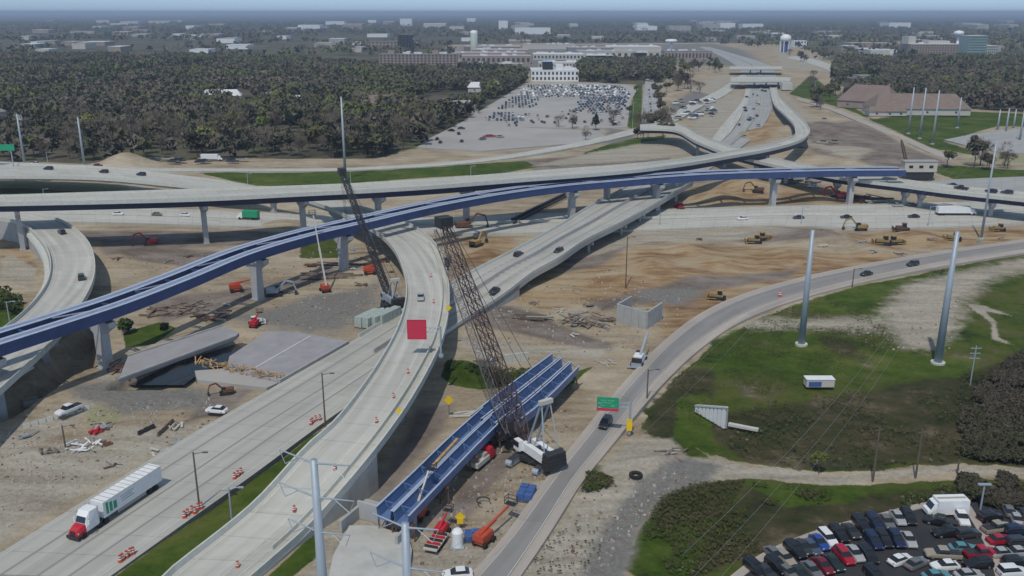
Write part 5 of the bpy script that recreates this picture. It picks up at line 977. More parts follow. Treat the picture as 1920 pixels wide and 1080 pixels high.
# ------------------------------------------------------------------ cranes and plant
def lattice(mb, a, b, w0, w1, seg, ch=.12, br=.06, side=None):
    a = Vector(a); b = Vector(b); d = (b-a).normalized(); s = (side or Vector((1, 0, 0))); s = (s-d*s.dot(d)).normalized(); u = d.cross(s); pts = []
    for k in range(seg+1):
        t = k/seg; w = (w0*(1-t)+w1*t)/2; e_ = min(t, 1-t)*seg; w *= min(1, .35+e_*.3); c = a.lerp(b, t); pts.append([c+s*w*i+u*w*j for i, j in ((1, 1), (-1, 1), (-1, -1), (1, -1))])
    for k in range(seg):
        for j in range(4):
            mb.beam(pts[k][j], pts[k+1][j], ch); mb.beam(pts[k][j], pts[k+1][(j+1) % 4], br); mb.beam(pts[k][(j+1) % 4], pts[k+1][j], br); mb.beam(pts[k+1][j], pts[k+1][(j+1) % 4], br)
def crawler_crane(label, base, rz, boomdir_tip, boommat, scale=1.0, mast=True, hook=None, bodym=M_white, bw=2.4):
    b = Vector(base); t = thing('crawler_crane', label, 'crane', tuple(b)); ca, sa = math.cos(rz), math.sin(rz)
    def wv(x, y, z): return Vector((b.x+(x*ca-y*sa)*scale, b.y+(x*sa+y*ca)*scale, b.z+z*scale))
    for s in (-1, 1):
        mb = MB(); c = wv(0, s*2.9, .75); mb.box(c, (8.4*scale, 1.2*scale, 1.1*scale), rz); mb.tube(wv(-4.2, s*2.9-.6, .75), wv(-4.2, s*2.9+.6, .75), .65*scale, n=12); mb.tube(wv(4.2, s*2.9-.6, .75), wv(4.2, s*2.9+.6, .75), .65*scale, n=12); tr = part('track', mb, M_galv, t)
        mb = MB()
        for k in range(18): mb.box(wv(-4.1+k*.48, s*2.9, 1.34), (.3*scale, 1.35*scale, .1*scale), rz)
        link('track_shoes', mb.mesh('track_shoes', M_dark, tuple(t.location)), tr)['kind'] = 'stuff'
    mb = MB(); mb.box(wv(0, 0, 1.0), (3.6*scale, 4.8*scale, .8*scale), rz); mb.tube(wv(0, 0, 1.3), wv(0, 0, 2.0), 1.3*scale, n=16); part('carbody', mb, M_dark, t)
    tip = Vector(boomdir_tip); hd = Vector((tip.x-b.x, tip.y-b.y, 0)); fr = math.atan2(hd.y, hd.x); cf, sf = math.cos(fr), math.sin(fr)
    def uv_(x, y, z): return Vector((b.x+(x*cf-y*sf)*scale, b.y+(x*sf+y*cf)*scale, b.z+z*scale))
    mb = MB(); mb.box(uv_(-1.6, -1.1, 2.9), (7.4*scale, 1.0*scale, 1.7*scale), fr); mb.box(uv_(-1.6, 1.1, 2.9), (7.4*scale, 1.0*scale, 1.7*scale), fr); mb.box(uv_(-2.0, 0, 2.3), (7.0*scale, 1.3*scale, .5*scale), fr); part('housing', mb, bodym, t)
    mb = MB(); mb.box(uv_(2.6, 1.9, 3.1), (1.9*scale, 1.1*scale, 2.0*scale), fr, 0, .9); cb = part('cab', mb, bodym, t); mb = MB(); mb.box(uv_(2.75, 1.95, 3.4), (1.75*scale, 1.15*scale, 1.0*scale), fr); link('window', mb.mesh('window', M_glass, tuple(t.location)), cb)
    mb = MB()
    for k in range(4): mb.box(uv_(-6.0, 0, 2.0+k*.75), (1.7*scale, (4.6-.2*k)*scale, .68*scale), fr)
    part('counterweight', mb, M_dark, t)
    for s in (-.1, 1.1, 2.0): mb = MB(); mb.tube(uv_(-1.0-s*1.3, -.6, 3.2), uv_(-1.0-s*1.3, .6, 3.2), .5*scale, n=12); part('winch_drum', mb, M_dark, t)
    foot = uv_(2.2, 0, 2.4); side = Vector((-sf, cf, 0)); mb = MB(); seg = int((tip-foot).length/(bw*1.05)); lattice(mb, foot, tip, bw, bw*.8, seg, .24 if bw > 2.3 else .2, .13 if bw > 2.3 else .1, side); part('boom', mb, boommat, t)
    mb = MB(); mb.box(tip, (2.6, bw*1.25, 2.2), fr); mb.tube(tip+side*bw*.6+Vector((.3*cf, .3*sf, .5)), tip-side*bw*.6+Vector((.3*cf, .3*sf, .5)), .7, n=12); mb.beam(tip, tip+Vector((cf*2.2, sf*2.2, .6)), .5); part('boom_head', mb, M_dark, t)
    top = uv_(-3.2, 0, 13.5 if scale >= 1 else 9.5)
    if mast:
        for s in (-1, 1):
            mb = MB(); mb.beam(uv_(1.0, s*1.0, 3.5), top+side*s*.9*scale, .3*scale); part('gantry', mb, M_galv, t); mb = MB(); mb.beam(uv_(-5.2, s*1.6, 4.0), top+side*s*.9*scale, .22*scale); part('back_stay', mb, M_galv, t)
        mb = MB(); mb.beam(top-side*1.4*scale, top+side*1.4*scale, .8*scale); part('gantry_head', mb, M_cream, t)
        for s in (-1, 1): mb = MB(); mb.tube(top+side*s*scale, tip+side*s*bw*.4-Vector((cf, sf, 0))*.5, .07, n=4); part('pendant', mb, M_dark, t)
    if hook:
        h = Vector(hook); head = tip+Vector((cf*1.4, sf*1.4, 0))
        for s in (-.4, 0, .4): mb = MB(); mb.tube(head+side*s, h+side*s*.6+Vector((0, 0, 1)), .045, n=4); part('hoist_rope', mb, M_dark, t)
        mb = MB(); mb.box(h, (.8, 1.2, 1.9), fr); mb.box(h-Vector((0, 0, 1.4)), (.25, .3, .9), fr); part('hook_block', mb, M_dark, t)
    return t
def boom_tip(px, py, Y):
    p = P(px, py, 0); v = zat(Y, py); k = (CAMH-v); t = Y/(CS-((py-540)/FPX)*SN); return Vector(((px-960)/FPX*t, Y, v))
b = G(1003, 861, .1); tip = boom_tip(832, 416, 178)
main = crawler_crane('huge white crawler crane beside the blue girders, long dark lattice boom leaning west', b, R(56), tip, M_lat, 1.0, True, hook=(tip.x+.5, tip.y+2.0, tip.z-9), bw=2.3)
# luffing backstay lattice beside the boom
mb = MB(); lattice(mb, Vector((b.x-5.2, b.y+2.5, 4)), tip+Vector((-1.9, 1.2, -2)), 1.5, 1.3, 26, .10, .055, Vector((1, 0, 0))); part('luffing_strut', mb, mat('strut_steel', (.14, .12, .125), .6, .4, .3), main)
mb = MB(); 
rr = random.Random(5)
for k in range(14): c = Vector((b.x-5+rr.uniform(-2, 2.5), b.y+3.5+rr.uniform(-1.5, 2), rr.uniform(2, 6))); mb.beam(c, c+Vector((rr.uniform(-1.5, 1.5), rr.uniform(-1, 1), rr.uniform(-1, 2))), .3)
mb.box((b.x-5.2, b.y+4.2, 4.2), (2.0, 1.6, 3.4), .5); part('boom_hoist', mb, M_dark, main)
b2 = G(736, 572, .1); tip2 = boom_tip(641, 322, 285)
crawler_crane('dark crawler crane working behind the curved ramp, slender boom crossing both flyovers', b2, R(95), tip2, M_dark, .95, True, hook=(tip2.x+.4, tip2.y+1.5, tip2.z-18), bodym=M_galv, bw=1.75)
tip3 = boom_tip(1690, 262, 455); b3 = P(1702, 328)
t = thing('lattice_boom_crane', 'small dark red crane with a thin raised boom behind the blue viaduct tip', 'crane', (b3.x, b3.y, 0)); mb = MB(); lattice(mb, (b3.x, b3.y, 2), tip3, 1.3, 1.0, 14, .16, .08, Vector((1, 0, 0))); part('boom', mb, M_rust, t); mb = MB(); mb.box((b3.x, b3.y, 1.8), (5, 3, 2.2)); part('housing', mb, M_rust, t); mb = MB(); mb.box((b3.x, b3.y, .5), (5.5, 3.6, .9)); part('track', mb, M_dark, t)

def rough_crane(label, x, y, rz):
    b = G(x, y, .05); t = thing('mobile_crane', label, 'crane', tuple(b), rz)
    mb = MB(); mb.box((0, 0, 1.1), (6.4, 2.4, .9)); lpart('chassis', mb, M_galv, t); mb = MB(); mb.box((-.8, 0, 2.2), (3.0, 2.0, 1.3)); lpart('housing', mb, M_white, t); mb = MB(); mb.box((1.6, .7, 2.2), (1.6, .9, 1.4), 0, 0, .85); lpart('cab', mb, M_glass, t)
    mb = MB(); mb.beam((-.8, -.4, 2.6), (5.6, -.4, 5.2), .5); mb.beam((4, -.4, 4.5), (7.2, -.4, 5.8), .32); lpart('boom', mb, M_galv, t); mb = MB(); mb.box((-2.6, 0, 2.0), (.9, 2.3, 1.2)); lpart('counterweight', mb, M_dark, t)
    for xx in (-2.1, 2.1):
        for s in (-1, 1): mb = MB(); mb.tube((xx, s*1.2-.3, .75), (xx, s*1.2+.3, .75), .75, n=12); lpart('wheel', mb, M_tyre, t)
    for xx in (-3.2, 3.2): mb = MB(); mb.box((xx, 0, .5), (.4, 4.4, .3)); lpart('outrigger', mb, M_galv, t)
    return t
rough_crane('small pale grey mobile crane parked beside the asphalt road north of the green sign', 1198, 678, R(70)); 
def boom_lift(label, x, y, rz, el=50, ln=9, m=M_orange, sc=1.0):
    b = G(x, y, .05); t = thing('boom_lift', label, 'aerial lift', tuple(b), rz); t.scale = (sc,)*3
    mb = MB(); mb.box((0, 0, .8), (2.8, 1.5, .55)); lpart('chassis', mb, m, t); mb = MB(); mb.box((-.3, 0, 1.5), (2.6, 1.7, .9)); lpart('turntable', mb, m, t)
    for xx in (-1.05, 1.05):
        for s in (-1, 1): mb = MB(); mb.tube((xx, s*.85-.2, .45), (xx, s*.85+.2, .45), .45, n=10); lpart('wheel', mb, M_tyre, t)
    c, s_ = math.cos(R(el)), math.sin(R(el)); a = Vector((-1.2, 0, 1.9)); e_ = a+Vector((c*ln, 0, s_*ln)); mb = MB(); mb.beam(a, a.lerp(e_, .55), .38); mb.beam(a.lerp(e_, .5), e_, .26); lpart('boom', mb, M_cream if el > 20 else m, t)
    mb = MB(); bk = e_+Vector((.7, 0, 0))
    for dx in (-.5, .5):
        for dy in (-.8, .8): mb.beam(bk+Vector((dx, dy, 0)), bk+Vector((dx, dy, 1.1)), .07)
    for z in (0, .55, 1.1):
        for dy in (-.8, .8): mb.beam(bk+Vector((-.5, dy, z)), bk+Vector((.5, dy, z)), .06)
        for dx in (-.5, .5): mb.beam(bk+Vector((dx, -.8, z)), bk+Vector((dx, .8, z)), .06)
    mb.box(bk, (1, 1.6, .08)); lpart('basket', mb, M_dark, t); return t
boom_lift('orange boom lift reaching up under the near end of the curved blue girders', 787, 964, R(65), 48, 6.5, sc=1.05)
boom_lift('orange boom lift lying folded across the dirt by the small blue pallet', 908, 1012, R(58), 6, 7.5, sc=1.15)
boom_lift('dark red boom lift just behind the flatbed trailer', 829, 995, R(70), 20, 3.5, M_red, sc=.95)
boom_lift('orange boom lift with raised thin boom between the two viaduct piers', 609, 541, R(120), 68, 18, sc=1.2)
boom_lift('orange boom lift low on the dirt west of the second viaduct pier', 443, 541, R(20), 8, 5, sc=1.3); boom_lift('orange boom lift beside the third viaduct pier', 694, 512, R(10), 12, 5, sc=1.3); boom_lift('small red lift near the heap of scrap under the viaduct', 478, 608, R(80), 15, 4, M_red, sc=1.0)
# flatbed trailer, generator truck, tank etc
b = G(818, 1016, .05); t = thing('flatbed_trailer', 'short dirty white flatbed trailer loaded with red scrap', 'trailer', tuple(b), R(72)); mb = MB(); mb.box((0, 0, .9), (5.2, 2.3, .25)); lpart('bed', mb, M_cream, t)
for k in range(5): mb = MB(); mb.box((-2+k*.95, 0, 1.2), (.35, 2.2, .35)); lpart('crosspiece', mb, M_red if k % 2 else M_dark, t)
for xx in (-1.2, 0, 1.2):
    for s in (-1, 1): mb = MB(); mb.tube((xx, s*1.0-.15, .4), (xx, s*1.0+.15, .4), .4, n=10); lpart('wheel', mb, M_tyre, t)
b = G(858, 1016, .05); t = thing('water_tank', 'white upright tank standing between the trailer and folded lift', 'tank', tuple(b)); mb = MB(); mb.lathe((0, 0, 0), [(.85, 0), (.9, .2), (.9, 2.6), (.6, 3.0), (.15, 3.1)], 16); lpart('body', mb, M_white, t); mb = MB(); mb.box((0, 0, .1), (2.2, 2.2, .2)); lpart('skid', mb, M_galv, t)
b = G(905, 862, .05); t = thing('red_truck', 'red service truck with pale bed below the blue girders', 'lorry', tuple(b), R(62)); mb = MB(); loft_x(mb, [(.9, .6, 2.7, 1.15, 1.05), (2.2, .6, 2.7, 1.15, 1.0), (2.7, .6, 1.6, 1.1, 1.0), (3.4, .6, 1.4, 1.0, .9)]); lpart('cab', mb, M_red, t)
mb = MB(); mb.box((-1.5, 0, 1.2), (4.4, 2.3, .9)); lpart('bed', mb, M_cream, t); mb = MB(); mb.box((-.3, 0, 1.9), (1.2, 1.8, .9)); lpart('toolbox', mb, M_flot, t); mb = MB(); mb.add([(2.23, -.9, 2.6), (2.23, .9, 2.6), (2.68, .95, 1.7), (2.68, -.95, 1.7)], [(0, 1, 2, 3)]); lpart('windscreen', mb, M_glass, t)
for xx in (2.3, -1.6, -2.7):
    for s in (-1, 1): mb = MB(); mb.tube((xx, s*.95-.15, .5), (xx, s*.95+.2, .5), .5, n=10); lpart('wheel', mb, M_tyre, t)
def pallet(label, x, y, m, nx=2, ny=3, s=1.25, h=1.1, rz=0.3, nm='crate_stack'):
    b = G(x, y, .05); t = thing(nm, label, 'crates', tuple(b), rz)
    for i in range(nx):
        for j in range(ny): mb = MB(); mb.box(((i-(nx-1)/2)*s*1.05, (j-(ny-1)/2)*s*1.05, h/2+.1), (s, s, h*(1-.15*((i+j) % 2)))); lpart('crate', mb, m, t)
    mb = MB(); mb.box((0, 0, .05), (nx*s*1.1, ny*s*1.1, .1)); lpart('pallet', mb, M_wood, t); return t
pallet('block of bright blue crates on the pale dirt below the big crane', 987, 926, M_bluep, 2, 3, 1.3, 1.3, R(-15)); pallet('small blue pallet load between tank and folded lift', 886, 1002, M_bluep, 2, 2, 1.2, .9, R(5))
b = G(1192, 893, .03); mb = MB(); 
for k in range(20):
    a0, a1 = 2*math.pi*k/20, 2*math.pi*(k+1)/20; mb.tube((b.x+math.cos(a0)*.95, b.y+math.sin(a0)*.95, .3), (b.x+math.cos(a1)*.95, b.y+math.sin(a1)*.95, .3), .32, n=8, caps=False)
tag(link('giant_tyre', mb.mesh('giant_tyre', M_tyre, smooth=True)), 'big black tyre lying flat on the pale yard by the sand heap', 'tyre')
b = G(906, 942, .03); mb = MB()
for k in range(14):
    a0, a1 = 2*math.pi*k/20, 2*math.pi*(k+1)/20; mb.tube((b.x+math.cos(a0)*1.1, b.y+math.sin(a0)*1.1, .4), (b.x+math.cos(a1)*1.1, b.y+math.sin(a1)*1.1, .4), .12, n=6, caps=False)
tag(link('hose_coil', mb.mesh('hose_coil', M_dark)), 'dark coiled hose on the dirt west of the blue crates', 'hose')
# green-grey tanks by second crane
for k, (x, y) in enumerate(((690, 603), (703, 604), (716, 602), (729, 598))):
    b = G(x, y, .05); t = thing('frac_tank', 'pale green grey tank beside the second crane, %s of four from the west' % ordw[k], 'tank', tuple(b), R(62)); mb = MB(); mb.box((0, 0, 1.7), (9, 2.2, 2.8), 0, 0, .97); lpart('body', mb, M_gcab, t)
    for j in range(5): mb = MB(); mb.box((-3.6+j*1.8, 0, 1.7), (.15, 2.35, 2.9)); lpart('rib', mb, M_galv, t)
    mb = MB(); mb.box((0, 0, .2), (9.2, 2.2, .3)); lpart('skid', mb, M_dark, t)
# excavators / dozers
def dozer(label, x, y, rz, m=M_cat, sc=1.0):
    b = G(x, y, .05); t = thing('bulldozer', label, 'bulldozer', tuple(b), rz); t.scale = (sc,)*3
    for s in (-1, 1): mb = MB(); mb.box((0, s*1.1, .5), (3.8, .6, .9)); mb.tube((-1.9, s*1.1-.3, .5), (-1.9, s*1.1+.3, .5), .45, n=10); mb.tube((1.9, s*1.1-.3, .5), (1.9, s*1.1+.3, .5), .45, n=10); lpart('track', mb, M_dark, t)
    mb = MB(); mb.box((.9, 0, 1.3), (2.2, 1.4, 1.1)); mb.box((-.8, 0, 1.1), (1.8, 1.6, .8)); lpart('body', mb, m, t); mb = MB(); mb.box((-.7, 0, 2.1), (1.4, 1.4, 1.3), 0, 0, .9); lpart('cab', mb, M_glass, t); mb = MB(); mb.box((-.7, 0, 2.8), (1.6, 1.6, .12)); lpart('roof', mb, m, t)
    mb = MB(); mb.box((2.8, 0, .8), (.25, 3.6, 1.3)); lpart('blade', mb, m, t); mb = MB(); mb.box((-2.3, 0, .7), (.4, 1.2, 1.0)); lpart('ripper', mb, M_dark, t)
    for s in (-1, 1): mb = MB(); mb.beam((.2, s*1.5, .5), (2.7, s*1.5, .5), .2); lpart('push_arm', mb, m, t)
def excavator(label, x, y, rz, m=M_cat, sc=1.0):
    b = G(x, y, .05); t = thing('excavator', label, 'excavator', tuple(b), rz); t.scale = (sc,)*3
    for s in (-1, 1): mb = MB(); mb.box((0, s*1.2, .5), (4.0, .6, .9)); mb.tube((-2, s*1.2-.3, .5), (-2, s*1.2+.3, .5), .45, n=10); mb.tube((2, s*1.2-.3, .5), (2, s*1.2+.3, .5), .45, n=10); lpart('track', mb, M_dark, t)
    mb = MB(); mb.box((-.6, 0, 1.7), (3.6, 2.6, 1.2)); mb.tube((0, 0, .8), (0, 0, 1.2), .8, n=12); lpart('housing', mb, m, t); mb = MB(); mb.box((.9, .8, 2.3), (1.5, 1.0, 1.6), 0, 0, .9); lpart('cab', mb, M_glass, t); mb = MB(); mb.box((-2.4, 0, 1.7), (.7, 2.4, 1.1)); lpart('counterweight', mb, M_dark, t)
    mb = MB(); mb.beam((1.0, -.3, 2.0), (3.4, -.3, 4.6), .55); mb.beam((3.4, -.3, 4.6), (5.6, -.3, 4.0), .5); lpart('boom', mb, m, t); mb = MB(); mb.beam((5.5, -.3, 4.2), (6.4, -.3, 1.4), .38); lpart('stick', mb, m, t)
    mb = MB(); mb.box((6.2, -.3, .9), (.9, 1.0, 1.0), 0, 0, .7); lpart('bucket', mb, M_dark, t)
dozer('pale yellow bulldozer on the brown dirt near the asphalt road bend', 1345, 556, R(160), sc=1.0); dozer('yellow bulldozer on the ridge south of the cross freeway', 1414, 453, R(175), sc=1.1); dozer('yellow bulldozer behind the first on the ridge', 1432, 448, R(20), sc=1.0)
dozer('dark yellow bulldozer by the blue pole in the eastern cutting', 1655, 457, R(170), sc=1.2); dozer('second yellow machine east of the dark one in the cutting', 1678, 456, R(10), sc=1.1); dozer('brown bulldozer beside the small dirt ramp in the cutting', 1787, 450, R(170), sc=1.1); dozer('yellow dozer on the bank below the white lorry', 1872, 430, R(180), sc=1.0)
excavator('yellow excavator digging by the curved ramp and crane boom', 893, 458, R(60), sc=1.05); excavator('yellow excavator at the edge of the cross freeway above the cutting', 1612, 428, R(180), sc=1.0); excavator('brown excavator on the rust coloured heap behind the blue viaduct', 1420, 364, R(170), M_rust, sc=1.0)
excavator('yellow excavator at the timber heap end of the old deck', 384, 690, R(10), M_timber, sc=.75); excavator('small yellow excavator in the wet dirt below the concrete apron', 424, 733, R(200), M_rust, sc=.6); excavator('red excavator under the far navy flyover on the west dirt', 283, 455, R(200), M_red, sc=1.0); excavator('maroon excavator beside the cross freeway near the crane head', 872, 426, R(5), M_rust, sc=1.4)
excavator('red excavator near the eastern pier on the rust ground', 1572, 372, R(190), M_red, sc=1.2); dozer('red machine at the foot of the pier east of the highway bridge', 1275, 390, R(90), M_red, sc=1.2); dozer('purple red dozer on the top edge of the eastern cutting', 1690, 436, R(170), M_rust, sc=1.1)
dozer('small white skid machine near the pit timber', 480, 603, R(30), M_white, sc=.8); excavator('pale blue machine by the second viaduct pier', 515, 548, R(10), M_galv, sc=1.0)
# heaps of materials
def heap(name, label, cat, x, y, n, L_, rad, m, rz0=0.0, jit=.4, th=.25, seed=1, hgt=.8, individually=True):
    b = G(x, y, .02); t = thing(name, label, cat, tuple(b)); rr = random.Random(seed)
    for k in range(n):
        a = rz0+rr.gauss(0, jit); c = Vector((rr.uniform(-rad, rad), rr.uniform(-rad, rad)*.8, rr.uniform(.1, hgt))); d = Vector((math.cos(a), math.sin(a), rr.uniform(-.04, .04)))*L_*rr.uniform(.5, 1)/2
        mb = MB(); mb.beam(c-d, c+d, th*rr.uniform(.7, 1.6), th*rr.uniform(.4, 1)); lpart('plank' if m in (M_wood, M_timber) else 'bar', mb, m if rr.random() < .8 else M_flot, t)
    return t
heap('scrap_heap', 'long tangle of rusty bars behind the bushy green bank', 'scrap heap', 335, 575, 26, 8, 7, M_rebar, R(25), .5, .35, 2); heap('scrap_heap', 'dark brown scrap heap nearest the stripped deck', 'scrap heap', 395, 592, 22, 5, 4, M_rust, R(10), .8, .4, 3, 1.4)
heap('rebar_heap', 'brown bundle of bars lying at the west end of the old bridge deck', 'scrap heap', 228, 688, 24, 4, 3, M_rust, R(80), .9, .22, 4, 1.8); heap('scrap_heap', 'ring of steel scrap on the dirt between crane boom and concrete box', 'scrap heap', 1098, 600, 30, 7, 5.5, M_rebar, R(-15), .6, .28, 5)
heap('timber_stack', 'dark timbers stacked on the dirt near the crane boom', 'timber', 1000, 597, 16, 7, 3, M_wood, R(-3), .12, .35, 6, .6); heap('scrap_heap', 'litter of white and dark bits by the thin west pole', 'scrap heap', 155, 832, 18, 3, 3, M_white, R(20), 1.2, .3, 7, .8); heap('scrap_heap', 'red and blue bundle in the west yard', 'scrap heap', 185, 806, 8, 2, 1.2, M_red, R(20), 1.2, .5, 8, 1.4)
heap('pipe_stack', 'long dark pipes lying under the third viaduct pier', 'pipes', 640, 497, 10, 22, 3, M_rust, R(2), .08, .5, 9, .8); heap('pipe_stack', 'brown beams laid on the ground south of the third viaduct pier', 'pipes', 620, 517, 8, 18, 3, M_rebar, R(8), .1, .5, 10, .6)
heap('timber_stack', 'pale boards beside the blue girders under the yellow round sign', 'timber', 875, 772, 8, 6, 1.4, M_cream, R(15), .1, .5, 11, .4); heap('scrap_heap', 'broken branches along the pale yard by the big tyre', 'scrap heap', 1260, 852, 10, 3, 3, M_rebar, R(15), .8, .25, 12, .4)
heap('scrap_heap', 'dark debris below the big crane and the blue girders', 'scrap heap', 925, 822, 24, 4, 3.5, M_dark, R(15), 1.0, .3, 13, 1.0); heap('scrap_heap', 'rusty frames under the crossing flyover east of the piers', 'scrap heap', 1620, 372, 24, 10, 9, M_rust, R(5), .4, .6, 14, 1.2); heap('scrap_heap', 'dark clutter behind the blue viaduct near the white van', 'scrap heap', 1500, 343, 24, 8, 9, M_dark, R(5), .8, .6, 15, 2.0)
heap('scrap_heap', 'white slabs and bars near the asphalt road edge and blue girder ends', 'scrap heap', 1137, 674, 12, 2.5, 1.6, M_cream, R(-40), .4, .2, 16, .4); heap('rebar_heap', 'steel bars in the brown dirt beside the highway bridge', 'scrap heap', 905, 520, 14, 4, 3, M_cream, R(10), .9, .3, 17, .5)
def barrier_row(label, x0, y0, x1, y1, n, m=M_para):
    t = thing('barrier_row', label, 'barrier', tuple(P(x0, y0))); a, b_ = P(x0, y0), P(x1, y1)
    for k in range(n):
        p = a.lerp(b_, (k+.08)/n); q = a.lerp(b_, (k+.9)/n); d = (q-p).normalized(); nn = Vector((-d.y, d.x, 0)); mb = MB(); z = hz(p)-.05
        mb.add([v+Vector((0, 0, z)) for v in (p-nn*.32, p+nn*.32, p+nn*.1+Vector((0, 0, .95)), p-nn*.1+Vector((0, 0, .95)), q-nn*.32, q+nn*.32, q+nn*.1+Vector((0, 0, .95)), q-nn*.1+Vector((0, 0, .95)))], [(0, 3, 2, 1), (4, 5, 6, 7), (0, 1, 5, 4), (1, 2, 6, 5), (2, 3, 7, 6), (3, 0, 4, 7)]); part('segment', mb, m, t)
barrier_row('row of pale concrete barrier blocks in the west yard', 42, 796, 168, 760, 9); barrier_row('short row of dark blocks in the west yard', 258, 812, 290, 797, 3, M_dark); barrier_row('dark timber kerb along the west yard', 295, 812, 325, 785, 4, M_wood)
for k, (x0, y0, x1, y1) in enumerate(((890, 665, 915, 672), (945, 675, 990, 668), (915, 690, 928, 672))):
    wall_panels(thing('low_wall', 'low pale wall piece beside the grass patch, %s from the curved ramp' % ordw[k], 'wall', tuple(P(x0, y0))), P(x0, y0), P(x1, y1), 1.3, 1.1, .35, 3, M_para)
heap('beam_stack', 'pale precast beams standing in the shadow under the loop ramp', 'beams', 55, 716, 7, 6, 2.4, M_flot, R(40), .1, .9, 21, 1.6)
c_ = P(470, 352); mb = MB(); mb.box((c_.x, c_.y, 1), (3, 2, 2)); 
# black joint bars beside the highway bridge
for k, (x0, y0, x1, y1, lab) in enumerate(((960, 412, 1060, 364, 'long dark girder line edging the ramp west of the highway bridge'), (1077, 404, 1113, 386, 'red brown beam row beside the viaduct pier'), (1122, 378, 1162, 361, 'dark beam row just north of the viaduct pier'))):
    mb = MB(); mb.beam(P(x0, y0, 1.0), P(x1, y1, 1.0), .9, 1.6); mb.beam(P(x0+3, y0+6, .6), P(x1+3, y1+4, .6), .5, 1.0); tag(link('steel_beam', mb.mesh('steel_beam', M_rust if k == 1 else M_dark)), lab, 'beam')
jb = Path([(690, 640, 0), (940, 445, 0), (1065, 366, 0)][1:], [(960, 470, 0), (1120, 386, 0)], 12)

for k in range(40):                                    # small heaps dotted over the works
    zx, zy = [(random.Random(k*7).uniform(860, 1150), random.Random(k*3+1).uniform(560, 655)), (random.Random(k*5).uniform(210, 730), random.Random(k*9+1).uniform(455, 610)), (random.Random(k*5).uniform(20, 360), random.Random(k*9+1).uniform(790, 900)), (random.Random(k*5).uniform(1250, 1900), random.Random(k*9+1).uniform(440, 480))][k % 4]
    nearby = ['between crane boom and concrete box', 'west of the curved ramp', 'in the west yard', 'in the eastern cutting'][k % 4]
    heap('debris_heap', 'small heap of %s bars %s' % (['brown', 'grey', 'rusty', 'pale'][(k//4) % 4], nearby), 'debris', zx, zy, 5, 2.6, 1.4, [M_rebar, M_galv, M_rust, M_cream][(k//4) % 4], k, 1.0, .3, 100+k, .7)['group'] = 'small debris heaps on the dirt'
LM = [((-20, 300), 'behind the green highway sign'), ((60, 300), 'by the first wood edge pole'), ((150, 303), 'by the second wood edge pole'), ((235, 300), 'behind the domed spoil heap'), ((330, 300), 'behind the lined up dark plant'), ((400, 298), 'behind the small white lorry'), ((500, 295), 'east of the white lorry'), ((640, 292), 'by the second crane pole'), ((740, 290), 'by the far car park corner'), ((830, 245), 'along the far car park edge'),
      ((560, 215), 'near the white walled house'), ((716, 215), 'near the hip roofed house'), ((417, 210), 'near the bright white building'), ((1630, 190), 'around the church hall west wing'), ((1715, 195), 'behind the long church hall roof'), ((1800, 200), 'behind the lone field pole'), ((1880, 205), 'behind the substation'), ((1560, 160), 'beside the eastern road'), ((1660, 150), 'behind the grey apartments'), ((1780, 150), 'below the hospital'), ((1880, 150), 'below the green glass office')]
LM = [(P(*a), t_) for a, t_ in LM]
def landmark(p): return min(LM, key=lambda q_: (q_[0].x-p.x)**2+((q_[0].y-p.y)*.8)**2)[1]
# ------------------------------------------------------------------ buildings
UNIT = {}
def unit_box(m):
    if m.name not in UNIT: mb = MB(); mb.box((0, 0, 0), (1, 1, 1)); UNIT[m.name] = mb.mesh('unit', m)
    return UNIT[m.name]
def bx_part(name, t, c, s, m):
    o = link(name, unit_box(m), t, c); o.scale = s; return o
M_winf = mat('far_window_glass', (0.045, 0.05, 0.06), 0.3, 0.2, 0.1)
def building(name, label, cat, x0, x1, y, h, dep, wm, rm, floors=0, bays=0, group=None, ww=.5, wh=.55, units=0, rz=0.0, seed=0, extras=()):
    a, b_ = P(x0, y), P(x1, y); W_ = (b_-a).length; t = thing(name, label, cat, tuple((a+b_)/2+Vector((0, dep/2, 0))), rz, group)
    mb = MB(); mb.box((0, 0, h/2-.5), (W_, dep, h+1)); lpart('wall', mb, wm, t)
    mb = MB(); mb.box((0, 0, h+.25), (W_+.5, dep+.5, .5)); rf = lpart('roof', mb, rm, t); rr = random.Random(seed)
    for k in range(units):
        o = link('roof_unit', unit_box(M_wroof), rf, (rr.uniform(-.4, .4)*W_, rr.uniform(-.35, .35)*dep, h+1.6)); o.scale = (rr.uniform(3, 9), rr.uniform(3, 7), 2.4)
    for f in range(floors):
        for k in range(bays): bx_part('window', t, ((k+.5)/bays*W_-W_/2, -dep/2-.06, (f+.52)*h/floors), (W_/bays*ww, .14, h/floors*wh), M_winf)
    for (fx, w_, hh, m_) in extras: bx_part('tower_block', t, (fx*W_, 0, h+hh/2), (w_, dep*.6, hh), m_)
    return t
def house(label, x, y, w=14, d=9, h=4.5, wm=M_cream, rm=M_groof, rz=0.0, group='houses among the trees', name='house'):
    p = P(x, y); t = thing(name, label, 'house', (p.x, p.y, 0), rz, group); mb = MB(); mb.box((0, 0, h/2), (w, d, h)); lpart('wall', mb, wm, t)
    mb = MB(); e_ = .8; rh = d*.32; mb.add([(-w/2-e_, -d/2-e_, h), (w/2+e_, -d/2-e_, h), (w/2+e_, d/2+e_, h), (-w/2-e_, d/2+e_, h), (-w/2+d*.2, 0, h+rh), (w/2-d*.2, 0, h+rh)], [(0, 1, 5, 4), (2, 3, 4, 5), (1, 2, 5), (3, 0, 4), (0, 3, 2, 1)]); lpart('roof', mb, rm, t)
    for k in (-.3, .05, .35): bx_part('window', t, (k*w, -d/2-.05, h*.5), (1.6, .1, 1.5), M_winf)
    return t
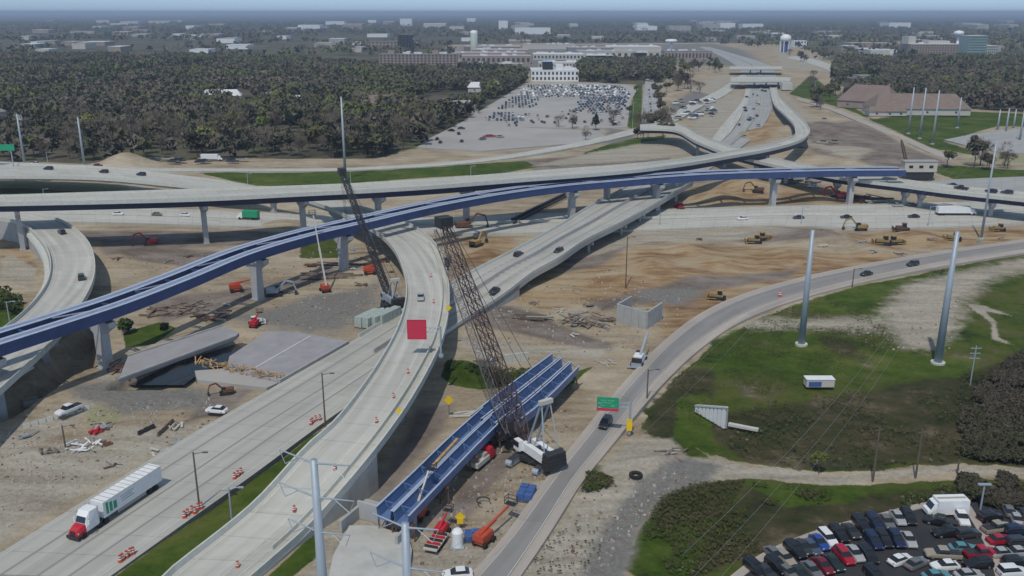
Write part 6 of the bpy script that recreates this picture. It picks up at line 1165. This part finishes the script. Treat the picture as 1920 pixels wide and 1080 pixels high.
building('apartment_block', 'long tan brick apartment block with rows of dark windows above the woods', 'building', 712, 857, 136, 24, 22, M_brick, M_groof, 7, 21, units=5, extras=((-.35, 9, 5, M_brick), (.22, 8, 5, M_brick), (-.13, 5, 4, M_wroof)))
building('office_tower', 'dark glass office block left of the white water column', 'building', 747, 775, 96, 34, 30, M_glass, M_groof, 6, 5)
building('office_building', 'pair of low brown offices behind the apartment block', 'building', 690, 745, 94, 18, 40, M_brick, M_broof, 3, 8)
building('mall_building', 'bright low shop building with dark glass entrance at the head of the far car park', 'building', 996, 1085, 152, 12, 60, M_white, M_wroof, 2, 12, units=6, extras=((-.15, 12, 10, M_glass), (.1, 9, 6, M_wroof)))
malls = [(870, 975, 96, 9, 90, M_rroof, M_tan, 'pinkish long mall roof just east of the water column'), (885, 990, 103, 9, 80, M_brick, M_tan, 'second pinkish mall roof nearer than the first'), (850, 985, 111, 10, 70, M_brick, M_tan, 'broad mauve mall roof behind the woods'), (865, 995, 120, 12, 50, M_brick, M_tan, 'mall wing with dark shaded brick front'), (860, 980, 131, 8, 30, M_cream, M_flot, 'low pale strip of shops above the dark wood'),
 (980, 1080, 92, 9, 90, M_cream, M_tan, 'flat pale mall roof in the middle of the shopping centre'), (1000, 1095, 112, 9, 60, M_cream, M_wroof, 'white mall roof behind the bright shop building'), (1065, 1150, 98, 9, 60, M_groof, M_tan, 'mall roof with dark grey front in the centre'), (1085, 1250, 108, 10, 90, M_cream, M_flot, 'very broad pale mall roof facing the distant freeway'), (1100, 1150, 120, 13, 25, M_glass, M_wroof, 'small dark glass block with white roof before the mall'), (1188, 1212, 117, 15, 22, M_glass, M_groof, 'small dark block behind the head of the avenue'),
 (1140, 1240, 95, 8, 80, M_cream, M_wroof, 'pale mall roof behind the broad one'), (1245, 1335, 113, 15, 35, M_brick, M_groof, 'dark fronted parking structure at the east end of the mall'), (1010, 1090, 128, 8, 30, M_cream, M_wroof, 'white roofed shop just behind the bright entrance building')]
for k, (x0, x1, y, h, d, wm, rm, lab) in enumerate(malls): building('mall_building', lab, 'building', x0, x1, y, h, d, wm, rm, 1 if y > 105 else 0, 14, group='shopping centre buildings', units=7, seed=k, wh=.5)
building('hospital', 'long grey brick hospital on the eastern skyline', 'building', 1706, 1800, 106, 22, 50, M_brick, M_wroof, 5, 18, units=6, extras=((-.45, 14, 14, M_cream), (.1, 40, 6, M_cream)))
building('glass_office', 'pale green glass office tower beside the eastern water tower', 'building', 1812, 1846, 112, 40, 35, mat('green_glass', (.22, .33, .33), .25, .1, .1), M_wroof, 9, 10, ww=.8, wh=.4); building('glass_office', 'lower stepped glass wing east of the green office tower', 'building', 1846, 1868, 110, 22, 35, M_gcab, M_wroof, 5, 6)
building('white_building', 'small bright building beside the blue striped water tower', 'building', 1488, 1512, 88, 14, 30, M_white, M_wroof, 2, 4)
building('apartment_row', 'grey roofed apartments where the eastern road meets the woods', 'building', 1612, 1672, 158, 9, 25, M_cream, M_groof, 3, 10); building('apartment_row', 'second grey apartment building just east of the first', 'building', 1650, 1688, 164, 9, 20, M_cream, M_groof, 3, 8)
house('large brown roofed church hall, west wing with pinkish roof', 1630, 200, 45, 40, 6, M_brick, M_rroof, R(-35), None, 'church_hall'); house('long grey brown church hall roof in front of the green field', 1715, 212, 75, 34, 5, M_cream, M_broof, R(-4), None, 'church_hall'); house('low pale porch wing before the church hall', 1660, 216, 30, 10, 3.5, M_cream, M_broof, 0, None, 'church_hall')
house('hip roofed house with white chimney alone in the west wood', 716, 205, 26, 20, 6, M_brick, M_rroof, R(10), None); house('white walled house in the wood west of the long pole', 560, 195, 18, 10, 5, M_white, M_wroof, 0, None); house('bright white building deep in the west wood', 417, 193, 34, 16, 7, M_white, M_wroof, R(12), None)
house('pale shed roof at the north west corner of the far car park', 908, 172, 34, 16, 5, M_cream, M_wroof, R(3), None); house('pale roofed garage at the wood edge beside the far car park', 862, 212, 26, 20, 4, M_cream, M_flot, R(20), None)
rr = random.Random(11)
for k in range(34):
    x = rr.uniform(-40, 800) if k % 3 else rr.uniform(1560, 1920); y = rr.uniform(128, 225) if x < 800 else rr.uniform(118, 165)
    house('small pale roofed house half hidden in the woods %s' % landmark(P(x, y)), x, y, rr.uniform(11, 17), 9, 5, M_cream, rr.choice([M_groof, M_broof, M_flot]), rr.uniform(-.6, .6))
for k in range(120):                                   # warehouses and sheds towards the horizon
    y = rr.choice([rr.uniform(42, 60), rr.uniform(55, 112), rr.uniform(60, 100)]); x = rr.uniform(0, 560) if rr.random() < .3 else (rr.uniform(480, 1400) if rr.random() < .6 else rr.uniform(1300, 1900))
    if y > 84 and 830 < x < 1500: continue
    sc_ = (1.2 if y > 60 else 2.6); w_ = rr.uniform(12, 45)*(1 if y > 60 else 1.0)
    wm_ = rr.choice([(M_cream, 'cream'), (M_white, 'white'), (M_brick, 'tan brick'), (M_flot, 'grey')]); building('warehouse', ('wide ' if w_ > 28 else 'short ')+wm_[1]+' warehouse in the distant suburbs %s, %s' % ('on the skyline' if y < 62 else 'below the skyline', 'far west' if x < 300 else 'towards the office tower' if x < 750 else 'near the water column' if x < 1000 else 'beyond the mall' if x < 1350 else 'towards the hospital'), 'building', x, x+w_, y, rr.uniform(6, 10)*sc_, rr.uniform(30, 60)*sc_, wm_[0], rr.choice([M_wroof, M_wroof, M_flot, M_tan]), group='warehouses in the distant suburbs')
for x0, x1, y, h, lab in ((690, 705, 46, 28, 'first pale block on the western skyline'), (750, 772, 48, 40, 'white block cluster on the western skyline'), (875, 892, 41, 30, 'pale block on the skyline above the water column'), (935, 952, 56, 40, 'white block left of the long bright shed'), (965, 1032, 64, 22, 'long bright white shed on the skyline west of the mall'), (1195, 1215, 54, 25, 'faint pale block on the far central skyline'), (1350, 1378, 56, 30, 'pale twin blocks on the skyline above the overpass')):
    building('distant_block', lab, 'building', x0, x1, y, h, 80, M_white, M_wroof)
# water towers
def tower(label, x, by_, ty, prof, cm, hm, n=18, legs=False):
    b = P(x, by_); H = zat(b.y, ty); t = thing('water_tower', label, 'water tower', (b.x, b.y, 0)); mb = MB(); mb.lathe((0, 0, 0), [(r*H, z*H) for r, z in prof[0]], n); lpart('column', mb, cm, t, True); mb = MB(); mb.lathe((0, 0, 0), [(r*H, z*H) for r, z in prof[1]], n); lpart('tank', mb, hm, t, True)
    if legs:
        for k in range(6): mb = MB(); a = k*math.pi/3; mb.tube((math.cos(a)*.24*H, math.sin(a)*.24*H, 0), (math.cos(a)*.30*H, math.sin(a)*.30*H, .62*H), .03*H, n=6); lpart('leg', mb, M_white, t)
tower('plain white standpipe water column west of the mall', 889, 98, 57, ([(.17, 0), (.17, .86)], [(.17, .86), (.17, .97), (.10, 1.0), (.01, 1.01)]), M_gcab, M_white)
tower('broad water tower with blue column and shining white dome near the distant freeway', 1471, 98, 64, ([(.2, 0), (.16, .3), (.14, .62)], [(.14, .60), (.30, .66), (.31, .78), (.27, .9), (.15, .98), (.01, 1.0)]), M_navyt, M_white, legs=True)
tower('slim white mushroom water tower beside the glass office', 1793, 97, 57, ([(.09, 0), (.06, .15), (.06, .7)], [(.06, .68), (.22, .8), (.24, .88), (.2, .96), (.01, 1.0)]), M_white, M_white)
tower('flat topped white water tower east of the mall', 1258, 92, 73, ([(.16, 0), (.14, .6)], [(.14, .58), (.60, .72), (.64, .84), (.5, .96), (.01, 1.0)]), M_white, M_white)

# ------------------------------------------------------------------ far car park cars
def tiny_proto():
    b = MB(); loft_x(b, [(-2.3, .3, .85, .85, .75), (-1.2, .3, .95, .9, .8), (1.2, .3, .95, .9, .8), (2.3, .35, .75, .8, .65)]); g = MB(); loft_x(g, [(-1.6, .9, .95, .75, .68), (-1.0, .9, 1.42, .75, .6), (.4, .9, 1.42, .75, .6), (1.1, .9, .95, .75, .68)]); return Proto([('body', b.mesh('body', [M_paint])), ('windows', g.mesh('windows', [M_glass]))])
TP = tiny_proto(); cols = ['black', 'dark grey', 'grey', 'silver', 'white', 'navy', 'slate blue', 'silver', 'white', 'maroon', 'beige']
nrow = 0; made = 0
def in_lot(p): return float(inside(W([(905, 228), (945, 196), (990, 160), (1060, 158), (1165, 162), (1188, 168), (1176, 190), (1165, 215), (1020, 218), (960, 232)]), np.array([p.x]), np.array([p.y]), .5)[0]) > .5
rr = random.Random(4)
y0, y1 = P(960, 236).y, P(960, 160).y; Y = y0; extra = MB(); XM = [M_dark, M_galv, M_white, M_glass, M_groof]
while Y < y1:
    X = P(900, 236).x
    while X < P(1190, 160).x:
        p = Vector((X, Y, .1)); X += 3.0
        dens = float(noise2(np.array([X]), np.array([Y*.6]), 60., 8, 2)[0]); th = .36 if Y > y0+(y1-y0)*.2 else .47
        if dens > th and rr.random() < .72 and in_lot(p):
            c = rr.choice(cols)
            if made < 290: TP.place('parked_car', '%s car in the %s of the far car park, %s' % (c, 'near rows' if Y < y0+(y1-y0)*.3 else 'second block' if Y < y0+(y1-y0)*.5 else 'middle rows', 'wood side' if X < P(1000, 200).x else 'towards the lone evergreen' if X < P(1100, 200).x else 'avenue side'), 'car', tuple(p), R(90)+rr.uniform(-.04, .04), 'cars in the far car park', COLR[c], 1.1); made += 1
            else:
                k_ = rr.randrange(5); extra.box((p.x, p.y, .65), (1.9, 4.6, .7), 0, k_, .94); extra.box((p.x, p.y-.2, 1.25), (1.7, 2.4, .5), 0, k_, .8)
    Y += 7 if nrow % 2 else 13; nrow += 1
for k in range(92):
    x, y = rr.uniform(900, 1170), rr.uniform(212, 236); p = P(x, y, .1); c = rr.choice(cols)
    if k % 2: extra.box((p.x, p.y, .75), (1.9, 4.6, .9), rr.choice([0, .1]), rr.randrange(5), .9); extra.box((p.x, p.y, 1.4), (1.7, 2.4, .5), 0, 0, .8)
for x, y, c in ((833, 240, 'black'), (846, 246, 'black'), (865, 242, 'black'), (820, 262, 'black'), (826, 268, 'black'), (866, 266, 'dark grey'), (919, 257, 'red'), (938, 258, 'beige'), (850, 234, 'navy'), (860, 252, 'dark grey'), (905, 262, 'grey')):
    TP.place('parked_car', '%s car scattered near the wood edge of the far car park' % c, 'car', tuple(P(x, y, .1)), rr.uniform(0, 3), 'cars in the far car park', COLR[c], (2.2, 1.3, 1.3) if c == 'red' else 1.2)
tag(link('distant_parked_cars', extra.mesh('distant_parked_cars', XM)), 'further rows of small cars filling the far car park', None, None, 'stuff')
for k in range(46):                                   # vans and machines in the distant works
    x, y = (rr.uniform(1265, 1345), rr.uniform(188, 226)) if k < 30 else (rr.uniform(1475, 1600), rr.uniform(225, 290)); c = rr.choice(['white', 'dark grey', 'silver', 'beige']); TP.place('works_van', '%s vehicle %s' % (c, 'in the crowded works compound by the far ramps' if k < 30 else 'on the bare graded slope east of the hooked flyover'), 'van', tuple(P(x, y, .1)), rr.uniform(0, 3), 'vehicles in the far works compound', COLR[c], (1.5, 1.3, 1.8))
for k in range(16):
    x = rr.uniform(1395, 1440); y = rr.uniform(165, 262); c = rr.choice(['white', 'dark grey', 'silver', 'black']); u_ = (y-160)/110; TP.place('car', '%s car on the distant freeway between the ramps' % c, 'car', tuple(P(1400+rr.uniform(0, 40)-u_*25, y, .12)), R(100), 'cars on the distant freeway', COLR[c], 1.15)
for k in range(14):
    x = rr.uniform(275, 470); TP.place('parked_vehicle', 'dark vehicle among the plant lined up at the wood edge', 'van', tuple(P(x, rr.uniform(300, 306), .1)), rr.uniform(-.3, .3), 'plant at the wood edge', COLR[rr.choice(['black', 'dark grey', 'beige'])], (1.5, 1.4, 1.6))

# ------------------------------------------------------------------ trees
def crown_cloud(n, rx, rz, size, rs, bare=False, lobes=7):
    vs, fs = [], []; L_ = [(rs.normal(0, .42, 3)*np.array([rx, rx, rz])*.9, rs.uniform(.35, .6)) for _ in range(lobes)]
    for k in range(n):
        c, s = L_[rs.randint(lobes)]; d = rs.normal(0, 1, 3); d /= np.linalg.norm(d); p = c+d*np.array([rx, rx, rz])*s*rs.uniform(.55, 1.0)
        if bare:
            t = d*np.array([1, 1, 1.3])+np.array([0, 0, .6]); t /= np.linalg.norm(t); q = rs.normal(0, 1, 3); q -= t*q.dot(t); q /= np.linalg.norm(q); l = size*2.6*rs.uniform(.6, 1.2); w = size*.16
            tri = [p-q*w, p+q*w, p+t*l]
        else:
            a = rs.normal(0, 1, 3); a /= np.linalg.norm(a); b_ = np.cross(a, rs.normal(0, 1, 3)); b_ /= np.linalg.norm(b_); z_ = size*rs.uniform(.6, 1.3); tri = [p+a*z_, p-a*z_*.6+b_*z_*.8, p-a*z_*.5-b_*z_*.8]
        o = len(vs); vs += [tuple(x) for x in tri]; fs.append((o, o+1, o+2))
    return vs, fs
def leaf_mat(name, c, v=.35):
    m = bpy.data.materials.new(name); m.use_nodes = True; N = m.node_tree.nodes; L = m.node_tree.links; b = N['Principled BSDF']; b.inputs['Roughness'].default_value = .95; b.inputs['Specular IOR Level'].default_value = .1
    tc = N.new('ShaderNodeTexCoord'); nz = N.new('ShaderNodeTexNoise'); nz.inputs['Scale'].default_value = .35; nz.inputs['Detail'].default_value = 3; L.new(tc.outputs['Object'], nz.inputs['Vector']); oi = N.new('ShaderNodeObjectInfo')
    ad = N.new('ShaderNodeMath'); ad.operation = 'ADD'; L.new(nz.outputs['Fac'], ad.inputs[0]); ml = N.new('ShaderNodeMath'); ml.operation = 'MULTIPLY'; ml.inputs[1].default_value = .5; L.new(oi.outputs['Random'], ml.inputs[0]); L.new(ml.outputs[0], ad.inputs[1])
    rp = N.new('ShaderNodeValToRGB'); rp.color_ramp.elements[0].position = .45; rp.color_ramp.elements[1].position = 1.05; rp.color_ramp.elements[0].color = (*[x*(1-v) for x in c], 1); rp.color_ramp.elements[1].color = (*[x*(1+v) for x in c], 1)
    L.new(ad.outputs[0], rp.inputs['Fac']); L.new(rp.outputs[0], b.inputs['Base Color']); soft_normal(N, L, b); return m
KINDST = {'bare': ('bare brown tree', (.14, .12, .095), True, 5.2, 6), 'olive': ('dull olive tree', (.098, .105, .048), False, 5, 5.5), 'fresh': ('fresh green tree', (.14, .17, .045), False, 5, 5.5), 'ever': ('dark evergreen', (.02, .035, .018), False, 3.2, 6.5), 'dark': ('dark budding tree', (.09, .088, .06), False, 5.4, 6)}
TREES = {}
rs = np.random.RandomState(5)
for kd, (nm, c, bare, rx, rz) in KINDST.items():
    TREES[kd] = []; lm = leaf_mat('foliage_'+kd, c); 
    for v in range(2):
        mb = MB(); vs, fs = crown_cloud(520 if bare else 460, rx, rz*.75, .95 if not bare else .8, rs, bare)
        if kd == 'ever': vs = [(x*(1.35-(z+5)/11*1.2), y*(1.35-(z+5)/11*1.2), z*1.2) for x, y, z in vs]
        vs = [(x, y, z+rz+3.5) for x, y, z in vs]; mb.add(vs, fs); cr_ = mb.mesh('crown', lm); mb = MB(); mb.tube((0, 0, -.5), (0, 0, rz+2), .3, .16, 6)
        for k in range(5): a = k*1.3; mb.tube((0, 0, 3+k*.7), (math.cos(a)*rx*.6, math.sin(a)*rx*.6, 6.5+k*.9), .12, .05, 4, caps=False)
        TREES[kd].append(Proto([('trunk', mb.mesh('trunk', M_trunk)), ('crown', cr_)]))
def plant_tree(kd, x, y, s, label, group=None, name=None):
    p = P(x, y); p.z = hz(p) if p.y < 900 else 0; return TREES[kd][rr.randrange(2)].place(name or ('evergreen_tree' if kd == 'ever' else 'tree'), label, 'tree', tuple(p), rr.uniform(0, 6.28), group, None, (s, s, s*rr.uniform(.85, 1.1)))
wp = [W(p) for p, _ in WOODS]; spots = []
edge = []
k = 0
while len(edge) < 250 and k < 60000:                   # the trees nearest the camera: each its own
    k += 1; x = rr.uniform(-60, 1935); y = rr.uniform(125, 300); 
    if x > 800 and x < 1480: continue
    if x < 800 and y < 235: continue
    p = P(x, y)
    if any(float(inside(q, np.array([p.x]), np.array([p.y]), .5)[0]) > .5 for q in wp[:2]):
        if all((p-q).length > 7.5 for q in edge): edge.append(p)
edge.sort(key=lambda q: q.y)
for p in edge:
    kd = rr.choices(['bare', 'olive', 'fresh', 'ever', 'dark'], [.42, .14, .07, .06, .31])[0]; side = 'west wood beside the upper freeway' if p.x < 0 else 'east wood beyond the green field'; sz = rr.uniform(.75, 1.25)
    TREES[kd][rr.randrange(2)].place('evergreen_tree' if kd == 'ever' else 'tree', '%s%s %s the %s, %s' % ('small ' if sz < .92 else 'tall ' if sz > 1.1 else '', KINDST[kd][0], 'edging' if p.y < 560 else 'inside', side.split(' beside')[0].split(' beyond')[0], landmark(p)), 'tree', (p.x, p.y, 0), rr.uniform(0, 6.28), 'trees of the '+side.split(' beside')[0].split(' beyond')[0], None, sz)
for kd, x, y, s, lab in (('ever', 1117, 243, .95, 'dark evergreen alone at the south edge of the far car park'), ('bare', 1047, 238, .7, 'bare tree at the south edge of the far car park, westernmost'), ('bare', 1073, 240, .95, 'bare tree at the south edge of the far car park beside the evergreen'), ('bare', 1150, 236, .9, 'grey bare tree just east of the lone evergreen'), ('bare', 1098, 262, .6, 'small bare tree below the lone evergreen'),
    ('fresh', 1193, 175, .7, 'yellow green tree at the top of the avenue'), ('olive', 1180, 215, .7, 'olive tree on the grass west of the avenue'), ('dark', 1240, 228, .8, 'dark tree between avenue and works compound'), ('dark', 1238, 212, .9, 'second dark tree east of the avenue'), ('dark', 1236, 195, .9, 'third dark tree east of the avenue'), ('olive', 1250, 172, .9, 'olive tree beside the compound'), ('dark', 1232, 178, 1.0, 'dark tree near the top of the avenue'),
    ('fresh', 1283, 140, 1.2, 'fresh green tree behind the works compound'), ('fresh', 1097, 140, 1.3, 'fresh green tree right of the bright shop building'), ('fresh', 1213, 128, 1.2, 'fresh green tree behind the head of the avenue'), ('bare', 1295, 172, 1.1, 'brown tree clump in the works compound'), ('bare', 1312, 174, 1.0, 'brown tree beside the clump in the works compound'),
    ('fresh', 1660, 190, 1.2, 'fresh green tree before the church hall'), ('fresh', 1680, 192, 1.3, 'second fresh green tree before the church hall'), ('dark', 1592, 192, 1.1, 'dark tree left of the church hall'), ('fresh', 1712, 150, 1.3, 'fresh green tree in the east wood above the church'), ('olive', 55, 205, 1.3, 'olive tree in the far western wood'), ('fresh', 30, 190, 1.4, 'fresh green tree in the far western wood'), ('fresh', 520, 200, 1.3, 'fresh green tree in the wood beside the white walled house'), ('olive', 845, 238, .8, 'ochre bush tree by the far car park corner')):
    plant_tree(kd, x, y, s, lab)
def thin_trees(n, x0, x1, ya, yb, kinds, where, grp, seed):
    r_ = random.Random(seed)
    for k in range(n):
        kd = r_.choice(kinds); s_ = r_.uniform(.6, 1.2); plant_tree(kd, r_.uniform(x0, x1), r_.uniform(ya, yb), s_, '%s %s %s' % ('small' if s_ < .8 else 'full' if s_ < 1.0 else 'tall', KINDST[kd][0], where), grp)
thin_trees(22, 1262, 1350, 118, 136, ['dark', 'olive', 'bare', 'fresh'], 'north of the works compound before the parking structure', 'trees around the far corridor', 1)
thin_trees(12, 1255, 1300, 150, 170, ['dark', 'bare'], 'west side of the works compound', 'trees around the far corridor', 2)
thin_trees(20, 1520, 1600, 148, 205, ['dark', 'bare', 'olive'], 'on the green slope below the eastern road', 'trees around the far corridor', 3)
thin_trees(16, 1480, 1560, 100, 116, ['dark', 'olive', 'bare'], 'behind the graded bank by the blue striped water tower', 'trees around the far corridor', 4)
thin_trees(14, 1195, 1255, 232, 262, ['bare', 'olive'], 'by the bend of the upper road', 'trees around the far corridor', 5)
thin_trees(7, 1760, 1920, 308, 318, ['dark', 'olive', 'bare'], 'on the green verge east of the site cabin', 'trees around the far corridor', 6)
# everything behind them: one mass of woodland
def forest(name, pts_xy, size, ntri, cols_, hgt, label=None):
    n = len(pts_xy); rs = np.random.RandomState(len(pts_xy)); base = rs.normal(0, 1, (n, ntri, 3)); base /= np.linalg.norm(base, axis=2, keepdims=True); base *= rs.uniform(.5, 1, (n, ntri, 1))
    sc = rs.uniform(.7, 1.25, (n, 1, 1)); sx = np.array([size, size, hgt*.42]); cen = np.zeros((n, 1, 3)); cen[:, 0, 0] = pts_xy[:, 0]; cen[:, 0, 1] = pts_xy[:, 1]; cen[:, 0, 2] = hgt*.55
    p = cen+base*sx*sc; a = rs.normal(0, 1, (n, ntri, 3)); a /= np.linalg.norm(a, axis=2, keepdims=True); b_ = np.cross(a, rs.normal(0, 1, (n, ntri, 3))); b_ /= np.linalg.norm(b_, axis=2, keepdims=True); ts = size*.42*rs.uniform(.6, 1.3, (n, ntri, 1))
    V = np.stack([p+a*ts, p-a*ts*.6+b_*ts*.8, p-a*ts*.5-b_*ts*.8], 2).reshape(-1, 3).astype(np.float32); V[:, 2] = np.maximum(V[:, 2], .1); nt_ = n*ntri
    me = bpy.data.meshes.new(name); me.vertices.add(len(V)); me.vertices.foreach_set('co', V.ravel()); me.loops.add(len(V)); me.loops.foreach_set('vertex_index', np.arange(len(V), dtype=np.int32)); me.polygons.add(nt_); me.polygons.foreach_set('loop_start', np.arange(nt_, dtype=np.int32)*3); me.update(calc_edges=True)
    cum = np.cumsum([c[1] for c in cols_]); nv = noise2(pts_xy[:, 0], pts_xy[:, 1], 55., 12, 3); rk = np.argsort(np.argsort(nv))/n; ci = np.clip(np.searchsorted(cum, np.clip(rk*.62+rs.uniform(0, .38, n), 0, .999)), 0, len(cols_)-1); cc = np.array([c[0] for c in cols_])[ci][:, None, :]*rs.uniform(.8, 1.2, (n, 1, 1))*rs.uniform(.88, 1.12, (n, ntri, 1)); cc = np.repeat(cc.reshape(-1, 3), 3, 0); cc = np.concatenate([cc, np.ones((len(cc), 1))], 1).astype(np.float32)
    at = me.color_attributes.new('Col', 'FLOAT_COLOR', 'POINT'); at.data.foreach_set('color', cc.ravel()); me.materials.append(MATS.get('woodland_mass') or attr_mat('woodland_mass')); o = link(name, me); tag(o, label, None, None, 'stuff'); return o
FC = [((.130, .115, .088), .36), ((.085, .086, .058), .25), ((.108, .116, .056), .20), ((.125, .15, .05), .10), ((.165, .145, .12), .09)]
def scatter(polys, y_lo, y_hi, n, seed, xr=.75):
    r = np.random.RandomState(seed); Y = np.sqrt(r.uniform(y_lo**2, y_hi**2, n)); X = r.uniform(-xr, xr, n)*Y
    if polys:
        m = np.zeros(n)
        for q in polys: m = np.maximum(m, inside(q, X, Y, .5))
        keep = m > .5; X, Y = X[keep], Y[keep]
    return np.stack([X, Y], 1)
q = scatter(wp, P(960, 300).y, P(960, 108).y, 22000, 1)
clr = noise2(q[:, 0], q[:, 1], 70., 3, 3) > .40; q = q[clr]
cut = P(960, 235).y; nearw = (q[:, 1] < cut) & (q[:, 0] < 0); q2 = q[(~nearw) | (np.random.RandomState(6).uniform(0, 1, len(q)) < .38)]
forest('woodland', q2, 5.0, 58, FC, 13, 'mixed bare and budding woodland behind the works')
q = scatter(None, P(960, 106).y, 7000, 15000, 2); q = q[noise2(q[:, 0], q[:, 1], 260., 4, 3) > .44]
mall_keep = inside(W([(840, 128), (850, 84), (1340, 80), (1400, 92), (1500, 92), (1560, 118), (1340, 128)]), q[:, 0], q[:, 1], 5) < .5; q = q[mall_keep]
forest('distant_woodland', q, 12, 12, FC, 13, 'distant tree cover of the suburbs up to the horizon')
# scrub and bushes on the near banks
def bushes(name, poly, n, size, hgt, cols_, seed, label, ntri=26):
    w_ = W(poly); r = np.random.RandomState(seed); X = r.uniform(w_[:, 0].min(), w_[:, 0].max(), n*4); Y = r.uniform(w_[:, 1].min(), w_[:, 1].max(), n*4); k_ = (inside(w_, X, Y, .3) > .5) & (noise2(X, Y, 9., seed, 3) > .46); q = np.stack([X[k_], Y[k_]], 1)[:n]
    return forest(name, q, size, ntri, cols_, hgt, label)
SCR = [((.060, .072, .024), .42), ((.088, .080, .042), .25), ((.055, .080, .022), .28), ((.18, .165, .11), .05)]
bushes('scrub', Z['scrub'][3][0], 3600, .38, .38, SCR, 3, 'rough scrub and low bushes above the pale track', 12); bushes('scrub', Z['scrub'][4][0], 3600, .38, .38, SCR, 4, 'rough scrub between the pale track and the car park', 12)
bushes('scrub', [(1215, 1080), (1205, 985), (1240, 930), (1300, 905), (1400, 900), (1330, 990), (1300, 1080)], 1300, .30, .3, SCR, 5, 'green weeds beside the gravel drive', 12); bushes('scrub', [(1215, 780), (1270, 700), (1420, 595), (1560, 555), (1700, 640), (1560, 700), (1300, 790)], 2400, .28, .3, SCR, 6, 'thin weeds on the bank along the asphalt road', 10)
BRC = [((.075, .068, .052), .6), ((.060, .062, .038), .4)]
bushes('bare_thicket', [(1935, 650), (1890, 680), (1830, 730), (1800, 790), (1810, 862), (1935, 868)], 1900, .7, 1.5, BRC, 7, 'dark bare thicket at the eastern edge', 36); bushes('bare_thicket', [(1800, 900), (1935, 895), (1935, 950), (1860, 952), (1800, 930)], 500, .8, 1.6, BRC, 8, 'dark bare bushes behind the car park', 36)
GB = [((.05, .078, .024), .6), ((.08, .10, .035), .4)]
bushes('green_bush', [(228, 620), (300, 596), (332, 606), (300, 640), (240, 655)], 130, 1.3, 3.2, GB, 9, 'dense green bush before the old bridge deck', 40); bushes('green_bush', [(-40, 548), (18, 545), (42, 572), (26, 600), (-10, 620), (-60, 640)], 130, 1.2, 3, GB, 10, 'dark green bush at the western edge by the loop ramp', 40)
bushes('weeds', [(838, 676), (920, 692), (1000, 694), (985, 710), (900, 722), (848, 714)], 220, .5, .7, GB, 11, 'green weeds between the ramp and the blue girders'); bushes('weeds', [(1090, 925), (1110, 872), (1150, 870), (1172, 890), (1130, 918)], 120, .5, .8, SCR, 12, 'weeds at the asphalt road edge by the big tyre')
bushes('weeds', [(1000, 1040), (1060, 970), (1120, 990), (1130, 1030), (1080, 1080), (1000, 1075)], 70, .22, .25, SCR, 13, 'sparse weeds on the pale dirt near the bottom edge'); plant_tree('fresh', 1536, 882, .32, 'small yellow green bush beside the pale track')
# rubble: small stones strewn on the dirt
r = np.random.RandomState(9); Xs, Ys = [], []
for poly, n in (([(860, 560), (1150, 500), (1290, 560), (1240, 640), (1100, 660), (870, 650)], 900), ([(0, 760), (400, 740), (420, 790), (200, 900), (0, 1000)], 700), ([(200, 480), (740, 460), (740, 560), (640, 620), (460, 600), (300, 560)], 900), ([(780, 980), (930, 800), (1060, 760), (1090, 800), (960, 990), (880, 1080), (780, 1080)], 700), ([(960, 1080), (1120, 900), (1300, 880), (1180, 1000), (1130, 1080)], 400), ([(1560, 600), (1800, 560), (1780, 660), (1650, 650)], 250)):
    w_ = W(poly); X = r.uniform(w_[:, 0].min(), w_[:, 0].max(), n*2); Y = r.uniform(w_[:, 1].min(), w_[:, 1].max(), n*2); k_ = inside(w_, X, Y, .3) > .5; Xs.append(X[k_][:n]); Ys.append(Y[k_][:n])
Xs = np.concatenate(Xs); Ys = np.concatenate(Ys); hh = height(Xs, Ys); mb = MB()
for x, y, z in zip(Xs, Ys, hh): s = .12+.35*r.rand()**3; mb.box((x, y, z+s*.25), (s*1.6, s*1.1, s*.9), r.uniform(0, 3), r.randint(3), .6)
tag(link('rubble', mb.mesh('rubble', [M_flot, M_rebar, M_should])), 'loose stones and crumbs scattered over the dirt', kind='stuff')

# ------------------------------------------------------------------ air
hzm = bpy.data.materials.new('haze'); hzm.use_nodes = True; N = hzm.node_tree.nodes; N.clear(); out = N.new('ShaderNodeOutputMaterial'); pv = N.new('ShaderNodeVolumePrincipled'); pv.inputs['Color'].default_value = (.68, .81, 1.0, 1); pv.inputs['Density'].default_value = 0.00011; pv.inputs['Anisotropy'].default_value = .1
hzm.node_tree.links.new(pv.outputs[0], out.inputs['Volume']); mb = MB(); mb.box((0, 25000, 41), (140000, 90000, 102)); tag(link('haze', mb.mesh('haze', hzm)), 'thin bluish air over the whole valley', kind='stuff')
